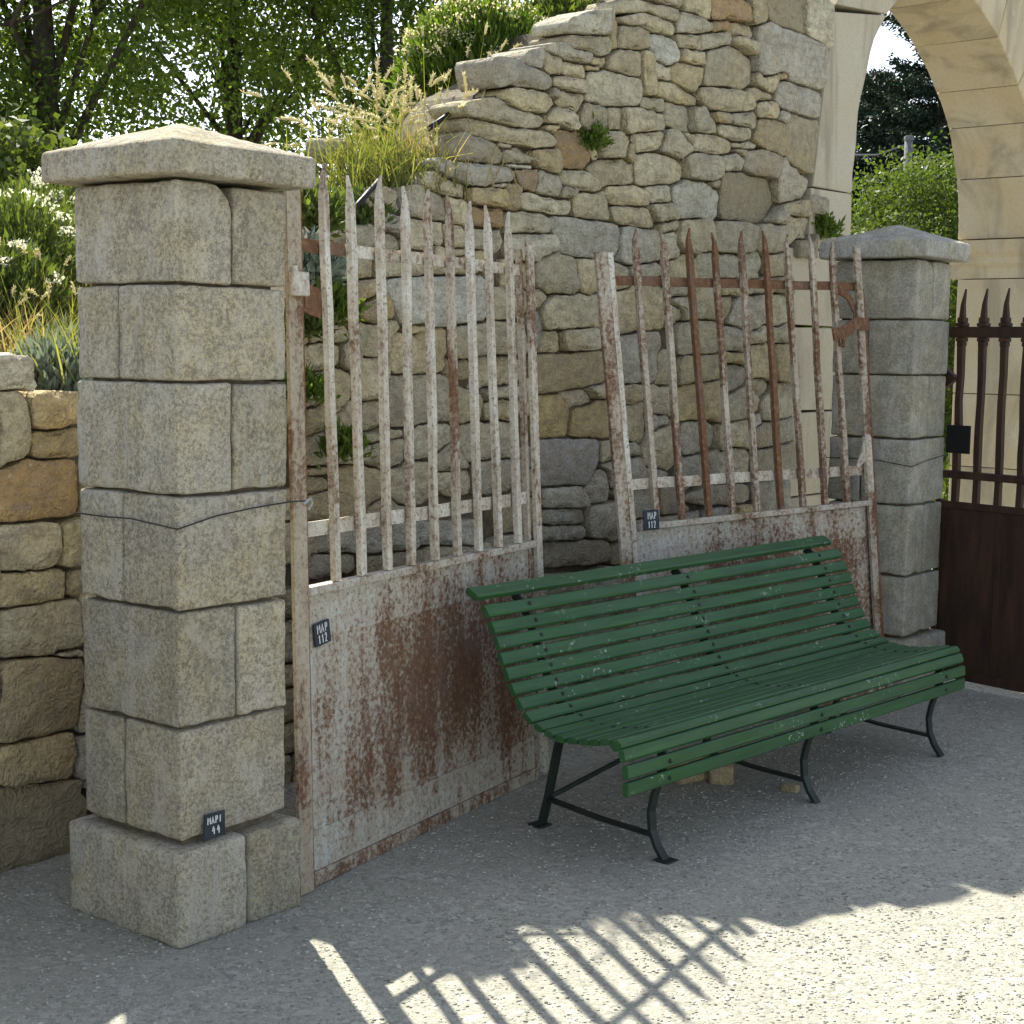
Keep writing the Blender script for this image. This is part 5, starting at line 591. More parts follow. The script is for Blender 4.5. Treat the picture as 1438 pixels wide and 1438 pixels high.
t 6678,664 0,29 -22,15 -29,2 -30,2 -29,2 -29,0 -29,3 -29,0 -29,0 -29,0 -30,0 -29,0 -29,-2 -30,-3 -16,-21 1,-29 0,-29 20,-18 29,-1 30,1 29,0 29,0 29,-4 29,-1 29,1 28,-5 29,3 30,4 29,1 29,2 19,18
t 6881,665 2,24 -3,23 -22,5 -24,0 -24,0 -24,1 -24,-1 -23,-2 -23,-2 -24,-1 -3,-21 -1,-24 1,-25 1,-24 23,-3 23,-4 25,0 24,0 24,0 22,5 24,-1 24,2 4,23
t 7186,667 1,24 -4,24 -23,6 -24,1 -24,0 -24,3 -24,0 -24,-1 -24,1 -24,-1 -23,-3 -24,-4 -24,0 -24,-1 -4,-23 -1,-24 1,-25 5,-23 23,-6 24,-1 24,-3 24,0 24,0 23,-3 23,1 23,2 24,1 24,2 25,1 23,5 5,23
y 3736,768 -1,31 -24,14 -31,1 -31,0 -30,3 -30,-2 -30,1 -30,-2 -31,-1 -31,-4 -25,-13 0,-31 0,-31 21,-15 31,0 31,3 31,1 30,0 31,1 31,-1 31,0 31,0 25,14
b 4480,766 -3,34 -32,7 -35,-2 -35,0 -35,1 -34,-1 -34,1 -35,-1 -35,0 -35,0 -33,-7 -4,-33 5,-33 35,-5 34,0 35,0 35,1 34,-1 34,0 35,0 35,-4 34,-1 32,9
t 4895,762 -2,29 -28,7 -30,-3 -30,-3 -30,-2 -30,0 -30,4 -28,2 -29,2 -30,3 -30,4 -30,2 -30,3 -30,1 -22,-14 0,-30 0,-31 23,-15 30,-3 31,1 30,3 30,1 29,3 29,2 29,-1 30,-4 30,0 30,0 31,-1 30,1 26,10
g 5139,768 -1,25 -17,16 -26,1 -25,1 -25,2 -26,-1 -25,1 -25,-1 -25,-3 -25,-3 -13,-18 -1,-26 1,-25 17,-14 26,0 25,1 25,3 25,1 26,0 25,-2 26,-3 25,0 12,19
t 6275,768 -1,29 -19,15 -29,1 -29,0 -29,0 -30,0 -28,4 -29,-1 -27,-4 -30,1 -29,0 -29,-3 -29,-1 -29,-2 -25,-12 -3,-29 4,-28 25,-10 29,-2 29,-1 29,-2 29,-1 29,1 29,1 28,0 29,-2 29,4 29,-1 29,-3 29,-1 17,18
g 6494,769 0,25 -2,24 -23,-1 -25,-4 -24,0 -24,1 -25,-2 -24,1 -24,-3 -25,-1 -12,-15 -2,-25 2,-24 4,-22 24,-1 24,1 25,0 23,4 25,0 24,0 25,0 24,0 10,18
g 6786,770 -1,30 -25,13 -30,4 -30,1 -29,3 -30,-1 -30,1 -30,0 -30,1 -30,-1 -15,-21 0,-30 0,-30 22,-16 30,-1 29,-5 30,1 29,-4 29,0 29,5 30,3 29,2 23,15
y 6964,773 -1,22 -6,20 -21,3 -20,0 -20,2 -21,1 -22,0 -21,0 -21,0 -20,-5 2,-21 0,-21 1,-21 1,-21 20,-5 21,0 22,0 19,-3 20,4 22,-1 21,0 21,4 2,21
t 3683,892 -1,28 1,27 -17,17 -27,1 -28,0 -28,0 -27,0 -28,0 -27,-1 -28,1 -27,-4 -27,0 -28,-3 -21,-14 0,-27 -1,-28 1,-28 -1,-27 19,-16 27,0 28,1 28,0 27,1 27,2 28,1 27,0 28,-1 27,0 28,1 19,14 0,28
t 3900,899 21,15 28,7 28,8 29,7 23,12 -22,5 -29,-2 -29,2 -30,0 -29,0 -28,4 -21,12 -28,-3 -29,-2 -29,0 -29,4 -29,-4 -9,-25 2,-29 0,-29 -1,-30 6,-26 29,-4 28,-6 29,1 29,-1 29,0 19,15 15,16 29,-2 1,26
t 5221,892 2,25 -1,26 -9,22 -26,0 -26,0 -26,-1 -26,1 -26,-1 -26,1 -26,0 -25,4 -26,0 -25,-3 -5,-24 -1,-26 1,-26 0,-26 0,-26 13,-18 26,1 25,2 26,1 25,-4 26,-1 25,-4 25,-4 26,0 26,0 24,7 1,25 9,23
g 6094,892 0,30 -7,26 -29,5 -30,0 -30,0 -30,0 -29,0 -30,0 -29,0 -29,6 -29,6 -30,-1 -30,-2 -30,-2 10,-18 27,-11 27,-12 18,-22 3,-29 0,-30 16,-22 30,-4 29,2 29,1 29,4 29,1 30,-1 30,3 29,1 25,10 1,30
b 6315,896 12,23 25,13 26,12 26,13 -20,9 -29,3 -29,1 -27,4 -29,-1 -28,-5 -29,1 -28,0 -29,-2 -27,-7 -25,-14 -3,-28 1,-29 0,-29 1,-29 26,-8 29,0 29,0 29,0 28,1 29,0 27,-7 28,1 29,2 8,15 -24,16 -22,18
t 3587,1029 -1,27 -13,21 -26,5 -27,6 -26,4 -27,1 -27,-4 -26,-4 -28,-2 -24,-9 -1,-27 0,-28 0,-27 8,-24 28,-1 27,3 27,1 26,5 27,0 27,-1 28,-2 26,1 1,27
t 3838,1030 0,28 -9,26 -28,3 -29,2 -28,-4 -29,1 -29,-1 -29,0 -29,1 -28,-3 -3,-26 0,-29 0,-29 4,-27 29,-1 29,-1 28,3 28,3 28,-1 29,-1 29,1 29,2 8,24
t 5210,1021 -4,23 0,24 -13,17 -24,0 -23,-1 -24,0 -10,-14 -2,-22 -22,-6 -24,-2 -23,-4 -13,-17 1,-24 5,-22 24,-2 24,4 24,0 24,1 23,-1 24,0 24,-4 21,6 -4,23
g 5834,1037 -4,23 -4,24 -24,5 -24,2 -25,2 -25,-1 -25,1 -24,-3 -26,-1 -20,-5 19,-13 23,-10 22,-12 12,-22 6,-21 -2,-25 18,-9 25,0 25,-1 25,0 25,0 9,16 -2,25
t 3758,1135 1,25 -12,17 -24,1 -24,3 -25,0 -23,5 -23,-5 -24,-4 -22,-5 -25,-4 -15,-15 0,-25 -1,-24 15,-15 24,-1 24,7 24,0 23,-4 22,4 24,0 25,0 24,0 13,16
g 5198,1143 -3,19 -6,18 -20,3 -20,2 -20,0 -19,-4 -20,0 -20,1 -21,-1 -16,-8 0,-21 14,-11 20,-2 20,-1 14,-10 4,-18 5,-18 21,0 19,0 20,0 20,-1 13,12 -4,19
t 3651,1391 -1,20 2,21 -1,20 -14,13 -21,-1 -20,1 -20,4 -20,0 -20,0 -20,-4 -21,-1 -20,1 -14,-13 -1,-21 2,-20 -1,-20 1,-21 -2,-20 1,-21 15,-11 20,-3 21,1 20,0 20,-3 20,3 20,0 21,-1 20,1 13,14 1,20 -2,20
t 3839,1393 0,28 0,27 -11,20 -28,0 -27,0 -28,1 -27,-1 -27,1 -28,-1 -6,-24 0,-28 0,-27 0,-28 0,-27 18,-15 28,0 27,1 27,-1 27,0 28,1 27,-1 8,22 -2,27
t 5169,1390 5,11 -11,9 -2,19 -2,20 0,19 -17,7 -19,-2 -20,-4 -10,-15 0,-20 1,-20 3,-18 1,-20 -1,-20 0,-20 -2,-19 19,-1 20,0 20,0 19,0 7,16 -1,20 -4,19
g 3561,1519 2,22 -11,17 -23,3 -22,0 -20,8 -20,3 -22,-3 -22,-4 -22,-2 -22,-4 -6,-20 1,-23 0,-22 3,-21 23,-2 22,0 23,1 22,0 22,4 23,-1 22,0 23,1 6,20
t 3835,1520 -5,27 -24,13 -29,2 -28,-1 -28,3 -28,0 -28,0 -28,1 -29,1 -28,-2 -7,-23 0,-28 2,-29 24,-9 28,0 28,0 27,4 28,0 28,1 28,-1 29,-2 28,-2 16,17
b 4770,1511 0,20 -3,20 -17,3 -21,-1 -19,-4 -20,-1 -18,-3 -20,6 -17,10 -5,-15 3,-20 -4,-18 -19,-8 18,-5 6,-17 18,-7 20,0 20,1 20,-1 20,0 21,-1 20,3 1,19
b 3870,1643 1,31 0,30 -29,7 -30,2 -31,0 -30,2 -30,1 -31,0 -30,1 -30,-5 -30,-2 -30,-2 -31,-3 -29,-7 -9,-27 1,-30 -1,-31 3,-30 26,-11 31,1 30,5 30,1 31,0 30,0 31,-1 29,-3 31,-2 30,-3 24,12 18,19 25,15
t 4067,1656 -16,15 -22,3 -22,3 -20,6 -3,22 -17,12 -20,-4 -22,-3 -20,-7 -21,-6 -7,-21 1,-22 -1,-23 1,-22 21,1 22,5 22,4 20,-2 22,-2 22,-4 22,0 21,6 15,17
y 4853,1948 1,24 -11,16 -24,1 -24,-1 -22,-3 -22,5 -19,12 -18,-10 -1,-24 -14,-13 -24,-3 -23,-6 -2,-20 24,-5 23,-3 25,1 24,0 22,0 21,-4 24,-4 22,-9 20,-2 -1,24
b 6142,1943 0,22 -3,22 -8,18 -23,0 -22,-5 -21,-4 -19,-9 13,-18 17,-16 -10,-13 -23,-4 -21,-5 -9,-19 18,-10 23,2 22,3 22,-2 9,-21 20,-5 17,10 3,22 21,5 -14,10
b 7290,1945 1,37 -24,19 -37,-1 -35,-11 -36,-4 -36,-4 -35,-4 -36,-1 -36,5 -34,-10 -34,-10 14,-6 36,-6 35,-9 3,-34 19,-20 33,17 36,4 36,0 36,0 37,-4 35,-10 23,15
b 7506,2150 1,24 0,25 -2,24 -19,4 -17,-16 -18,-17 -24,-2 -22,-4 -25,1 -23,-4 -24,-3 -8,-22 0,-24 1,-24 12,-16 25,0 24,3 24,0 24,1 24,-1 24,-4 22,7 2,24
g 7610,2383 0,21 -9,16 -21,5 -21,0 -21,0 -19,3 -20,0 -21,5 -20,-4 -21,-3 -7,-18 6,-20 8,-19 6,-20 14,-14 21,0 21,0 21,0 21,0 20,0 22,0 17,7 3,20
t 6124,3239 1,26 -23,12 -27,1 -27,4 -27,3 -27,3 -27,1 -25,0 -27,0 -26,-4 -27,-1 -26,-3 -27,-2 -27,-2 -17,-17 0,-27 0,-27 1,-27 21,-11 27,0 27,4 24,12 26,7 25,5 26,4 25,4 25,5 27,5 27,4 27,5 26,5
g 6358,3352 0,26 -3,25 -24,8 -25,6 -26,0 -26,0 -25,2 -26,1 -25,0 -25,-3 -26,0 -26,0 -25,-1 -15,-18 1,-26 -1,-25 0,-26 2,-25 22,-9 26,0 26,1 25,-1 25,4 26,0 25,1 26,-5 25,1 26,-1 26,0 17,14 0,26
p 6775,3356 0,31 -20,21 -31,1 -32,1 -31,3 -31,0 -31,-1 -31,0 -30,-1 -31,-2 -31,0 -32,0 -31,0 -31,-3 -12,-25 -1,-31 1,-32 7,-27 31,-2 31,1 31,-3 31,4 30,6 30,6 30,5 30,3 30,6 31,4 31,-1 31,-2 29,8
p 6606,3481 0,24 -1,25 -18,11 -24,3 -24,1 -23,4 -24,0 -24,4 -22,-4 -23,-4 -25,-1 -24,-3 -24,-3 -19,-11 -2,-24 -1,-25 1,-24 1,-24 19,-11 23,-4 25,0 24,0 24,0 24,2 24,2 24,0 24,0 25,0 24,1 16,12 0,25
g 6951,3480 0,29 4,28 -25,8 -29,1 -28,-1 -29,0 -28,0 -29,-1 -28,1 -28,0 -29,0 -28,1 -29,-1 -27,-7 -2,-27 2,-28 -1,-29 2,-28 26,-7 29,-1 28,1 29,0 28,1 25,-10 26,1 29,0 28,0 29,-1 28,3 25,11 2,28
t 7184,3479 -2,27 -3,27 -26,8 -27,0 -26,3 -27,0 -27,1 -26,-4 -26,-3 -26,-6 -7,-25 1,-27 -1,-27 1,-27 21,-14 28,0 27,0 26,3 27,1 26,5 26,5 27,6 12,20
y 7418,3495 1,29 -22,14 -28,4 -29,-1 -28,3 -28,0 -29,1 -28,0 -29,0 -8,-22 -1,-29 1,-28 3,-28 28,0 28,5 28,6 23,-6 10,-18 5,28 24,2 29,0 28,0 23,12
y 6762,3622 0,24 1,25 -16,15 -24,4 -24,4 -23,4 -25,-1 -24,0 -22,-8 -5,-23 2,-24 0,-25 -1,-24 0,-24 9,-18 24,0 25,0 24,1 24,0 24,-1 24,2 8,21 -1,24
y 6974,3623 1,21 -1,21 2,20 -20,4 -21,-1 -22,0 -19,6 -21,1 -21,1 -21,1 -21,0 -21,-1 -19,-7 2,-21 1,-21 -1,-22 2,-21 -2,-21 2,-21 16,-10 22,-1 21,1 21,0 21,-1 21,0 21,1 22,-1 21,-1 15,9 -1,21 1,21
t 7294,3619 0,27 0,28 -16,15 -27,1 -28,-1 -27,0 -28,0 -27,0 -27,-1 -26,-3 -28,0 -27,0 -27,-4 -24,-10 -1,-27 -1,-27 1,-28 2,-27 21,-13 27,1 27,3 27,1 27,-2 27,0 27,-5 26,4 27,0 28,-1 27,1 20,13 0,28
g 7606,3620 0,27 0,27 -10,21 -27,2 -27,0 -27,0 -26,0 -27,-1 -27,0 -25,-6 -26,-5 -27,0 -27,-3 -23,-10 -2,-27 1,-27 0,-27 0,-27 20,-13 26,-1 27,-3 27,0 27,1 26,-1 27,1 27,-1 27,0 27,0 27,1 12,18 0,27
t 7244,3742 -4,25 -20,14 -26,3 -25,4 -26,1 -25,4 -26,1 -24,4 -25,-5 -25,-3 -26,-2 -25,-3 -26,-3 -25,-4 -18,-16 -1,-25 2,-26 20,-12 26,0 26,-3 25,-5 25,0 26,0 25,3 26,1 25,1 26,2 26,1 25,0 26,1 16,16
p 7416,3741 -1,21 -5,19 -20,4 -21,0 -19,3 -20,1 -21,0 -20,0 -21,0 -20,-6 2,-21 1,-20 -1,-21 1,-20 21,-2 20,0 19,-7 21,-1 20,1 20,3 21,0 19,5 3,20
t 7555,3856 -1,31 -17,20 -30,5 -30,1 -30,4 -30,2 -30,1 -29,5 -30,-1 -31,1 -30,0 -30,0 -31,0 -24,-13 -1,-30 0,-30 0,-31 8,-26 30,-4 30,2 30,2 31,0 30,0 30,0 30,1 29,-9 30,-1 30,4 30,1 29,6 6,29
"""
LOW="""
p 146,1508 -2,20 -6,20 -16,10 -21,1 -20,-1 -19,5 -20,0 -21,0 -18,-7 -10,-16 0,-21 0,-20 -1,-20 12,-12 18,-9 20,0 20,4 20,0 20,0 19,-9 20,-2 10,17 -5,20
t 130,1346 -3,25 -4,26 -4,27 -9,23 -24,6 -27,-2 -27,0 -24,-10 -10,-17 14,-23 1,-25 -1,-26 1,-27 0,-27 0,-27 0,-27 18,-9 26,7 26,5 25,9 20,15 7,24 0,27
y 347,1396 0,25 -10,22 -23,8 -25,0 -25,0 -24,-1 -25,1 -25,0 -25,0 -23,-8 -13,-20 5,-24 3,-24 3,-25 22,-9 24,-4 25,1 25,0 24,3 24,4 24,2 24,8 15,16
y 348,1290 -2,23 -11,17 -20,9 -23,-3 -23,-1 -22,-6 -21,-2 -23,0 -23,3 -23,1 -12,-14 1,-24 -3,-22 6,-17 23,-5 23,0 23,0 23,0 23,0 22,-3 23,-1 22,7 15,15
o 314,1151 4,30 1,30 -9,25 -29,4 -30,-1 -30,1 -29,2 -30,1 -29,5 -28,-4 -28,-11 -29,-7 -29,-6 -26,-14 -7,-29 -5,-29 0,-30 1,-30 21,-18 29,-6 30,0 30,1 30,1 30,-2 30,2 29,-1 30,-1 30,1 30,5 14,21 -1,30
t 235,988 0,23 -1,23 -10,16 -23,3 -23,2 -23,1 -23,-1 -23,0 -22,0 -23,1 -23,3 -23,0 -22,-5 -14,-15 3,-22 13,-19 3,-22 0,-23 3,-22 20,-7 23,-3 23,0 22,-4 23,1 22,-5 23,0 22,3 23,0 21,7 8,19 1,23
t 335,976 -12,13 -5,18 1,20 0,20 -7,13 -19,-4 -19,-5 -19,-4 -14,-11 0,-19 0,-20 1,-19 -1,-19 -1,-20 -4,-19 14,-7 18,-4 18,-2 20,-1 17,7 17,9 3,18 0,20
y 262,859 0,30 -20,14 -29,6 -30,-2 -29,0 -28,0 -29,0 -29,4 -30,4 -29,2 -8,-26 1,-30 -1,-30 16,-18 29,-4 30,0 30,0 29,0 30,0 30,1 30,-1 29,1 9,19
b 320,855 -1,16 9,14 -9,9 -16,0 -16,1 -14,-5 0,-16 -1,-16 1,-17 0,-16 12,-8 15,-4 15,-4 4,14 0,16
t 319,727 -1,29 1,29 -17,18 -28,0 -29,0 -29,0 -29,0 -29,-1 -28,0 -29,1 -29,0 -29,1 -29,-1 -13,-22 -1,-29 -3,-29 0,-29 5,-27 26,-7 29,-2 29,-3 28,-2 28,-4 29,-3 29,-1 26,8 29,-2 28,-2 29,3 19,20 -12,26
t 319,634 -12,9 -16,0 -15,-1 -15,1 -17,0 -16,0 -6,-7 16,-3 15,-5 16,1 14,-3 15,-2 16,-3 16,-3 4,9
b 329,517 5,34 -1,35 -21,26 -35,7 -35,5 -34,8 -35,7 -35,1 -35,5 -36,2 -35,5 -33,-5 -2,-35 0,-35 -4,-36 -4,-34 -21,-29 -3,-35 16,-28 33,-12 35,-2 36,1 35,-2 35,-3 36,0 35,-2 35,-2 36,-2 19,23 -2,36 1,35
y 295,325 -6,26 1,25 -25,9 -27,2 -27,0 -27,0 -26,3 -26,-1 -27,1 -27,1 -26,2 -27,2 -27,-3 -24,-11 -10,-24 -2,-27 0,-27 19,-18 25,-11 26,-3 27,-3 27,-3 26,-4 26,-3 27,-3 26,-3 27,-3 26,-4 24,8 16,22 13,24
b 327,124 -3,37 -24,26 -3,37 -31,11 -36,4 -36,4 -36,4 -37,3 -36,5 -36,5 -36,5 -35,-8 -16,-28 17,-32 7,-35 -1,-37 -3,-36 0,-36 -1,-37 23,-19 37,1 36,-1 37,0 36,1 37,-1 36,0 37,1 36,-1 28,18 2,36 0,37
g -1358,94 1,26 0,27 -2,26 -23,10 -26,0 -26,4 -25,4 -26,0 -27,-1 -26,0 -26,-3 -26,-3 -12,-21 -1,-26 0,-26 1,-27 -1,-26 1,-26 0,-27 22,-8 26,0 26,0 26,0 27,-1 26,2 26,-1 27,0 26,0 12,18 1,26 0,27
t -1105,92 -1,26 1,26 2,26 -17,13 -26,0 -26,-1 -27,1 -25,-2 -26,2 -26,-1 -27,1 -25,-4 -18,-14 -1,-26 0,-26 1,-26 -1,-26 0,-26 0,-26 18,-12 27,0 26,0 26,0 26,0 26,0 26,0 26,0 26,1 15,16 0,26 -1,26
t -721,91 -1,34 -1,33 -26,17 -33,4 -34,0 -33,3 -34,2 -33,2 -33,-3 -34,0 -33,-1 -34,-3 -33,-2 -12,-29 0,-33 0,-34 0,-34 0,-33 24,-17 34,0 34,0 33,0 34,0 33,1 34,0 33,-1 34,0 34,-1 33,3 14,25 -1,33
t -438,91 1,28 -1,28 -5,25 -27,7 -28,0 -27,3 -28,1 -28,1 -28,-2 -28,0 -28,0 -28,1 -21,-11 4,-28 0,-27 -1,-28 1,-28 0,-28 1,-28 25,-8 28,0 28,0 28,0 28,-1 28,2 28,0 27,-1 28,0 23,11 0,27 1,28
b -26,93 1,37 -1,36 -19,24 -35,1 -36,-5 -36,-3 -35,3 -36,0 -36,0 -36,-3 -36,1 -36,0 -36,-1 -24,-18 0,-36 0,-36 1,-36 -1,-36 21,-23 36,-1 36,0 36,1 36,0 36,0 36,0 36,0 36,-1 36,0 36,1 18,24 3,35
p 815,93 -1,35 0,35 -26,17 -35,3 -35,0 -35,0 -35,0 -36,-1 -34,2 -35,3 -36,0 -35,0 -35,-2 -12,-30 0,-35 1,-35 -1,-35 0,-35 23,-18 36,0 35,0 35,0 35,0 35,1 35,-1 36,0 35,0 35,-1 35,1 15,25 -1,35
t -1106,272 1,29 0,30 -16,19 -29,3 -29,2 -30,0 -29,0 -29,4 -29,-4 -29,0 -29,-4 -29,0 -29,-4 -15,-22 1,-29 0,-29 0,-29 -1,-30 16,-19 30,-1 29,1 30,0 29,0 29,2 28,3 29,-2 29,1 30,0 29,1 14,20 0,29
p -757,272 -1,31 0,30 -20,18 -31,0 -30,4 -31,0 -31,0 -30,4 -30,-4 -31,-1 -30,1 -31,-3 -31,-2 -14,-23 0,-30 0,-31 0,-31 0,-30 21,-18 31,2 30,0 31,3 30,1 31,1 30,0 31,0 30,-5 31,0 30,-1 14,22 0,31
g -365,273 -1,34 2,33 -24,15 -33,1 -34,-1 -33,3 -33,1 -33,-1 -32,-3 -33,0 -34,0 -33,1 -34,-1 -26,-16 -1,-33 1,-33 -1,-34 1,-33 21,-18 33,3 34,2 33,0 34,0 33,-1 33,-3 33,0 33,-4 33,5 33,3 27,14 0,33
t -106,275 1,25 0,25 -2,25 -21,9 -25,4 -23,-8 -25,0 -24,3 -25,-3 -25,0 -25,-1 -25,-3 -25,-3 -5,-23 0,-25 0,-25 0,-25 0,-25 2,-25 21,-7 25,0 26,0 24,0 25,1 26,-1 24,0 26,0 25,0 23,7 3,24 0,26
g 631,273 0,30 -1,31 -20,16 -30,1 -31,-1 -30,5 -30,0 -31,-1 -30,2 -30,-1 -31,-1 -30,1 -31,-2 -2,-25 2,-30 -16,-26 -3,-26 21,-19 4,-30 28,-8 30,0 31,1 30,3 30,1 30,-1 31,0 30,1 31,-2 30,2 18,18 0,30
p 899,271 0,26 0,26 -1,26 -23,7 -25,3 -26,0 -26,-4 -25,0 -26,0 -25,-2 -26,-3 -26,1 -24,-6 -5,-24 1,-26 0,-26 -1,-26 0,-26 8,-22 25,-2 26,0 26,-4 25,0 26,1 26,-1 25,-7 26,-1 25,0 19,12 1,26 0,26
t -1298,434 0,28 0,28 -13,19 -28,2 -28,0 -27,0 -28,0 -27,-1 -28,1 -27,0 -28,0 -27,0 -28,-2 -15,-19 -1,-28 0,-27 0,-28 0,-28 12,-21 27,-2 28,1 27,0 28,0 27,-1 28,1 28,0 26,4 28,0 27,2 19,16 0,28
t -805,435 0,37 -17,28 -38,3 -38,2 -37,3 -38,-1 -38,0 -38,0 -38,0 -38,0 -37,1 -38,0 -38,-1 -37,-6 -16,-29 1,-38 -1,-38 19,-27 37,-4 38,0 38,-4 38,0 38,1 37,0 38,0 37,3 38,0 38,0 38,-1 37,3 15,30
y -582,435 1,22 -1,22 -2,21 -20,7 -21,0 -22,-1 -21,4 -22,1 -21,-4 -21,-1 -22,1 -22,-1 -18,-9 -1,-21 0,-22 0,-22 0,-21 1,-22 0,-22 19,-6 21,1 22,-2 21,3 22,3 21,0 22,-1 22,0 21,0 20,6 1,21 1,22
t -169,436 0,33 -8,31 -32,5 -33,2 -33,1 -33,-1 -33,-1 -32,5 -33,0 -33,0 -33,-3 -33,-1 -33,0 -32,-5 -1,-33 1,-33 -1,-33 5,-32 31,-6 33,-1 34,0 33,0 33,2 32,0 31,-5 33,-1 33,4 33,0 33,1 32,6 6,32
g 758,433 1,36 -12,30 -34,5 -36,0 -35,3 -35,0 -36,-1 -35,0 -35,0 -35,1 -36,0 -35,-3 -35,-1 -32,-11 -3,-35 0,-35 -10,-33 14,-21 35,-3 35,0 36,0 35,0 35,-5 35,1 35,0 35,1 35,-5 36,1 35,2 34,5 9,33
t 899,438 0,23 -1,22 1,23 -15,9 -23,0 -21,-4 -23,-1 -22,-4 -22,0 -4,-22 0,-23 1,-22 -1,-23 0,-22 1,-23 19,-5 22,0 23,-1 23,1 22,0 19,4 0,23 1,22
t -1258,603 2,31 -2,32 -21,17 -32,1 -31,3 -31,0 -31,0 -31,3 -31,1 -31,1 -31,-1 -32,1 -31,-4 -11,-25 0,-32 -1,-31 1,-31 0,-32 16,-19 31,0 31,4 31,-1 31,-3 32,-2 31,2 31,-1 31,0 32,0 31,1 16,22 2,32
t -868,601 -1,33 -2,34 -24,15 -33,3 -34,1 -33,0 -32,4 -34,-1 -33,1 -32,-4 -33,-1 -33,-2 -34,-1 -23,-18 -2,-33 -1,-33 1,-34 2,-33 26,-15 33,0 33,0 34,0 33,0 33,0 33,1 33,-1 33,-4 34,-1 33,2 21,20 1,34
y -446,601 1,36 -3,35 -32,11 -35,4 -36,-1 -35,1 -35,5 -35,-1 -35,1 -35,-4 -35,-1 -36,-1 -35,-3 -27,-16 0,-35 0,-36 0,-35 2,-35 29,-13 36,0 35,0 35,4 35,-1 36,2 35,-2 35,-2 35,2 35,1 36,0 28,14 2,35
g -12,601 -1,37 0,35 -29,14 -37,0 -36,1 -36,3 -36,1 -36,-1 -36,1 -36,-1 -36,1 -36,-1 -36,-4 -31,-13 0,-36 -1,-37 1,-36 1,-36 32,-12 36,0 36,-1 36,1 36,-3 36,0 36,0 35,-6 36,1 36,0 37,1 27,19 0,36
t 762,602 1,35 -1,36 -26,18 -35,4 -35,1 -35,-5 -36,-1 -35,1 -35,-1 -34,-4 -36,1 -35,0 -36,-4 -29,-14 -2,-35 0,-35 1,-36 1,-35 29,-15 35,0 36,0 35,3 35,1 35,1 35,-4 35,-1 35,0 36,0 35,0 26,18 1,35
g -1399,783 2,23 -1,23 0,23 -19,11 -22,4 -23,-1 -23,0 -23,4 -22,4 -23,1 -22,-3 -23,-2 -5,-21 0,-23 0,-23 0,-23 0,-23 0,-23 1,-23 13,-14 23,0 23,0 22,0 23,0 23,4 22,-4 23,0 23,0 10,18 -1,23 1,22
g -1077,780 0,29 -1,30 -13,22 -29,2 -29,2 -29,2 -29,0 -29,2 -29,-1 -29,-1 -29,0 -29,3 -29,-2 -6,-25 0,-29 0,-29 0,-30 0,-29 7,-27 29,-5 29,-1 29,1 29,-4 29,1 29,0 29,3 29,0 29,2 30,1 11,24 1,30
t -717,781 -1,32 0,32 -14,22 -32,0 -32,0 -32,1 -32,-2 -31,2 -32,-2 -32,1 -32,2 -31,-2 -32,0 -21,-16 -1,-32 2,-32 -1,-32 0,-32 17,-22 31,-4 32,-1 32,-2 32,-1 31,1 32,0 32,-1 32,-1 32,4 31,2 19,19 0,32
t -306,781 1,35 -2,34 -27,13 -35,2 -34,1 -35,2 -35,-2 -34,5 -33,-4 -35,1 -34,-2 -35,-2 -35,-2 -27,-14 0,-35 -1,-34 1,-35 0,-35 28,-11 35,1 34,-3 35,1 34,0 34,-3 35,0 34,2 34,0 35,1 35,0 26,15 2,35
p -10,782 1,28 2,28 -1,27 -28,4 -28,1 -27,-4 -29,1 -28,-1 -27,1 -28,-2 -28,-2 -28,1 -28,-2 -8,-25 0,-28 0,-28 0,-28 0,-28 5,-26 28,-2 28,4 28,0 28,1 27,-4 27,0 28,0 29,-1 27,-2 27,4 3,27 1,28
t 530,782 1,23 0,23 0,24 -15,11 -23,-1 -23,3 -22,3 -23,4 -23,3 -23,0 -23,0 -22,-2 -9,-22 1,-23 0,-23 0,-23 1,-23 1,-23 1,-23 5,-22 23,-1 23,4 23,-1 23,0 23,4 23,0 23,1 23,0 13,15 0,23 0,23
p 854,783 0,29 1,29 -10,25 -30,1 -29,0 -29,0 -29,3 -29,0 -28,-3 -29,0 -30,-1 -29,-2 -29,-4 -13,-22 0,-30 0,-29 0,-29 1,-29 16,-20 29,0 29,1 30,-1 29,0 29,1 29,-2 29,-2 29,-5 29,0 29,4 6,27 -1,30
y -1277,936 -1,28 -1,28 -28,3 -28,3 -28,1 -28,-1 -27,-3 -28,0 -29,0 -27,-4 -4,-27 -1,-28 1,-28 4,-27 28,-4 27,-4 29,1 26,3 28,1 29,-1 28,0 28,3 1,28
b -1001,936 0,23 -4,22 -21,10 -23,2 -23,2 -23,0 -22,3 -23,2 -23,-2 -23,1 -23,-4 -23,0 -23,-1 -13,-16 2,-23 -1,-23 0,-23 1,-23 19,-9 23,0 23,0 23,-4 23,1 23,0 23,-1 23,0 22,4 24,0 23,0 15,12 1,23
g -696,935 -1,25 -1,25 -22,10 -25,0 -25,1 -25,3 -25,0 -25,0 -24,0 -24,-3 -25,-1 -25,-1 -24,-5 -22,-8 -2,-25 1,-25 -1,-25 4,-24 23,-5 25,0 25,0 25,0 25,-3 24,0 25,-1 25,1 25,-1 25,0 25,0 18,12 0,25
t -421,936 0,24 -3,23 -17,12 -24,1 -23,3 -23,0 -23,0 -24,-1 -23,1 -23,-2 -23,-1 -23,-1 -24,0 -13,-16 1,-23 0,-24 -1,-23 0,-23 16,-12 24,-1 23,0 24,1 22,3 24,0 23,0 23,0 24,0 23,0 23,0 16,12 1,24
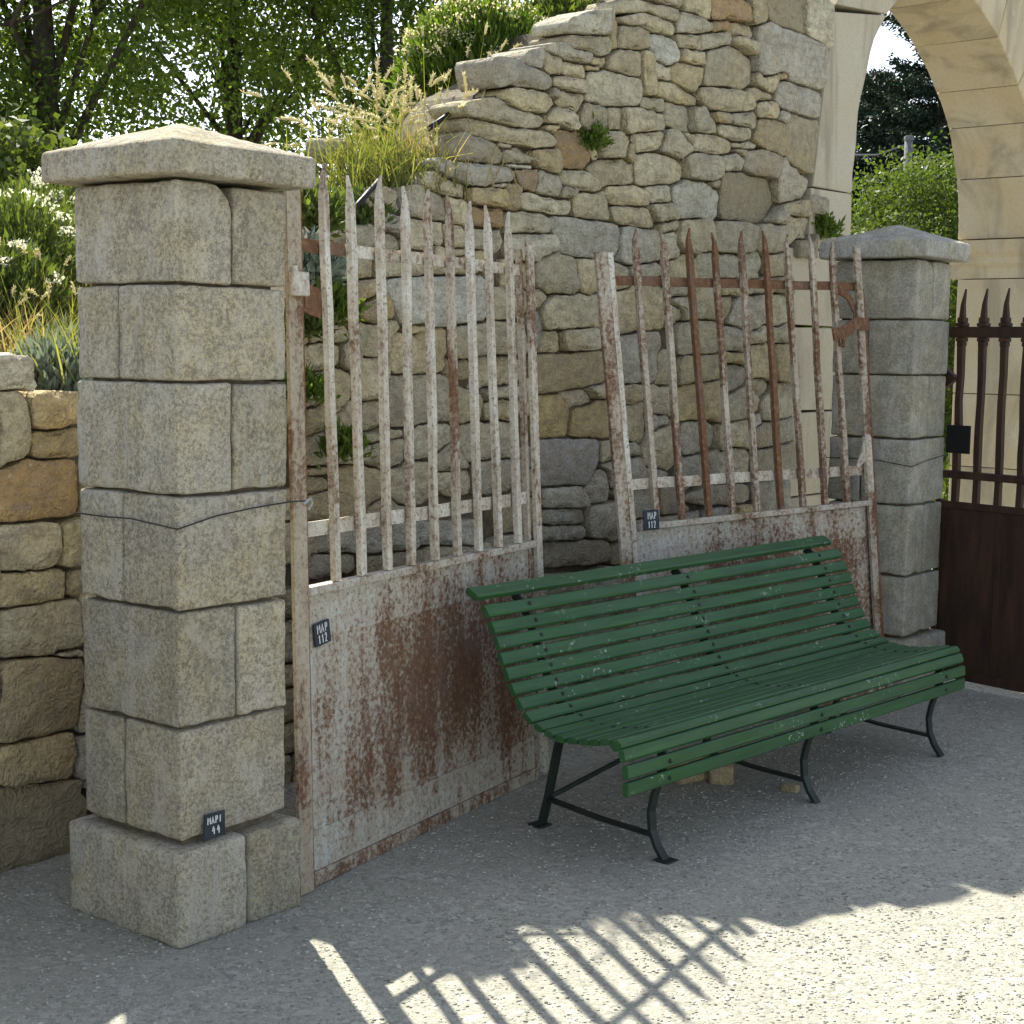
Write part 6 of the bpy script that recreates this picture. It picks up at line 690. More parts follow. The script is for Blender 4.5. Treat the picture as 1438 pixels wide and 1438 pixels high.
g -8,936 3,32 -16,24 -31,4 -32,3 -32,0 -32,-1 -32,1 -31,-1 -32,1 -32,0 -32,0 -32,0 -32,0 -31,-4 -12,-27 -1,-32 1,-32 11,-27 31,-4 32,0 32,-2 32,-2 31,5 32,0 31,0 32,0 32,3 32,0 32,0 31,4 14,24
b 898,937 1,35 -17,24 -35,3 -35,1 -34,-1 -35,1 -35,-1 -35,-1 -34,2 -35,0 -35,-1 -35,1 -35,-1 -35,-4 -15,-27 1,-35 -1,-35 19,-22 35,-4 35,-3 35,3 34,1 35,3 34,2 35,-2 35,1 35,0 35,-1 34,-3 35,2 14,27
b -1272,1112 -1,34 -1,33 -2,33 -30,8 -34,0 -33,3 -34,0 -33,-1 -34,2 -33,-1 -34,1 -33,-1 -27,-10 -2,-34 1,-33 -1,-34 1,-34 -1,-33 2,-34 27,-9 34,-4 33,2 33,1 33,5 34,-1 33,0 34,0 34,0 30,7 2,33 1,34
t -1021,1115 0,28 0,29 1,28 -6,25 -28,2 -28,-4 -29,0 -28,1 -29,-2 -28,1 -29,0 -28,0 -10,-20 1,-29 -1,-29 1,-28 -1,-28 1,-29 -1,-29 8,-24 28,-2 28,0 29,2 28,1 28,-1 29,-2 28,-4 28,2 8,26 0,29 0,28
g -609,1113 -1,38 1,38 -13,28 -37,2 -38,1 -38,2 -37,0 -38,0 -37,0 -38,0 -38,2 -38,0 -37,-4 -12,-32 -1,-38 1,-38 -1,-38 1,-37 10,-34 38,-2 37,2 38,2 37,5 38,0 37,-5 38,0 37,-4 38,0 38,6 15,30 -1,38
b -130,1113 1,41 -1,41 -32,20 -41,1 -41,2 -41,1 -41,3 -41,0 -41,0 -41,0 -41,-4 -41,1 -41,-4 -26,-26 0,-41 0,-41 0,-42 1,-41 32,-17 41,0 41,-3 41,1 40,4 41,1 42,0 41,-1 41,0 41,-2 41,-1 26,25 0,41
t 514,1115 0,25 1,25 0,26 0,25 -20,10 -25,1 -26,0 -25,2 -25,2 -25,0 -26,0 -17,-13 0,-25 -1,-26 0,-25 1,-25 -1,-26 2,-25 2,-25 -2,-25 13,-19 25,1 26,0 25,-1 25,5 24,4 25,-1 23,9 2,25 0,25 -1,26
t 886,1114 2,36 -1,35 -12,30 -35,4 -35,3 -36,1 -35,0 -35,3 -34,-3 -36,1 -35,-1 -35,-3 -33,-5 -5,-34 1,-35 0,-36 0,-35 -2,-35 10,-31 35,-3 35,3 36,1 35,-1 35,-1 35,0 35,-3 35,0 36,0 34,6 6,33 1,35
t -1198,1319 1,35 0,35 -22,18 -36,0 -35,1 -35,4 -35,0 -36,-1 -35,0 -35,-3 -35,-2 -35,-4 -35,-3 -31,-12 -1,-36 1,-35 -1,-35 0,-36 26,-16 35,0 36,-1 35,1 34,2 35,-2 35,0 35,1 36,-1 35,0 35,4 27,15 2,35
y -769,1320 0,35 -1,36 -28,16 -36,0 -36,0 -35,4 -36,-1 -36,0 -35,0 -36,-4 -35,-2 -36,-1 -36,-3 -30,-14 -2,-36 1,-36 -2,-36 4,-35 30,-10 36,0 36,0 36,0 35,0 35,-3 36,0 35,3 36,0 36,0 36,0 27,15 1,36
t -426,1318 0,31 0,31 -21,18 -30,3 -31,2 -31,4 -30,3 -31,0 -31,1 -31,0 -32,0 -31,0 -30,-3 -4,-30 1,-31 -1,-31 0,-31 0,-31 13,-24 31,-1 31,0 31,0 31,0 30,-3 31,-1 31,1 31,3 31,0 31,2 12,25 -1,31
t 3,1318 4,36 -2,36 -32,12 -36,4 -36,1 -36,4 -36,-1 -36,0 -36,1 -37,0 -36,0 -36,-2 -36,-1 -26,-15 -1,-36 1,-37 -1,-36 2,-36 29,-15 36,-2 36,-2 37,0 35,-4 37,0 35,-3 36,0 37,-1 36,2 36,3 25,19 0,36
t 890,1320 1,32 0,32 -20,21 -32,2 -32,0 -32,3 -32,1 -32,-1 -32,0 -32,1 -32,0 -33,0 -31,-7 -10,-28 0,-32 1,-32 -2,-32 0,-33 21,-18 32,0 33,3 32,2 32,-1 32,0 32,0 32,-4 32,0 32,-2 32,1 9,28 0,32
"""

TINT = dict(t=(.65, .585, .39), o=(.48, .315, .14), y=(.61, .49, .255), g=(.55, .515, .40), p=(.67, .645, .505), b=(.47, .395, .235), r=(.62, .59, .485), l=(.48, .455, .41))  # g: grey stone; on lower courses also sky light put into the colour
def stone_mesh(q, seed, depth=.22, bulge=.018):
    """a quarried lump with that outline: x along the wall, y into it, z up"""
    q = np.array(q); c = q.mean(0); d = np.linalg.norm(q - c, axis=1); size = d.mean(); n = len(q)
    rs = np.random.default_rng(seed); tilt = rs.normal(0, .05, 2); out = rs.normal(.0, .012)
    V, Fs = [], []
    ir = min(.006, size * .08)
    q = q + np.array([[noise.noise(Vector((p[0] * 42, p[1] * 42, seed))), noise.noise(Vector((p[0] * 42, p[1] * 42, seed + 9.5)))] for p in q]) * .005
    prof = [(0, depth), (0, .004), (0, .004), (ir * .8, -.003), (ir * 2.4, -.005)]
    for ins, y in prof:
        for k in range(n):
            p = q[k] + (c - q[k]) / d[k] * ins
            V.append((p[0], y, p[1]))
    for f in (.74, .4):
        for k in range(n):
            p = c + (q[k] - c) * f; V.append((p[0], -.006 - bulge * (1 - f * .7) * min(1, size / .12), p[1]))
    V.append((c[0], -.008 - bulge * min(1, size / .12), c[1]))
    A = []
    for i, v in enumerate(V):
        y = v[1]
        if y < .1:
            nz = noise.noise(Vector((v[0] * 11, seed * 1.7, v[2] * 11))) * .012 + noise.noise(Vector((v[0] * 30, seed * 2.7, v[2] * 30))) * .007
            y += nz + tilt[0] * (v[0] - c[0]) + tilt[1] * (v[2] - c[1]) - out
        A.append((v[0], y, v[2]))
    R_ = len(prof) + 2
    for i in range(R_ - 1):
        if i == 1: continue                       # crisp arris: side and face share no vertices
        for k in range(n): Fs.append([i * n + k, i * n + (k + 1) % n, (i + 1) * n + (k + 1) % n, (i + 1) * n + k])
    for k in range(n): Fs.append([(R_ - 1) * n + k, (R_ - 1) * n + (k + 1) % n, R_ * n])
    return A, Fs
def parse(txt):
    for l in txt.strip().splitlines():
        t, *p = l.split(); yield t, (np.cumsum([[int(x) for x in a.split(',')] for a in p], axis=0) / 1000).tolist()
def lay_stones(txt, root, depth, seed0, visible):
    rest = []; cnt = 0
    for i, (t, q) in enumerate(parse(txt)):
        rs = random.Random(seed0 + i); k = rs.uniform(.76, 1.14); hu = rs.uniform(-.045, .045); col = tuple(x * k * (1 + hu * d) for x, d in zip(TINT[t], (1, 0, -2.2)))
        vf = stone_mesh(q, seed0 + i, depth * rs.uniform(.8, 1.1), .006 if t != 'p' else .002)
        if visible(q) and cnt < 299: obj('stone', vf, MR, root, True, col); cnt += 1
        else: rest.append(vf)
    if rest:
        o = obj('stone_infill', join(*rest), MR, root, True, TINT['t']); o['kind'] = 'stuff'
# ================================================================== SETTING
g = 60
def ground_z(x, y): return noise.noise(Vector((x * .7, y * .7, 0))) * .012 + noise.noise(Vector((x * 3, y * 3, 4))) * .006
gx = np.concatenate([[-200, -40, -12], np.linspace(-6, 8, 100), [14, 40, 200]]); gy = np.concatenate([[-200, -40, -8], np.linspace(-2, 13, 110), [20, 45, 300]])
V = []; Fs = []
for j, y in enumerate(gy):
    for i, x in enumerate(gx): V.append((x, y, ground_z(x, y)))
n = len(gx)
for j in range(len(gy) - 1):
    for i in range(n - 1): Fs.append([j * n + i, j * n + i + 1, (j + 1) * n + i + 1, (j + 1) * n + i])
tag(obj('ground', (V, Fs), MGRAV, None, True), 'pale grey gravel yard, shaded by the wall and sunlit in front', None, None, 'structure')
# pebbles on the gravel
def pebbles(name, n, xr, yr, s0, s1, m, bias=None):
    ico = [(0, 0, 1)] + [(math.cos(a), math.sin(a), .35) for a in np.linspace(0, 2 * math.pi, 6)[:-1]] + [(math.cos(a + .6) * .9, math.sin(a + .6) * .9, -.5) for a in np.linspace(0, 2 * math.pi, 6)[:-1]]
    ico = np.array(ico); fa = [[0, 1 + k, 1 + (k + 1) % 5] for k in range(5)]
    for k in range(5): fa += [[1 + k, 6 + k, 1 + (k + 1) % 5], [1 + (k + 1) % 5, 6 + k, 6 + (k + 1) % 5]]
    fa = np.array(fa); P = np.c_[rng.uniform(*xr, n), rng.uniform(*yr, n)]
    s = s0 + (s1 - s0) * rng.random(n) ** 3
    z = np.array([ground_z(*p) for p in P]); th = rng.uniform(0, 6.3, n); sc = rng.uniform(.6, 1.3, (n, 3)) * s[:, None]
    jit = rng.uniform(.75, 1.2, (n, 11, 1)); q = ico[None] * jit * sc[:, None]; co, si = np.cos(th)[:, None], np.sin(th)[:, None]
    X = q[..., 0] * co - q[..., 1] * si + P[:, :1]; Y = q[..., 0] * si + q[..., 1] * co + P[:, 1:]; Z = q[..., 2] * .5 + z[:, None] + s[:, None] * .1
    o = objnp(name, np.stack([X, Y, Z], -1).reshape(-1, 3), (fa[None] + 11 * np.arange(n)[:, None, None]).reshape(-1, 3), m)
    return tag(o, None, None, None, 'stuff')
MPEB = m_leaf('pebble', (.17, .168, .14), (.46, .45, .385), 0, .95)
tag(pebbles('gravel', 90000, (-2.4, 3.2), (3.2, 7.6), 0.002, .0065, MPEB), 'loose grey gravel scattered over the yard')
# wall frame
WA = R(40); UW = Vector((math.sin(WA), math.cos(WA), 0)); NW = Vector((UW.y, -UW.x, 0)); UP = Vector((0, 0, 1)); K = 1.06; WC = -4.0 * K
def sz(z): return EYE + (z - EYE) * K
MW = frameM(NW * (WC + .02), UW, UP, -NW)
# soil bank behind the walls
LO = Vector((-1.529, 4.584, 0)); LU = Vector((.53286, .8462, 0)); LN = Vector((LU.y, -LU.x, 0)); ML = frameM(LO + LN * .02, LU, UP, -LN)
TOP = [(-6, 1.35), (2.6, 1.42), (3.2, 1.5), (3.75, 1.70), (4.2, 1.98), (4.5, 2.12), (4.75, 2.48), (5.1, 2.68), (5.4, 2.85), (5.9, 3.0), (7.05, 3.1)]
tx, tz = [t[0] * K for t in TOP], [sz(t[1]) for t in TOP]
V = []; Fs = []; na, nb = 90, 40
for j in range(nb):
    b = .28 + 9 * (j / (nb - 1)) ** 1.6
    for i in range(na):
        a = -5 + 12.4 * i / (na - 1)
        p = UW * a + NW * (WC - b)
        z = max(1.3 + min(b, 4) * .05, np.interp(a, tx, tz) - max(0, b - .55) * .45) + noise.noise(Vector((a * 1.7, b * 1.7, 0))) * .07 + noise.noise(Vector((a * 6, b * 6, 3))) * .025
        V.append((p.x, p.y, z))
for j in range(nb - 1):
    for i in range(na - 1): Fs.append([j * na + i, j * na + i + 1, (j + 1) * na + i + 1, (j + 1) * na + i])
# front strip of the bank over the low wall
k0 = len(V); nf = 30
for j in range(14):
    for i in range(nf):
        p = LO + LU * (-2.6 + 4.2 * i / (nf - 1)) - LN * (.2 + 2.9 * j / 13)
        V.append((p.x, p.y, 1.36 + .09 * j / 13 * 2.5 + noise.noise(Vector((p.x * 2, p.y * 2, 9))) * .05))
for j in range(13):
    for i in range(nf - 1): Fs.append([k0 + j * nf + i, k0 + j * nf + i + 1, k0 + (j + 1) * nf + i + 1, k0 + (j + 1) * nf + i])
tag(obj('soil_bank', (V, Fs), MSOIL, None, True), 'raised earth bank retained by the dry stone walls', None, None, 'structure')
# ================================================================== RUBBLE WALL
rw = empty('stone_wall', MW, 'tall honey coloured rubble stone wall with a stepped ruined top behind the old gates', 'wall')
prof = [(3.25, 1.58), (3.7, 1.74), (4.05, 2.05), (4.42, 2.2), (4.5, 2.4), (4.68, 2.58), (5.05, 2.75), (5.15, 2.9), (5.5, 3.0), (6.0, 3.32), (6.4, 3.5), (7.05, 3.9), (7.05, 2.0), (6.85, 2.0)]
pl = [(a * K, sz(z)) for a, z in [(3.25, -.05)] + prof + [(6.85, -.05)]]
k = len(pl); core = ([(a, .05, z) for a, z in pl] + [(a, .50, z) for a, z in pl], [list(range(k))[::-1], [k + i for i in range(k)]] + [[i, (i + 1) % k, k + (i + 1) % k, k + i] for i in range(k)])
obj('wall_core', core, MMORT, rw)
lay_stones(WALL, rw, .20, 100, lambda q: max(p[1] for p in q) > .6 and min(p[0] for p in q) > 3.5 and min(p[1] for p in q) < 3.38)
# the same wall goes on beyond the archway, out of the picture
rest = []; z = 0.0; k = 0
while z < 3.3:
    hh = random.uniform(.11, .2); a = 11.33
    while a < 13.6:
        ww = random.uniform(.18, .45); q = [(a + .004, z + .004), (a + ww / 2, z + random.uniform(.002, .01)), (a + ww - .004, z + .004), (a + ww - .004, z + hh / 2), (a + ww - .006, z + hh - .004), (a + ww / 2, z + hh - random.uniform(.002, .012)), (a + .006, z + hh - .004), (a + .003, z + hh / 2)]
        rest.append(stone_mesh(q, 2000 + k, .2, .006)); k += 1; a += ww
    z += hh
o = obj('stone_infill', join(*rest), MR, rw, True, TINT['t']); o['kind'] = 'stuff'
obj('wall_core', box(11.34, 13.6, .05, .5, -.05, 3.25), MMORT, rw)
# low wall
lw = empty('low_stone_wall', ML, 'low dry stone retaining wall left of the pillar with plants above it', 'wall')
obj('wall_core', box(-1.62, .9, .06, .42, -.05, 1.40), MMORT, lw)
lay_stones(LOW, lw, .24, 900, lambda q: max(p[0] for p in q) > -.1)
# ================================================================== ARCH
AC, AZ, AR, AT = 8.76, 2.36, 1.275, .55
ar = empty('stone_archway', frameM(NW * WC, UW, UP, -NW), 'tall dressed limestone archway at the right end of the rubble wall', 'archway')
def prism(poly, y0, y1, seed, r=.006):
    """block with a bevelled front/back, outline poly in (a, z)"""
    q = np.array([(a * K, sz(z)) for a, z in poly]); y0, y1 = y0 * K, y1 * K; c = q.mean(0); n = len(q); V, Fs = [], []
    for ins, y in ((r, y0), (0, y0 + r), (0, y1 - r), (r, y1)):
        for p in q:
            d = c - p; p = p + d / np.linalg.norm(d) * ins; V.append((p[0], y + random.uniform(-.002, .002), p[1]))
    for i in range(3):
        for k in range(n): Fs.append([i * n + k, i * n + (k + 1) % n, (i + 1) * n + (k + 1) % n, (i + 1) * n + k])
    Fs += [list(range(n))[::-1], [3 * n + k for k in range(n)]]
    return V, Fs
INTR = [(7.485, 2.36), (7.49, 2.49), (7.513, 2.67), (7.548, 2.9), (7.60, 3.07), (7.68, 3.25), (7.811, 3.40), (8.0, 3.53), (8.3, 3.655), (8.6, 3.70), (8.92, 3.655), (9.09, 3.59), (9.35, 3.45), (9.57, 3.29), (9.78, 3.09), (9.91, 2.85), (9.985, 2.63), (10.012, 2.36)]
_ia = [math.degrees(math.atan2(z - AZ, AC - a)) for a, z in INTR]; _ir = [math.hypot(z - AZ, AC - a) for a, z in INTR]
def arc(t0, t1, r, n): return [(AC - (r - AR + float(np.interp(t, _ia, _ir))) * math.cos(R(t)), AZ + (r - AR + float(np.interp(t, _ia, _ir))) * math.sin(R(t))) for t in np.linspace(t0, t1, n)]
def chip(pts, a=.008): return [(x + random.uniform(-a, a), z + random.uniform(-a, a)) for x, z in pts]
tj = [0, 47, 76, 95, 114, 133, 146, 162, 180]
g_ = .15
for i in range(len(tj) - 1):
    t0, t1 = tj[i] + g_, tj[i + 1] - g_; inn = arc(t0, t1, AR, 14)
    if i == 0: inn = chip(inn, .006); out = [(7.24, 3.31), (7.19, 3.08), (7.155, 2.92), (7.12, 2.7), (7.085, 2.43)]; inn[0] = (7.487, 2.43)
    elif i == 1: out = arc(t1, t0, AR + .45, 6)[:-1] + [(7.26, 3.35)]
    else: out = arc(t1, t0, AR + (.42 if i % 2 else .5), 8)
    obj('voussoir', prism(inn + out, -.0 if i < 2 else .01, AT, i), MA2 if i < 2 else MA, ar, False)
aL, aR_ = AC - AR, AC + AR
for z0, z1, l in ((0, .45, 6.87), (.45, .87, 6.90), (.87, 1.30, 6.86), (1.30, 1.73, 6.87), (1.73, 2.117, 6.865)):
    obj('jamb_block', prism(chip([(l, z0 + .003), (l, z1 - .003)], .006) + [(aL + .0, z1 - .003)] + chip([(aL + .005, (z0 + z1) / 2)], .006) + [(aL + .002, z0 + .003)], 0, AT, 1), MA2, ar)
obj('jamb_block', prism([(7.06, 2.123), (7.065, 2.42), (aL, 2.424), (aL + .006, 2.3), (aL, 2.123)], -.003, AT, 2), MA2, ar)
for z0, z1 in ((0, .40), (.40, .85), (.85, 1.34), (1.34, 2.10)):
    w_ = .62
    obj('jamb_block', prism([(aR_ + w_, z0 + .003), (aR_, z0 + .003), (aR_, z1 - .003), (aR_ + w_, z1 - .003)], .01, AT, 3), MA, ar)
# impost moulding of the right jamb
im = [(aR_ + .66, 2.103), (aR_ - .0, 2.103), (aR_ - .006, 2.17), (aR_ - .03, 2.20), (aR_ - .035, 2.24), (aR_ - .055, 2.27), (aR_ - .06, 2.352), (aR_ + .66, 2.352)]
obj('impost', prism(im, -.03, AT + .05, 5), MA, ar)
# ================================================================== PILLARS
PU = Vector((.6198, .7848, 0)); PV = Vector((-.7848, .6198, 0))
def pillar(name, corner, a, b, joints, label, m, seed, mcap):
    root = empty(name, frameM(Vector(corner), PU, UP, PV), label, 'pillar', None)
    tj = joints                                       # from top: cap bottom ... base top, 0
    for i in range(len(tj) - 1):
        z1, z0 = tj[i] - .004, tj[i + 1] + .004
        base = i == len(tj) - 2
        e = .034 if base else random.uniform(-.004, .004)
        lo = (-e, -e); hi = (a + e, b + e); r = .017 if base else .010
        rs = random.Random(seed + i); j = rs.uniform(-.01, .01)
        def tophook(p, q, d): return p
        if i % 2 == 0 and not base: cut = ('u', a * .50 + j)
        elif base: cut = ('u', a * .55)
        else: cut = ('v', b * .58 + j)
        zt = z1 - (.01 if base else 0)
        st = .026; rag = (0, 0, .006, .012, .013, .013, 0)[i]
        if cut[0] == 'u':
            c = cut[1]
            hook = None
            if i == 0:                                 # rounded shoulder of the topmost block
                def hook(p, q, d, c=c, z1=z1):
                    x0 = c - .10; zc = z1 - .09
                    if p.x > x0 and p.z > zc:
                        dx, dz = p.x - x0, p.z - zc; L = math.hypot(dx / .10, dz / .09)
                        if L > 1: return Vector((x0 + dx / L, p.y, zc + dz / L))
                    return p
            A = rough_box((lo[0], lo[1], z0), (c - .003, hi[1], zt), r, st, .0036, seed + i, .0028, hook, rag)
            B = rough_box((c + .003, lo[1] + rs.uniform(-.003, .004), z0), (hi[0], hi[1], zt - rs.uniform(0, .004)), r, st, .0036, seed + i + 50, .0028, None, rag)
        else:
            c = cut[1]
            A = rough_box((lo[0], lo[1], z0), (hi[0], c - .003, zt), r, st, .0036, seed + i, .0028, None, rag)
            B = rough_box((lo[0] + rs.uniform(-.003, .004), c + .003, z0), (hi[0], hi[1], zt), r, st, .0036, seed + i + 50, .0028, None, rag)
        obj('block', A, m, root, True); obj('block', B, m, root, True)
    # dark core keeps the joints from showing daylight
    obj('pillar_core', box(.03, a - .03, .03, b - .03, 0, tj[0] - .03), MMORT, root)
    # hipped cap stone
    o1, o2, o3, o4 = -.07, a + .05, -.07, b + .055; zb = tj[0] + .004; zs = zb + .082; za = tj[0] + .175
    cx, cy = a / 2, b / 2; hx, hy = (o2 - o1) / 2, (o4 - o3) / 2; mx, my = (o1 + o2) / 2, (o3 + o4) / 2
    def caphook(p, q, d):
        if p.z > zs - .02:
            f = min(1, max(0, 1 - max(abs(p.x - mx) / hx, abs(p.y - my) / hy)))
            return Vector((p.x, p.y, p.z + f * (za - zs)))
        return p
    C = rough_box((o1, o3, zb), (o2, o4, zs), (.012), .03, .003, seed + 90, .002, caphook)
    obj('cap_stone', C, mcap, root, True)
    return root
J1 = [2.022, 1.755, 1.50, 1.203, .895, .580, .272, -.01]
pillar('stone_pillar', (-.870, 4.059, 0), .385, .42, J1, 'large pale grey stone gate pillar with hipped cap, nearest, by the pale gate leaf', MP, 11, MP)
J2 = [2.035, 1.758, 1.502, 1.205, .895, .560, .275, -.01]
pillar('stone_pillar', (1.845, 7.25, 0), .385, .42, J2, 'smaller looking grey stone pillar in front of the archway beside the dark iron gate', MP2, 43, MP2)
# thin wire tied round both pillars
def P1(uu, vv, z): return Vector((-.870, 4.059, z)) + PU * uu + PV * vv
def P2(uu, vv, z): return Vector((1.845, 7.25, z)) + PU * uu + PV * vv
wz = 1.125
tag(obj('wire', sweep([P1(-.008, .43, wz + .005), P1(-.008, .3, wz + .004), P1(-.010, .18, wz + .008), P1(-.012, -.012, wz - .005), P1(.12, -.010, wz + .02), P1(.25, -.010, wz + .032), P1(.39, -.012, wz + .04), P1(.45, -.01, wz + .038)], .0022, 5), MWIRE), 'thin dark wire tied around the large left pillar', 'wire', 'wires round the pillars')
tag(obj('wire', sweep([P2(-.008, .43, 1.1), P2(-.008, .2, 1.105), P2(-.012, -.012, 1.08), P2(.15, -.010, 1.10), P2(.39, -.01, 1.12)], .002, 5), MWIRE), 'thin dark wire tied around the right pillar', 'wire', 'wires round the pillars')
# ================================================================== PALE GATE LEAVES
def spike(s, t0, t1, w=.027, d=.018, y=0, tip=.085, lean=0.0, cut=0):
    """flat bar with a spear tip, from (s,t0) to (s+lean,t1)"""
    V, Fs = [], []; T = t1 - t0
    rows = [(0, 1)] + [(f, 1 + random.uniform(-.06, .06)) for f in np.linspace(.12, 1 - tip / T, 7)] + [(1 - tip / T * .45, .62), (1, .12)]
    for f, k in rows:
        x = s + lean * f + (random.uniform(-.003, .003) if .1 < f < .9 else 0)
        for sx, sy in ((-1, -1), (1, -1), (1, 1), (-1, 1)): V.append((x + sx * w / 2 * k + (cut * w * .4 if f == 1 else 0), y + sy * d / 2 * max(k, .4), t0 + f * T))
    for i in range(len(rows) - 1):
        for k in range(4): Fs.append([i * 4 + k, i * 4 + (k + 1) % 4, i * 4 + 4 + (k + 1) % 4, i * 4 + 4 + k])
    Fs += [[3, 2, 1, 0], [len(V) - 4, len(V) - 3, len(V) - 2, len(V) - 1]]
    return V, Fs
def bar2(p, q, w, d, y=0, wob=.0):
    (s0, t0), (s1, t1) = p, q; n = 9; V, Fs = [], []
    for i in range(n):
        f = i / (n - 1); x, z = s0 + (s1 - s0) * f, t0 + (t1 - t0) * f; L = math.hypot(s1 - s0, t1 - t0); nx, nz = -(t1 - t0) / L, (s1 - s0) / L
        k = random.uniform(-wob, wob)
        for a_, b_ in ((-1, -1), (1, -1), (1, 1), (-1, 1)): V.append((x + nx * (a_ * w / 2 + k), y + b_ * d / 2, z + nz * (a_ * w / 2 + k)))
    for i in range(n - 1):
        for k in range(4): Fs.append([i * 4 + k, i * 4 + (k + 1) % 4, i * 4 + 4 + (k + 1) % 4, i * 4 + 4 + k])
    Fs += [[3, 2, 1, 0], [len(V) - 4 + k for k in range(4)]]
    return V, Fs
def strokes(words, cell, root, m):
    """chalk writing as little raised ribbons on a slate lying in the x-z plane, front at -y"""
    G = {'M': [[(0, 0), (.05, 1), (.4, .45), (.75, 1), (.8, 0)]], 'A': [[(0, 0), (.38, 1), (.75, 0)], [(.15, .38), (.6, .38)]], 'P': [[(.1, 0), (.1, 1), (.5, .98), (.62, .75), (.5, .52), (.1, .45)]],
         'I': [[(.25, 0), (.3, 1)]], '1': [[(.05, .7), (.32, 1), (.32, 0)]], '2': [[(.02, .75), (.2, 1), (.5, .95), (.52, .65), (.05, 0), (.65, .05)]], '4': [[(.3, 1), (.02, .42), (.6, .42)], [(.45, .75), (.42, 0)]]}
    out = []
    for txt, x0, z0, cw, ch in words:
        for k, c in enumerate(txt):
            for line in G[c]: out.append(sweep([(x0 + (k + px) * cw if False else x0 + k * cw + px * cw * .85, -.0035, z0 + pz * ch) for px, pz in line], 1.0, up=(0, 1, 0), rect=(.0032, .0012)))
    o = obj('chalk_lettering', join(*out), m, root); return o
def slate(M, w, h, words, label):
    root = empty('slate_tag', M, label, 'price tag', 'slate tags chalked with numbers')
    obj('slate', rough_box((0, -.003, 0), (w, .003, h), .002, .03, .0006, 3), MSLATE, root)
    strokes(words, 0, root, MCHALK); return root
def gate_leaf(M, label, bars, left, right, wide, rusty, mir):
    root = empty('iron_gate_leaf', M, label, 'gate', 'pair of old painted iron gate leaves')
    W0, W1 = .03, 1.42
    for i, (s0, s1, tt, mm) in enumerate(bars): obj('bar', spike(s0, .90, tt, y=-.004, lean=s1 - s0, tip=.1, d=.020, cut=(-1) ** i), mm, root)
    up = obj('top_rail', bar2((.0, 1.893), (1.42, 1.885 if not mir else 1.878), .038, .008, .017, .002), MRUST if rusty else MBAR, root)
    obj('lower_rail', bar2((.0, 1.062), (1.42, 1.055 if not mir else 1.037), .044, .008, .017, .002), MBAR, root)
    if not rusty: obj('rail_end', bar2((.03, 1.893), (.30, 1.892), .039, .009, .0165, .001), MRUST, root)['label'] = 'rusty bare end of the top rail'
    # plate
    obj('plate', box(W0, W1, .018, .021, .02, .88), MPAN, root)
    obj('plate_border', box(W0, W1, .0145, .018, .735, .868), MPAN2, root)
    obj('kick_plate', box(W0, W1, .012, .018, .045, .165), MPAN2, root)
    obj('border_strip', box(W0, W0 + .05, .0145, .018, .166, .734), MPAN2, root)
    obj('ledge', join(bbox(W0, W1, -.018, .026, .872, .898, .004)), MPAN2, root)
    obj('bottom_rail', bbox(W0 - .02, W1, .005, .03, .0, .043, .004), MBAR2, root)
    for p, q, w_, mm, yy, dd in left: obj('left_stile', bar2(p, q, w_, dd, yy, .0012), mm, root)
    for p, q, w_, mm, yy, dd in right: obj('right_stile', bar2(p, q, w_, dd, yy, .0012), mm, root)
    return root
def frame_of(o, e, lean):
    e = Vector(e).normalized(); n0 = UP.cross(e).normalized(); u0 = e.cross(n0)
    up = math.cos(lean) * u0 + math.sin(lean) * n0; return frameM(Vector(o), e, up, up.cross(e)), e, up
GL, eL, uL = frame_of((-.577, 4.485, 0), (.489, .872, 0), .045)
bl = [(.172, .176, 2.137, MBAR), (.307, .310, 2.112, MBAR), (.450, .468, 2.130, MBAR), (.585, .614, 2.109, MBAR), (.730, .744, 2.114, MBAR), (.872, .880, 2.104, MBAR2), (1.014, 1.008, 2.099, MBAR), (1.152, 1.130, 2.094, MBAR), (1.295, 1.275, 2.084, MBAR)]
gl = gate_leaf(GL, 'pale flaking iron gate leaf standing close to the large left pillar', bl,
    [((-.026, .0), (.030, 2.10), .064, MPOST, 0, .012), ((.006, .0), (.066, 2.09), .008, MRUST, .02, .05)],
    [((1.455, .02), (1.432, 1.985), .042, MBAR, -.004, .014), ((1.418, .02), (1.395, 1.96), .020, MBAR2, .02, .02)], 1.45, False, False)
obj('hinge', bbox(-.008, .072, -.022, .02, 1.742, 1.812, .006), MBAR, gl); obj('hinge_pin', sweep([(.02, -.005, 1.808), (.02, -.005, 1.828)], .012, 10), MBAR, gl)
obj('hinge_strap', bar2((.085, 1.742), (.165, 1.722), .085, .008, .010, .002), MRUST, gl)
lR = math.radians(5.9)
eR = Vector((math.sin(R(54)), math.cos(R(54)), .026)).normalized(); nR = UP.cross(eR).normalized(); u0R = eR.cross(nR); uR = math.cos(lR) * u0R + math.sin(lR) * nR
oR = Vector((.4962, 6.33, .861)) - uR * .866
GR = frameM(oR, eR, uR, uR.cross(eR))
D = .866
br = [(.121, .102, 1.236, MBAR2), (.262, .255, 1.232, MBAR2), (.415, .396, 1.247, MRUST), (.552, .543, 1.231, MBAR2), (.695, .699, 1.244, MBAR2), (.843, .843, 1.248, MRUST), (.980, .975, 1.234, MBAR2), (1.118, 1.132, 1.238, MBAR2), (1.265, 1.263, 1.219, MBAR2)]
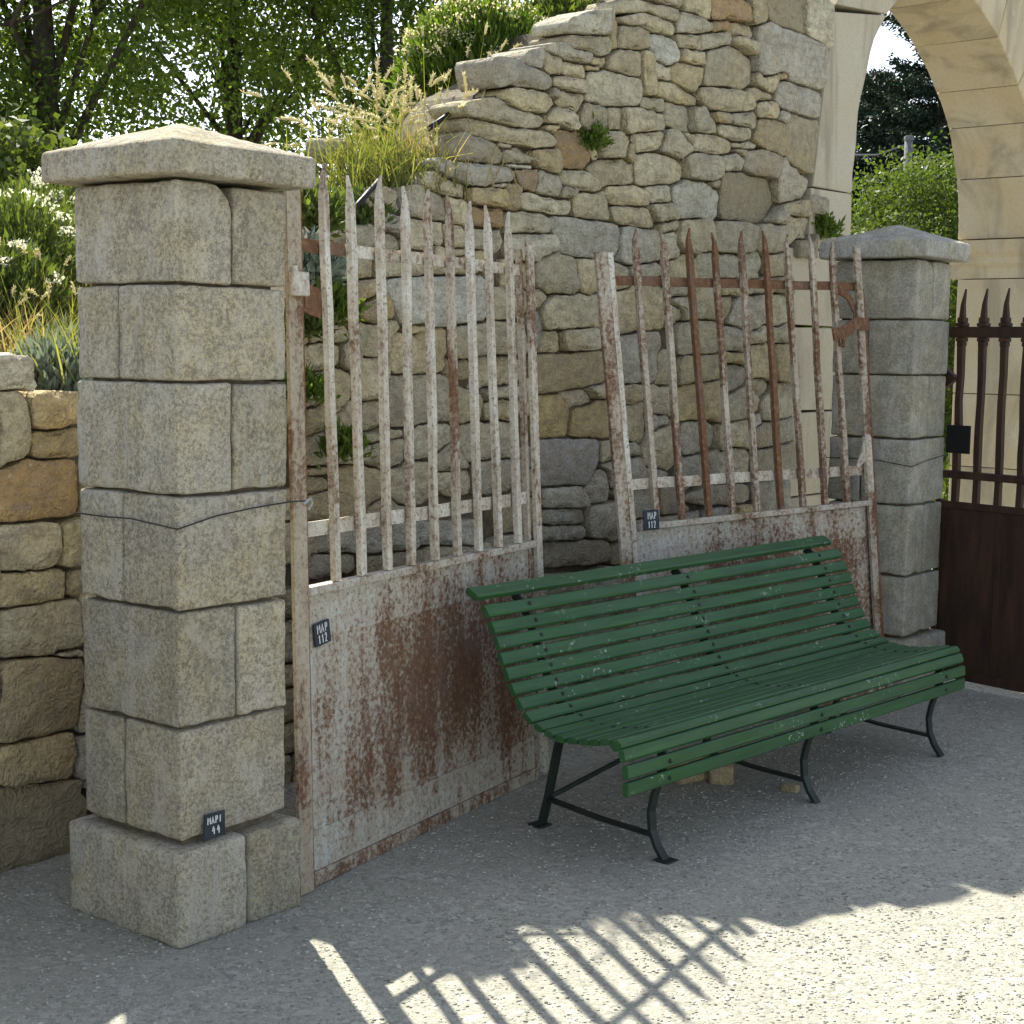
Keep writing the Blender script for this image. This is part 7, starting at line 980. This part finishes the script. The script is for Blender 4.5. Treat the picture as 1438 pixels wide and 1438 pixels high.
gr = gate_leaf(GR, 'rustier iron gate leaf leaning behind the green bench, beside the right pillar', [(a, b, c + D, m_) for a, b, c, m_ in br],
    [((-.028, .0), (-.083, 1.135 + D), .062, MBAR2, -.006, .014), ((.010, .0), (-.040, 1.133 + D), .026, MBAR, -.010, .012)],
    [((1.415, .02), (1.428, 1.19 + D), .040, MBAR2, -.004, .014), ((1.447, .02), (1.452, 1.0 + D), .012, MRUST, .01, .04)], 1.45, True, True)
obj('hinge_strap', sweep([(1.46, -.02, 1.70), (1.36, -.03, 1.705), (1.28, -.035, 1.665), (1.20, -.04, 1.655)], 1, up=(0, 1, 0), rect=(.055, .010)), MRUST, gr)
obj('hinge_hook', sweep([(1.27, -.035, 1.655), (1.255, -.045, 1.60), (1.235, -.045, 1.605), (1.23, -.04, 1.645)], .009, 6), MRUST, gr)
obj('gusset', sweep([(1.42, -.009, 1.20), (1.40, -.009, 1.11), (1.34, -.009, 1.055)], [1, 1.6, .5], up=(0, 1, 0), rect=(.035, .007)), MBAR, gr); obj('stile_sleeve', bbox(1.395, 1.435, -.022, .006, .93, 1.19, .006), MBAR, gr)
obj('scroll_brace', sweep([(1.30, .01, 1.86), (1.37, .01, 1.83), (1.41, .01, 1.765), (1.42, .01, 1.70)], 1, up=(0, 1, 0), rect=(.03, .008)), MRUST, gr)
tag(obj('eyelet_bolt', sweep([P1(.44, -.012, wz + .03), P1(.46, -.02, wz + .045), P1(.47, -.016, wz + .03), P1(.46, -.01, wz + .012)], .004, 6), MGALV), 'small shiny wire fastening on the left gate stile', 'fastener')
# slates
def on(Mx, s, t, y=-.006, rot=0): return Mx @ Matrix.Translation((s, y, t)) @ Matrix.Rotation(rot, 4, 'Y')
slate(on(GL, .070, .712, .006, R(-6)), .078, .070, [('MAP', .014, .038, .019, .025), ('112', .016, .007, .016, .026)], 'small slate tag chalked MAP 112 on the left gate plate, near the large pillar')
slate(on(GR, .030, .872, -.03, R(1)), .082, .082, [('MAP', .022, .044, .017, .028), ('112', .022, .008, .015, .028)], 'small slate tag chalked MAP 112 on the right gate leaf above the bench')
Mpil = frameM(P1(.07, -.012, .268), PU, (UP * .995 - PV * .0).normalized(), PV)
slate(Mpil, .072, .070, [('MAPI', .010, .042, .0135, .019), ('44', .026, .012, .017, .022)], 'small slate tag chalked MAPI 44 leaning on the base of the large pillar')
# ================================================================== DARK IRON GATE
dang = R(141); De = Vector((math.sin(dang), math.cos(dang), 0)); DM = frameM(Vector((2.113, 7.577, 0)), De, UP, UP.cross(De))
dg = empty('iron_gate', DM, 'dark rusted iron gate with spear tipped bars and solid lower plate, right edge', 'gate')
for i in range(10):
    s = .044 + .118 * i
    obj('bar', spike(s, .88, 1.91, .030, .026, 0, .16, 0, 1), MDARK, dg)
    for h_, z0, z1 in ((.024, 1.7325, 1.75), (.019, 1.7505, 1.775), (.022, 1.661, 1.6795), (.018, 1.640, 1.6605)): obj('collar', bbox(s - h_, s + h_, -h_, h_, z0, z1, .004), MDARK, dg)
obj('top_rail', bbox(-.02, 1.25, -.017, .017, 1.680, 1.732, .004), MDARK, dg); obj('lower_rail', bbox(-.04, 1.25, -.017, .017, 1.005, 1.042, .004), MDARK, dg)
obj('plate', bbox(-.06, .30, -.006, .006, .03, .89, .003), MDARK, dg); obj('plate', bbox(.302, .70, -.0065, .0055, .03, .89, .003), MDARK, dg); obj('plate', bbox(.702, 1.25, -.006, .006, .03, .89, .003), MDARK, dg)
obj('plate_frame', bbox(-.06, 1.25, -.014, -.0067, .86, .895, .003), MDARK, dg); obj('plate_frame', bbox(-.06, 1.25, -.014, -.0067, .03, .075, .003), MDARK, dg)
for x_ in (.301, .701): obj('cover_strip', bbox(x_ - .016, x_ + .016, -.0115, -.0068, .078, .857, .002), MDARK, dg)
obj('stile', bbox(-.055, -.025, -.02, .02, .02, .90, .004), MDARK, dg)
obj('hinge_pin', ([(-.06, -.01, 1.55), (-.06, -.01, 1.42), (.03, -.01, 1.485), (-.06, .02, 1.55), (-.06, .02, 1.42), (.03, .02, 1.485)], [[0, 1, 2], [5, 4, 3], [0, 3, 4, 1], [1, 4, 5, 2], [2, 5, 3, 0]]), MDARK, dg)
tag(obj('hanging_plate', bbox(0, .135, -.004, .004, 0, .135, .003), MBLACK), 'small square black plate hung on the bars of the dark iron gate', 'plate').matrix_world = DM @ Matrix.Translation((.0, -.028, 1.128))
# ================================================================== BENCH
BA = Vector((.499, 4.789, 0)); Bd = Vector((math.sin(R(42.46)), math.cos(R(42.46)), 0)); Bb = Vector((-Bd.y, Bd.x, 0))
bench = empty('park_bench', frameM(BA, Bd, UP, Bb), 'long green slatted park bench on black curved iron legs in front of the gates', 'bench')
PROF = [(.640, .778), (.598, .745), (.568, .695), (.545, .648), (.523, .600), (.500, .553), (.475, .506), (.445, .462), (.408, .425), (.362, .400), (.315, .387), (.268, .383), (.220, .384), (.173, .389), (.128, .397), (.085, .406)]
PP = [Vector((0, y, z)) for y, z in PROF]
def slat(y, z, ty, tz, w_, th, x0=-.21, x1=1.99, r=.005):
    """slat centred on (y,z); (ty,tz) runs across its width"""
    t = Vector((0, ty, tz)).normalized(); nn = Vector((1, 0, 0)).cross(t)
    ring = []
    for a_, b_ in ((-1, -1), (1, -1), (1, 1), (-1, 1)):
        for da, db in ((0, -b_), (-a_ * 0, 0), (-a_, 0)):
            pass
    hw, ht = w_ / 2, th / 2
    prof = [(-hw + r, -ht), (hw - r, -ht), (hw, -ht + r), (hw, ht - r), (hw - r, ht), (-hw + r, ht), (-hw, ht - r), (-hw, -ht + r)]
    V, Fs = [], []; n = 9
    xs = [x0] + [x0 + (x1 - x0) * (i + .5) / n for i in range(n)] + [x1]
    for x in xs:
        sag = random.uniform(-.0015, .0015)
        for p, q in prof: c = Vector((x, y, z)) + t * p + nn * (q + sag); V.append(c)
    for i in range(len(xs) - 1):
        for k in range(8): Fs.append([i * 8 + k, i * 8 + (k + 1) % 8, i * 8 + 8 + (k + 1) % 8, i * 8 + 8 + k])
    Fs += [list(range(8))[::-1], [len(V) - 8 + k for k in range(8)]]
    return V, Fs
sl = []
for i, p in enumerate(PP[1:], 1):
    t = PP[min(i + 1, len(PP) - 1)] - PP[i - 1]
    back = i < 9
    sl.append(('back_slat' if back else 'seat_slat', slat(p.y, p.z, t.y, t.z, .044 if back else .038, .020, -.21 + random.uniform(-.004, .004), 1.99 + random.uniform(-.004, .004))))
sl.append(('back_slat', slat(.660, .795, 1, .5, .055, .024)))
sl.append(('seat_slat', slat(.044, .402, 1, -.16, .044, .034, r=.012)))
sl.append(('seat_slat', slat(.018, .374, .28, 1, .040, .022, r=.007)))
sl.append(('front_slat', slat(.004, .325, .10, 1, .042, .022)))
sl.append(('front_slat', slat(.004, .272, .02, 1, .044, .022)))
for nm, vf in sl: obj(nm, vf, MGREEN, bench)
# iron frames
for x in (0.0, .894, 1.826):
    obj('leg', sweep([(x, .030, .26), (x, .052, .20), (x, .062, .15), (x, .056, .09), (x, .032, .04), (x, .0, .0)], 1, up=(1, 0, 0), rect=(.012, .033)), MLEG, bench)
    obj('leg', sweep([(x, .43, .375), (x, .455, .28), (x, .49, .12), (x, .522, 0)], 1, up=(1, 0, 0), rect=(.012, .036)), MLEG, bench)
    obj('foot', join(bbox(x - .03, x + .03, -.03, .03, -.002, .008, .003)), MLEG, bench) if x == 0 else None
    obj('foot', join(bbox(x - .03, x + .03, .50, .56, -.002, .008, .003)), MLEG, bench) if x == 0 else None
    obj('cross_brace', sweep([(x, .054, .075), (x, .27, .082), (x, .488, .10)], 1, up=(1, 0, 0), rect=(.010, .026)), MLEG, bench)
    curve = [(x, .66, .775)] + [(x, p.y + (.020 if i < 9 else .004 * 0), p.z - (.006 if i < 9 else .020)) for i, p in enumerate(PP)][1:] + [(x, .045, .375), (x, .024, .35), (x, .022, .25)]
    obj('slat_bracket', sweep(curve, 1, up=(1, 0, 0), rect=(.034, .008)), MLEG, bench)
bv = []
for x in (0.0, .894, 1.826):
    for i, p in enumerate(PP[1:], 1):
        t = (PP[min(i + 1, len(PP) - 1)] - PP[i - 1]).normalized(); nn = Vector((1, 0, 0)).cross(t); nn = nn if nn.z + -nn.y * .5 > 0 else -nn
        c = Vector((x, p.y, p.z)) + nn * .010; bv.append(sweep([tuple(c), tuple(c + nn * .003), tuple(c + nn * .005)], [.0075, .007, .003], 8))
    for zz in (.325, .272): bv.append(sweep([(x, -.007, zz), (x, -.011, zz), (x, -.013, zz)], [.0075, .007, .003], 8))
obj('bolt_heads', join(*bv), MLEG, bench)['kind'] = 'stuff'
obj('diagonal_brace', sweep([(.0, .50, .10), (.45, .38, .24), (.894, .30, .36)], .009, 8), MLEG, bench)
# loose yellow stones under the bench
for i, (px, py, s) in enumerate(((968, 1098, .09), (1010, 1088, .075), (1111, 1092, .03))):
    p = at(px, py, 5.75 if i < 2 else 5.6); 
    o = obj('loose_stone', rough_box((-s, -s * .6, -.01), (s, s * .6, s * 1.0), s * .25, .03, .006, 60 + i), MR, None, True, TINT['y'])
    o.location = (p.x, p.y, 0); o.rotation_euler = (0, 0, .6 + i)
    tag(o, ['yellow stone on the gravel under the bench, nearest the left legs', 'yellow stone block under the middle of the bench by a brace', 'small pale stone lying under the bench near its middle leg'][i], 'stone', 'loose stones under the bench')
# ================================================================== VEGETATION
def rand_dirs(n, zmin=-1, zmax=1):
    z = rng.uniform(zmin, zmax, n); t = rng.uniform(0, 2 * np.pi, n); r = np.sqrt(1 - z * z); return np.c_[r * np.cos(t), r * np.sin(t), z]
def leaves_vf(P, Dr, L, Wd, bend=.25):
    """diamond leaves: base P, direction Dr, length L, half-width Wd"""
    n = len(P); up = rand_dirs(n); side = np.cross(Dr, up); side /= np.linalg.norm(side, axis=1)[:, None] + 1e-9; nn = np.cross(side, Dr)
    L = np.broadcast_to(L, n)[:, None]; Wd = np.broadcast_to(Wd, n)[:, None]
    V = np.stack([P, P + Dr * L * .45 + side * Wd + nn * L * bend * .2, P + Dr * L - nn * L * bend * .3, P + Dr * L * .45 - side * Wd + nn * L * bend * .2], 1).reshape(-1, 3)
    return V, np.arange(4 * n).reshape(n, 4)
def blades_vf(P, Dr, L, Wd, droop):
    """grass blades: 4-segment curved strips"""
    n = len(P); side = np.cross(Dr, np.array([0, 0, 1.]) + rng.normal(0, .3, (n, 3))); side /= np.linalg.norm(side, axis=1)[:, None] + 1e-9
    L = np.broadcast_to(L, n)[:, None]; Wd = np.broadcast_to(Wd, n)[:, None]; dr = np.broadcast_to(droop, n)[:, None]
    horiz = Dr * [1, 1, 0]; rows = []
    for f in (0, .3, .6, .85, 1.0):
        c = P + Dr * L * f + (horiz * .5 + np.array([0, 0, -.55])) * L * dr * f * f
        wv = Wd * (1 - f ** 2 * .96); rows += [c - side * wv, c + side * wv]
    V = np.stack(rows, 1); q = np.array([[2 * k, 2 * k + 1, 2 * k + 3, 2 * k + 2] for k in range(4)])
    return V.reshape(-1, 3), (q[None] + 10 * np.arange(n)[:, None, None]).reshape(-1, 4), V[:, 8:10].mean(1), V[:, 8] - V[:, 4]
def spindles_vf(P, Dr, L, rad):
    """furry seed heads as crossed, ragged spindles"""
    n = len(P); Dr = Dr / (np.linalg.norm(Dr, axis=1)[:, None] + 1e-9); a = np.cross(Dr, [0.3, .2, 1.]); a /= np.linalg.norm(a, axis=1)[:, None] + 1e-9; b = np.cross(Dr, a)
    L = np.broadcast_to(L, n)[:, None]; rad = np.broadcast_to(rad, n)[:, None]; rows = []
    for f, k in ((0, .25), (.15, .8), (.45, 1), (.8, .7), (1, .1)):
        for j in range(6):
            t = j * math.pi / 3 + f; rows.append(P + Dr * L * f + (a * math.cos(t) + b * math.sin(t)) * rad * k + np.array([0, 0, -.25]) * L * f * f + rng.normal(0, .0012, (n, 3)))
    V = np.stack(rows, 1); q = np.array([[i * 6 + j, i * 6 + (j + 1) % 6, i * 6 + 6 + (j + 1) % 6, i * 6 + 6 + j] for i in range(4) for j in range(6)])
    return V.reshape(-1, 3), (q[None] + 30 * np.arange(n)[:, None, None]).reshape(-1, 4)
def tree(name, base, h, trunk_r, crown_c, crown_r, nleaf, leaf, lm, label, cat, nlimb=14, group=None, clumps=90, seed=1, hollow=.35, flat=.75, clump_r=.16, floor=-1e9):
    rs = np.random.default_rng(seed); base = Vector(base); root = empty(name, base, label, cat, group)
    cc = np.array(crown_c) - np.array(base); cr = np.array(crown_r)
    parts = [sweep([(0, 0, -.3), (trunk_r * .3, 0, h * .25), (cc[0] * .3, cc[1] * .3, h * .55), (cc[0] * .8, cc[1] * .8, cc[2] + cr[2] * .3)], [trunk_r * 1.25, trunk_r, trunk_r * .7, trunk_r * .2], 9)]
    cl = []
    for k in range(clumps):
        while True:
            d = rs.uniform(-1, 1, 3); L = np.linalg.norm(d)
            if hollow < L < 1: break
        q = cc + d * cr
        if q[2] + base.z < floor: q[2] = floor - base.z + rs.uniform(0, .3)
        cl.append(q)
    cl = np.array(cl)
    for k in range(nlimb):
        q = cl[rs.integers(len(cl))]; s0 = np.array([cc[0] * .3, cc[1] * .3, h * .5]) * rs.uniform(.75, 1.25)
        mid = (s0 + q) / 2 + rs.normal(0, .12, 3) * cr * .5
        parts.append(sweep([tuple(s0), tuple(mid), tuple(q)], [trunk_r * .26, trunk_r * .14, trunk_r * .04], 6))
        for _ in range(3):
            q2 = q + rs.normal(0, .25, 3) * cr; parts.append(sweep([tuple(mid), tuple((mid + q2) / 2 + rs.normal(0, .06, 3) * cr), tuple(q2)], [trunk_r * .10, trunk_r * .06, trunk_r * .02], 5))
    obj('trunk', join(*parts), MBARK, root, True)
    ci = rs.integers(0, len(cl), nleaf); off = rs.normal(0, 1, (nleaf, 3)) * cr.mean() * clump_r * np.array([1, 1, flat])
    P = cl[ci] + off; dr = rs.normal(0, 1, (nleaf, 3)) + np.array([0, 0, -.35]); dr /= np.linalg.norm(dr, axis=1)[:, None]
    Vv, Fv = leaves_vf(P, dr, leaf * rs.uniform(.6, 1.3, nleaf), leaf * .30 * rs.uniform(.7, 1.2, nleaf))
    objnp('crown', Vv, Fv, lm, root); return root
def pxr(px, Y): return px * Y / F_PX
# --- big trees behind the bank, upper left
p = at(70, 250, 14.0); tree('broadleaf_tree', (p.x, p.y, 1.2), 4.2, .17, (p.x - .2, p.y + .4, 5.2), (2.7, 1.4, 2.6), 60000, .07, L_TREE, 'dark leafy tree behind the left bank at the far left', 'tree', 11, 'leafy trees beyond the bank', 150, 3, .2, .8, .115)
p = at(330, 250, 16.0); tree('broadleaf_tree', (p.x, p.y, 1.2), 4.2, .13, (p.x - .1, p.y + .5, 5.9), (2.3, 1.3, 2.6), 38000, .07, L_TREE, 'sunlit leafy tree with sky gaps behind the large pillar cap', 'tree', 12, 'leafy trees beyond the bank', 105, 5, .2, .8, .11)
p = at(540, 250, 15.0); tree('broadleaf_tree', (p.x, p.y, 1.2), 4.0, .13, (p.x + .0, p.y + .3, 5.0), (1.6, 1.1, 2.8), 34000, .066, L_TREE, 'leafy tree behind the seeding grass on the wall', 'tree', 9, 'leafy trees beyond the bank', 100, 8, .2, .8, .13)
p = at(30, 330, 8.2); tree('shrub', (p.x, p.y, 1.4), .6, .03, (p.x, p.y, 2.1), (.75, .5, .62), 6500, .06, L_MID, 'green shrub beneath the trees behind the white flowers', 'shrub', 8, None, 40, 12)
p = at(390, 300, 9.5); tree('shrub', (p.x, p.y, 1.5), .6, .03, (p.x, p.y, 2.15), (.8, .5, .5), 6000, .06, L_DARK, 'dark shrub glimpsed behind the cap of the large pillar', 'shrub', 8, None, 40, 14)
# --- conifer, hedge bush and pole through the arch
def conifer(name, base, h, rad, label, seed):
    rs = np.random.default_rng(seed); root = empty(name, base, label, 'conifer', 'dark conifers beyond the arch')
    obj('trunk', sweep([(0, 0, -.2), (0, 0, h * .5), (0, 0, h)], [.22, .13, .03], 8), MBARK, root, True)
    P, Dr = [], []; br = []
    for k in range(230):
        f = rs.uniform(.12, .99) ; z = h * f; L = rad * (1 - f) ** .8 * rs.uniform(.55, 1.1) + .12; t = rs.uniform(0, 6.3); d = np.array([math.cos(t), math.sin(t), 0])
        pts = []
        for s in np.linspace(0, 1, 5): pts.append(np.array([0, 0, z]) + d * L * s + np.array([0, 0, 1]) * L * (.10 * s - .30 * s * s + .28 * s ** 4))
        br.append(sweep([tuple(q) for q in pts], [.02, .016, .012, .008, .004], 4))
        m_ = int(160 + 320 * L); s = rs.random(m_) ** .7; base_ = np.array([np.interp(s, np.linspace(0, 1, 5), [q[i] for q in pts]) for i in range(3)]).T
        P.append(base_ + rs.normal(0, .05, (m_, 3))); Dr.append(d * .7 + rs.normal(0, .6, (m_, 3)) + [0, 0, -.1])
    P = np.concatenate(P); Dr = np.concatenate(Dr); Dr /= np.linalg.norm(Dr, axis=1)[:, None]
    obj('branches', join(*br), MBARK, root)
    Vv, Fv = leaves_vf(P, Dr, .095 * rs.uniform(.5, 1.4, len(P)), .016); objnp('foliage', Vv, Fv, L_CON, root)
p = at(1312, 480, 24); conifer('conifer', (p.x, p.y, 0), 8.3, 3.1, 'dark conifer with drooping branches seen through the archway', 4)
p = at(1222, 480, 27); conifer('conifer', (p.x, p.y, 0), 6.3, 2.0, 'darker conifer tip just right of the left arch jamb', 6)
p = at(1420, 480, 30); conifer('conifer', (p.x, p.y, 0), 9.5, 3.0, 'conifer mostly hidden behind the right reveal of the archway', 9)
p = at(1275, 480, 16); tree('bush', (p.x, p.y, 0), 1.2, .07, (p.x + .25, p.y, 1.75), (1.35, 1.2, 1.75), 70000, .055, L_HEDGE, 'large sunlit yellow green bush beyond the archway', 'bush', 10, None, 190, 21, .45, .8, .12)
p = at(1265, 480, 20)
pole = empty('utility_pole', (p.x, p.y, 0), 'grey utility pole in front of the conifers beyond the arch', 'pole')
obj('shaft', sweep([(0, 0, 0), (0, 0, 4.25)], [.07, .052], 10), MCONC, pole, True); obj('cap', bbox(-.055, .055, -.055, .055, 4.25, 4.31, .02), MCONC, pole); obj('crossbar', bbox(-.08, .08, -.08, -.055, 3.84, 3.87, .005), MCONC, pole)
q = at(1190, 218, 21)
tag(obj('overhead_wire', sweep([(p.x, p.y, 4.22), tuple((Vector((p.x, p.y, 4.22)) + q) / 2 - Vector((0, 0, .07))), tuple(q - Vector((2.5, -1, -.1)))], .012, 5), MCONC), 'thin overhead wire running left from the pole', 'wire')
# --- grasses and flowers
def bank_z(pt):
    v = pt - NW * (pt.dot(NW)); a = pt.dot(UW); b = WC - pt.dot(NW); return max(1.3, float(np.interp(a, tx, tz)) - max(0, b - .55) * .45)
def tuft(name, base, n, L, Wd, spread, droop, m, label, cat, heads=0, headL=.1, headR=.012, hm=None, lean=(0, 0), group=None, rad=.12):
    root = empty(name, base, label, cat, group)
    P = np.c_[rng.normal(0, rad, n), rng.normal(0, rad, n), np.full(n, -.04)]
    Dr = np.c_[rng.normal(lean[0], spread, n), rng.normal(lean[1], spread, n), np.ones(n)] ; Dr /= np.linalg.norm(Dr, axis=1)[:, None]
    Ls = L * rng.uniform(.45, 1.1, n); V, Fq, tip, dirn = blades_vf(P, Dr, Ls, Wd, droop * rng.uniform(.4, 1.3, n)); objnp('blades', V, Fq, m, root)['kind'] = 'stuff'
    if heads:
        P = np.c_[rng.normal(0, rad, heads), rng.normal(0, rad, heads), np.zeros(heads)]
        Dr = np.c_[rng.normal(lean[0] * 1.2, spread * 1.1, heads), rng.normal(lean[1], spread, heads), np.ones(heads)]; Dr /= np.linalg.norm(Dr, axis=1)[:, None]
        V, Fq, tip, dirn = blades_vf(P, Dr, L * rng.uniform(.85, 1.35, heads), .0016, droop * rng.uniform(.4, 1.2, heads)); objnp('stalks', V, Fq, m, root)['kind'] = 'stuff'
        hl = headL * rng.uniform(.7, 1.25, heads); V, Fq = spindles_vf(tip, dirn, hl, headR * .55 * rng.uniform(.8, 1.2, heads)); o = objnp('seed_heads', V, Fq, hm or L_HEAD, root, True); o['kind'] = 'stuff'
        kb = 34; dn = dirn / (np.linalg.norm(dirn, axis=1)[:, None] + 1e-9); f = rng.random((heads, kb, 1)); bp = (tip[:, None] + dn[:, None] * hl[:, None, None] * f + np.array([0, 0, -.25]) * hl[:, None, None] * f * f).reshape(-1, 3)
        bd = np.repeat(dn, kb, 0) * .8 + rng.normal(0, .6, (heads * kb, 3)); bd /= np.linalg.norm(bd, axis=1)[:, None]
        V, Fq = leaves_vf(bp, bd, headR * 1.9 * rng.uniform(.6, 1.3, heads * kb), .0011); o = objnp('bristles', V, Fq, hm or L_HEAD, root); o['kind'] = 'stuff'
    return root
def clump(name, base, rx, ry, rz, n, leaf, lm, label, cat, fl=0, fsize=.02, fr=.03, fm=None, group=None, upward=.6, wid=.26, top=.35):
    """leafy plant: leaves on stems through a dome, flower heads of many florets near the top"""
    root = empty(name, base, label, cat, group)
    d = rand_dirs(n, -.1, 1) * rng.uniform(.35, 1.0, n)[:, None] ** .6; P = d * [rx, ry, rz] + rng.normal(0, .02, (n, 3))
    dr = d + rng.normal(0, .5, (n, 3)) + [0, 0, upward]; dr /= np.linalg.norm(dr, axis=1)[:, None]
    V, Fq = leaves_vf(P, dr, leaf * rng.uniform(.6, 1.25, n), leaf * wid * rng.uniform(.7, 1.2, n)); objnp('leaves', V, Fq, lm, root)
    st = [sweep([(0, 0, -.03), tuple(np.array(q) * .55 + [0, 0, .02]), tuple(q)], [.005, .004, .002], 4) for q in (rand_dirs(26, .1, 1) * [rx * .9, ry * .9, rz * .95])]
    obj('stems', join(*st), lm, root)
    if fl:
        c = rand_dirs(fl, top, 1) * [rx * 1.02, ry * 1.02, rz * 1.08]; k = 46
        q = np.repeat(c, k, 0) + np.clip(rng.normal(0, 1, (fl * k, 3)), -1.6, 1.6) * [fr, fr, fr * .45]
        dd = rand_dirs(fl * k, -.2, 1); V, Fq = leaves_vf(q, dd, fsize * rng.uniform(.6, 1.2, fl * k), fsize * .4); objnp('flower_heads', V, Fq, fm or L_WHITE, root)['kind'] = 'stuff'
    return root
# left bank: white flowering plants, grass, grey plant by the wall
spots = [(22, 330, 5.9, .22), (70, 350, 6.3, .24), (60, 300, 6.9, .24), (12, 390, 5.6, .18), (95, 410, 6.1, .18)]
lab = ['white flowered bushy plant at the far left edge of the bank, middle height', 'white flowered plant on the bank touching the large pillar', 'uppermost white flowered plant on the bank below the dark shrub', 'white flowered plant low at the left picture edge among grass', 'small white flowered plant low against the large pillar']
for i, (px, py, Y, s) in enumerate(spots):
    q = at(px, py, Y); clump('flowering_plant', (q.x, q.y, q.z - s * .9), s * 1.15, s, s * 1.5, 2200, .05, L_MID, lab[i], 'plant', 12, .014, .022, L_WHITE, 'white flowering plants on the bank', 1.0, .16)
for i, (px, py, Y, L_) in enumerate(((30, 520, 5.3, .36), (75, 500, 5.6, .36), (5, 480, 5.6, .34), (95, 470, 5.9, .34), (50, 440, 6.3, .38), (110, 520, 5.2, .3))):
    q = at(px, py, Y); tuft('grass_clump', q, 420, L_, .0034, .33, .5, L_GRASS if i % 3 else L_DRY, ['dry yellow grass clump directly above the low wall', 'green grass clump above the low wall, left of the grey plant', 'long grass at the left picture edge on the bank', 'straw coloured grass low beside the pillar', 'tall green grass in the middle of the left bank', 'grass clump squeezed between grey plant and pillar'][i], 'grass', 9, .05, .006, L_HEAD, (.05, -.1), 'grass clumps on the left bank')
q = at(80, 540, 5.02); clump('grey_leaved_plant', (q.x, q.y, q.z - .05), .16, .13, .16, 1700, .055, L_GREY, 'silvery grey green leafy plant on top of the low wall', 'plant', upward=.9, wid=.13)
q = at(70, 520, 5.15); clump('grey_leaved_plant', (q.x + .03, q.y + .1, q.z - .05), .15, .13, .18, 1400, .05, L_GREY, 'second silvery plant just behind the one on the low wall', 'plant', upward=.9, wid=.12)
# on the rubble wall
q = at(545, 255, 6.46); tuft('fountain_grass', q, 800, .40, .0034, .29, .75, L_GRASS, 'large yellow green grass clump with drooping cream seed heads on the wall top', 'grass', 115, .075, .0095, L_HEAD, (-.02, -.06), None, .13)
q = at(610, 250, 6.46); tuft('grass_clump', q, 520, .30, .0032, .26, .4, L_DRY, 'straw coloured dry grass beside the steps of the wall top', 'grass', 14, .06, .007, L_HEAD, (0, -.05), None, .10)
q = at(560, 262, 6.30); tuft('grass_clump', q, 420, .26, .003, .32, .5, L_GRASS, 'short bright grass hanging over the wall edge', 'grass', 0, lean=(-.05, -.15), rad=.1)
q = at(660, 175, 6.88); tuft('grass_clump', q, 60, .34, .0025, .22, .5, L_GRASS, 'few thin stalks with seed heads left of the tall leafy plant', 'grass', 10, .055, .008, L_HEAD, (.1, -.05), None, .06)
q = at(676, 140, 7.35); clump('leafy_flowering_plant', (q.x, q.y, q.z - .05), .40, .30, .48, 13000, .06, L_BUSH, 'large bright green plant with flat cream flower heads on the wall top', 'plant', 60, .012, .030, L_HEAD, None, 1.0, .13, .4)
q = at(790, 40, 7.67); clump('leafy_flowering_plant', (q.x, q.y, q.z - .12), .30, .22, .28, 2600, .06, L_MID, 'darker mixed foliage against the top stones of the wall', 'plant', 6, .012, .02, L_HEAD, None, .6, .18)
q = at(880, 22, 7.77); tuft('grass_clump', q, 200, .16, .003, .5, .6, L_GRASS, 'small yellow grass on the topmost visible stones', 'grass', 4, .04, .006, L_HEAD)
for i, (px, py, Y, s, lm, lb) in enumerate(((832, 196, 6.66, .045, L_BUSH, 'small green tuft growing from a joint above the orange stone'), (440, 300, 5.42, .10, L_MID, 'leafy plant seen between the first bars at the top of the left gate'), (435, 370, 5.30, .10, L_GREY, 'grey green plant behind the left gate hinge'), (460, 430, 5.30, .085, L_BUSH, 'green plant growing from the wall behind the second gate bar'), (430, 450, 5.25, .07, L_MID, 'yellowing plant beside the hinge strap'), (505, 300, 5.75, .09, L_MID, 'low weeds on the wall top behind the gate spikes'), (482, 625, 5.33, .06, L_BUSH, 'small green weed low in the wall joint behind the left gate'), (430, 545, 5.25, .05, L_BUSH, 'tiny weed in the wall next to the hinge stile'), (1152, 322, 8.18, .07, L_BUSH, 'dark fern sprig on the arch jamb above the spikes'))):
    q = at(px, py, Y * 1.045); clump('wall_plant', q - Vector((0, 0, s * .4)), s * 1.1, s * .8, s * 1.1, int(260 + s * 4500), .05 if s > .06 else .035, lm, lb, 'plant', group='weeds growing in the walls', wid=.2)
# ivy-like ground plants beyond the dark gate
q = at(1338, 690, 13.20); clump('roadside_plant', (q.x, q.y, 0), .6, .5, .75, 2200, .08, L_HEDGE, 'sunlit green plant beyond the arch seen beside the dark gate', 'plant')
# boulder, pipes
q = at(462, 212, 6.6); o = obj('boulder', rough_box((-.095, -.08, -.05), (.095, .08, .05), .045, .025, .012, 77), MR, None, True, TINT['g']); o.location = q; tag(o, 'rounded grey stone lying on the bank right of the pillar cap', 'stone')
tag(obj('irrigation_pipe', sweep([at(470, 312, 5.8), at(500, 290, 5.85), at(532, 254, 5.95)], .011, 8), MBLACK, None, True), 'black plastic irrigation pipe lying behind the gate spikes', 'pipe', 'irrigation pipes')
tag(obj('irrigation_pipe', sweep([at(600, 182, 6.3), at(620, 168, 6.35), at(637, 156, 6.4)], .011, 8), MBLACK, None, True), 'short black pipe end among the grass on the wall top', 'pipe', 'irrigation pipes')
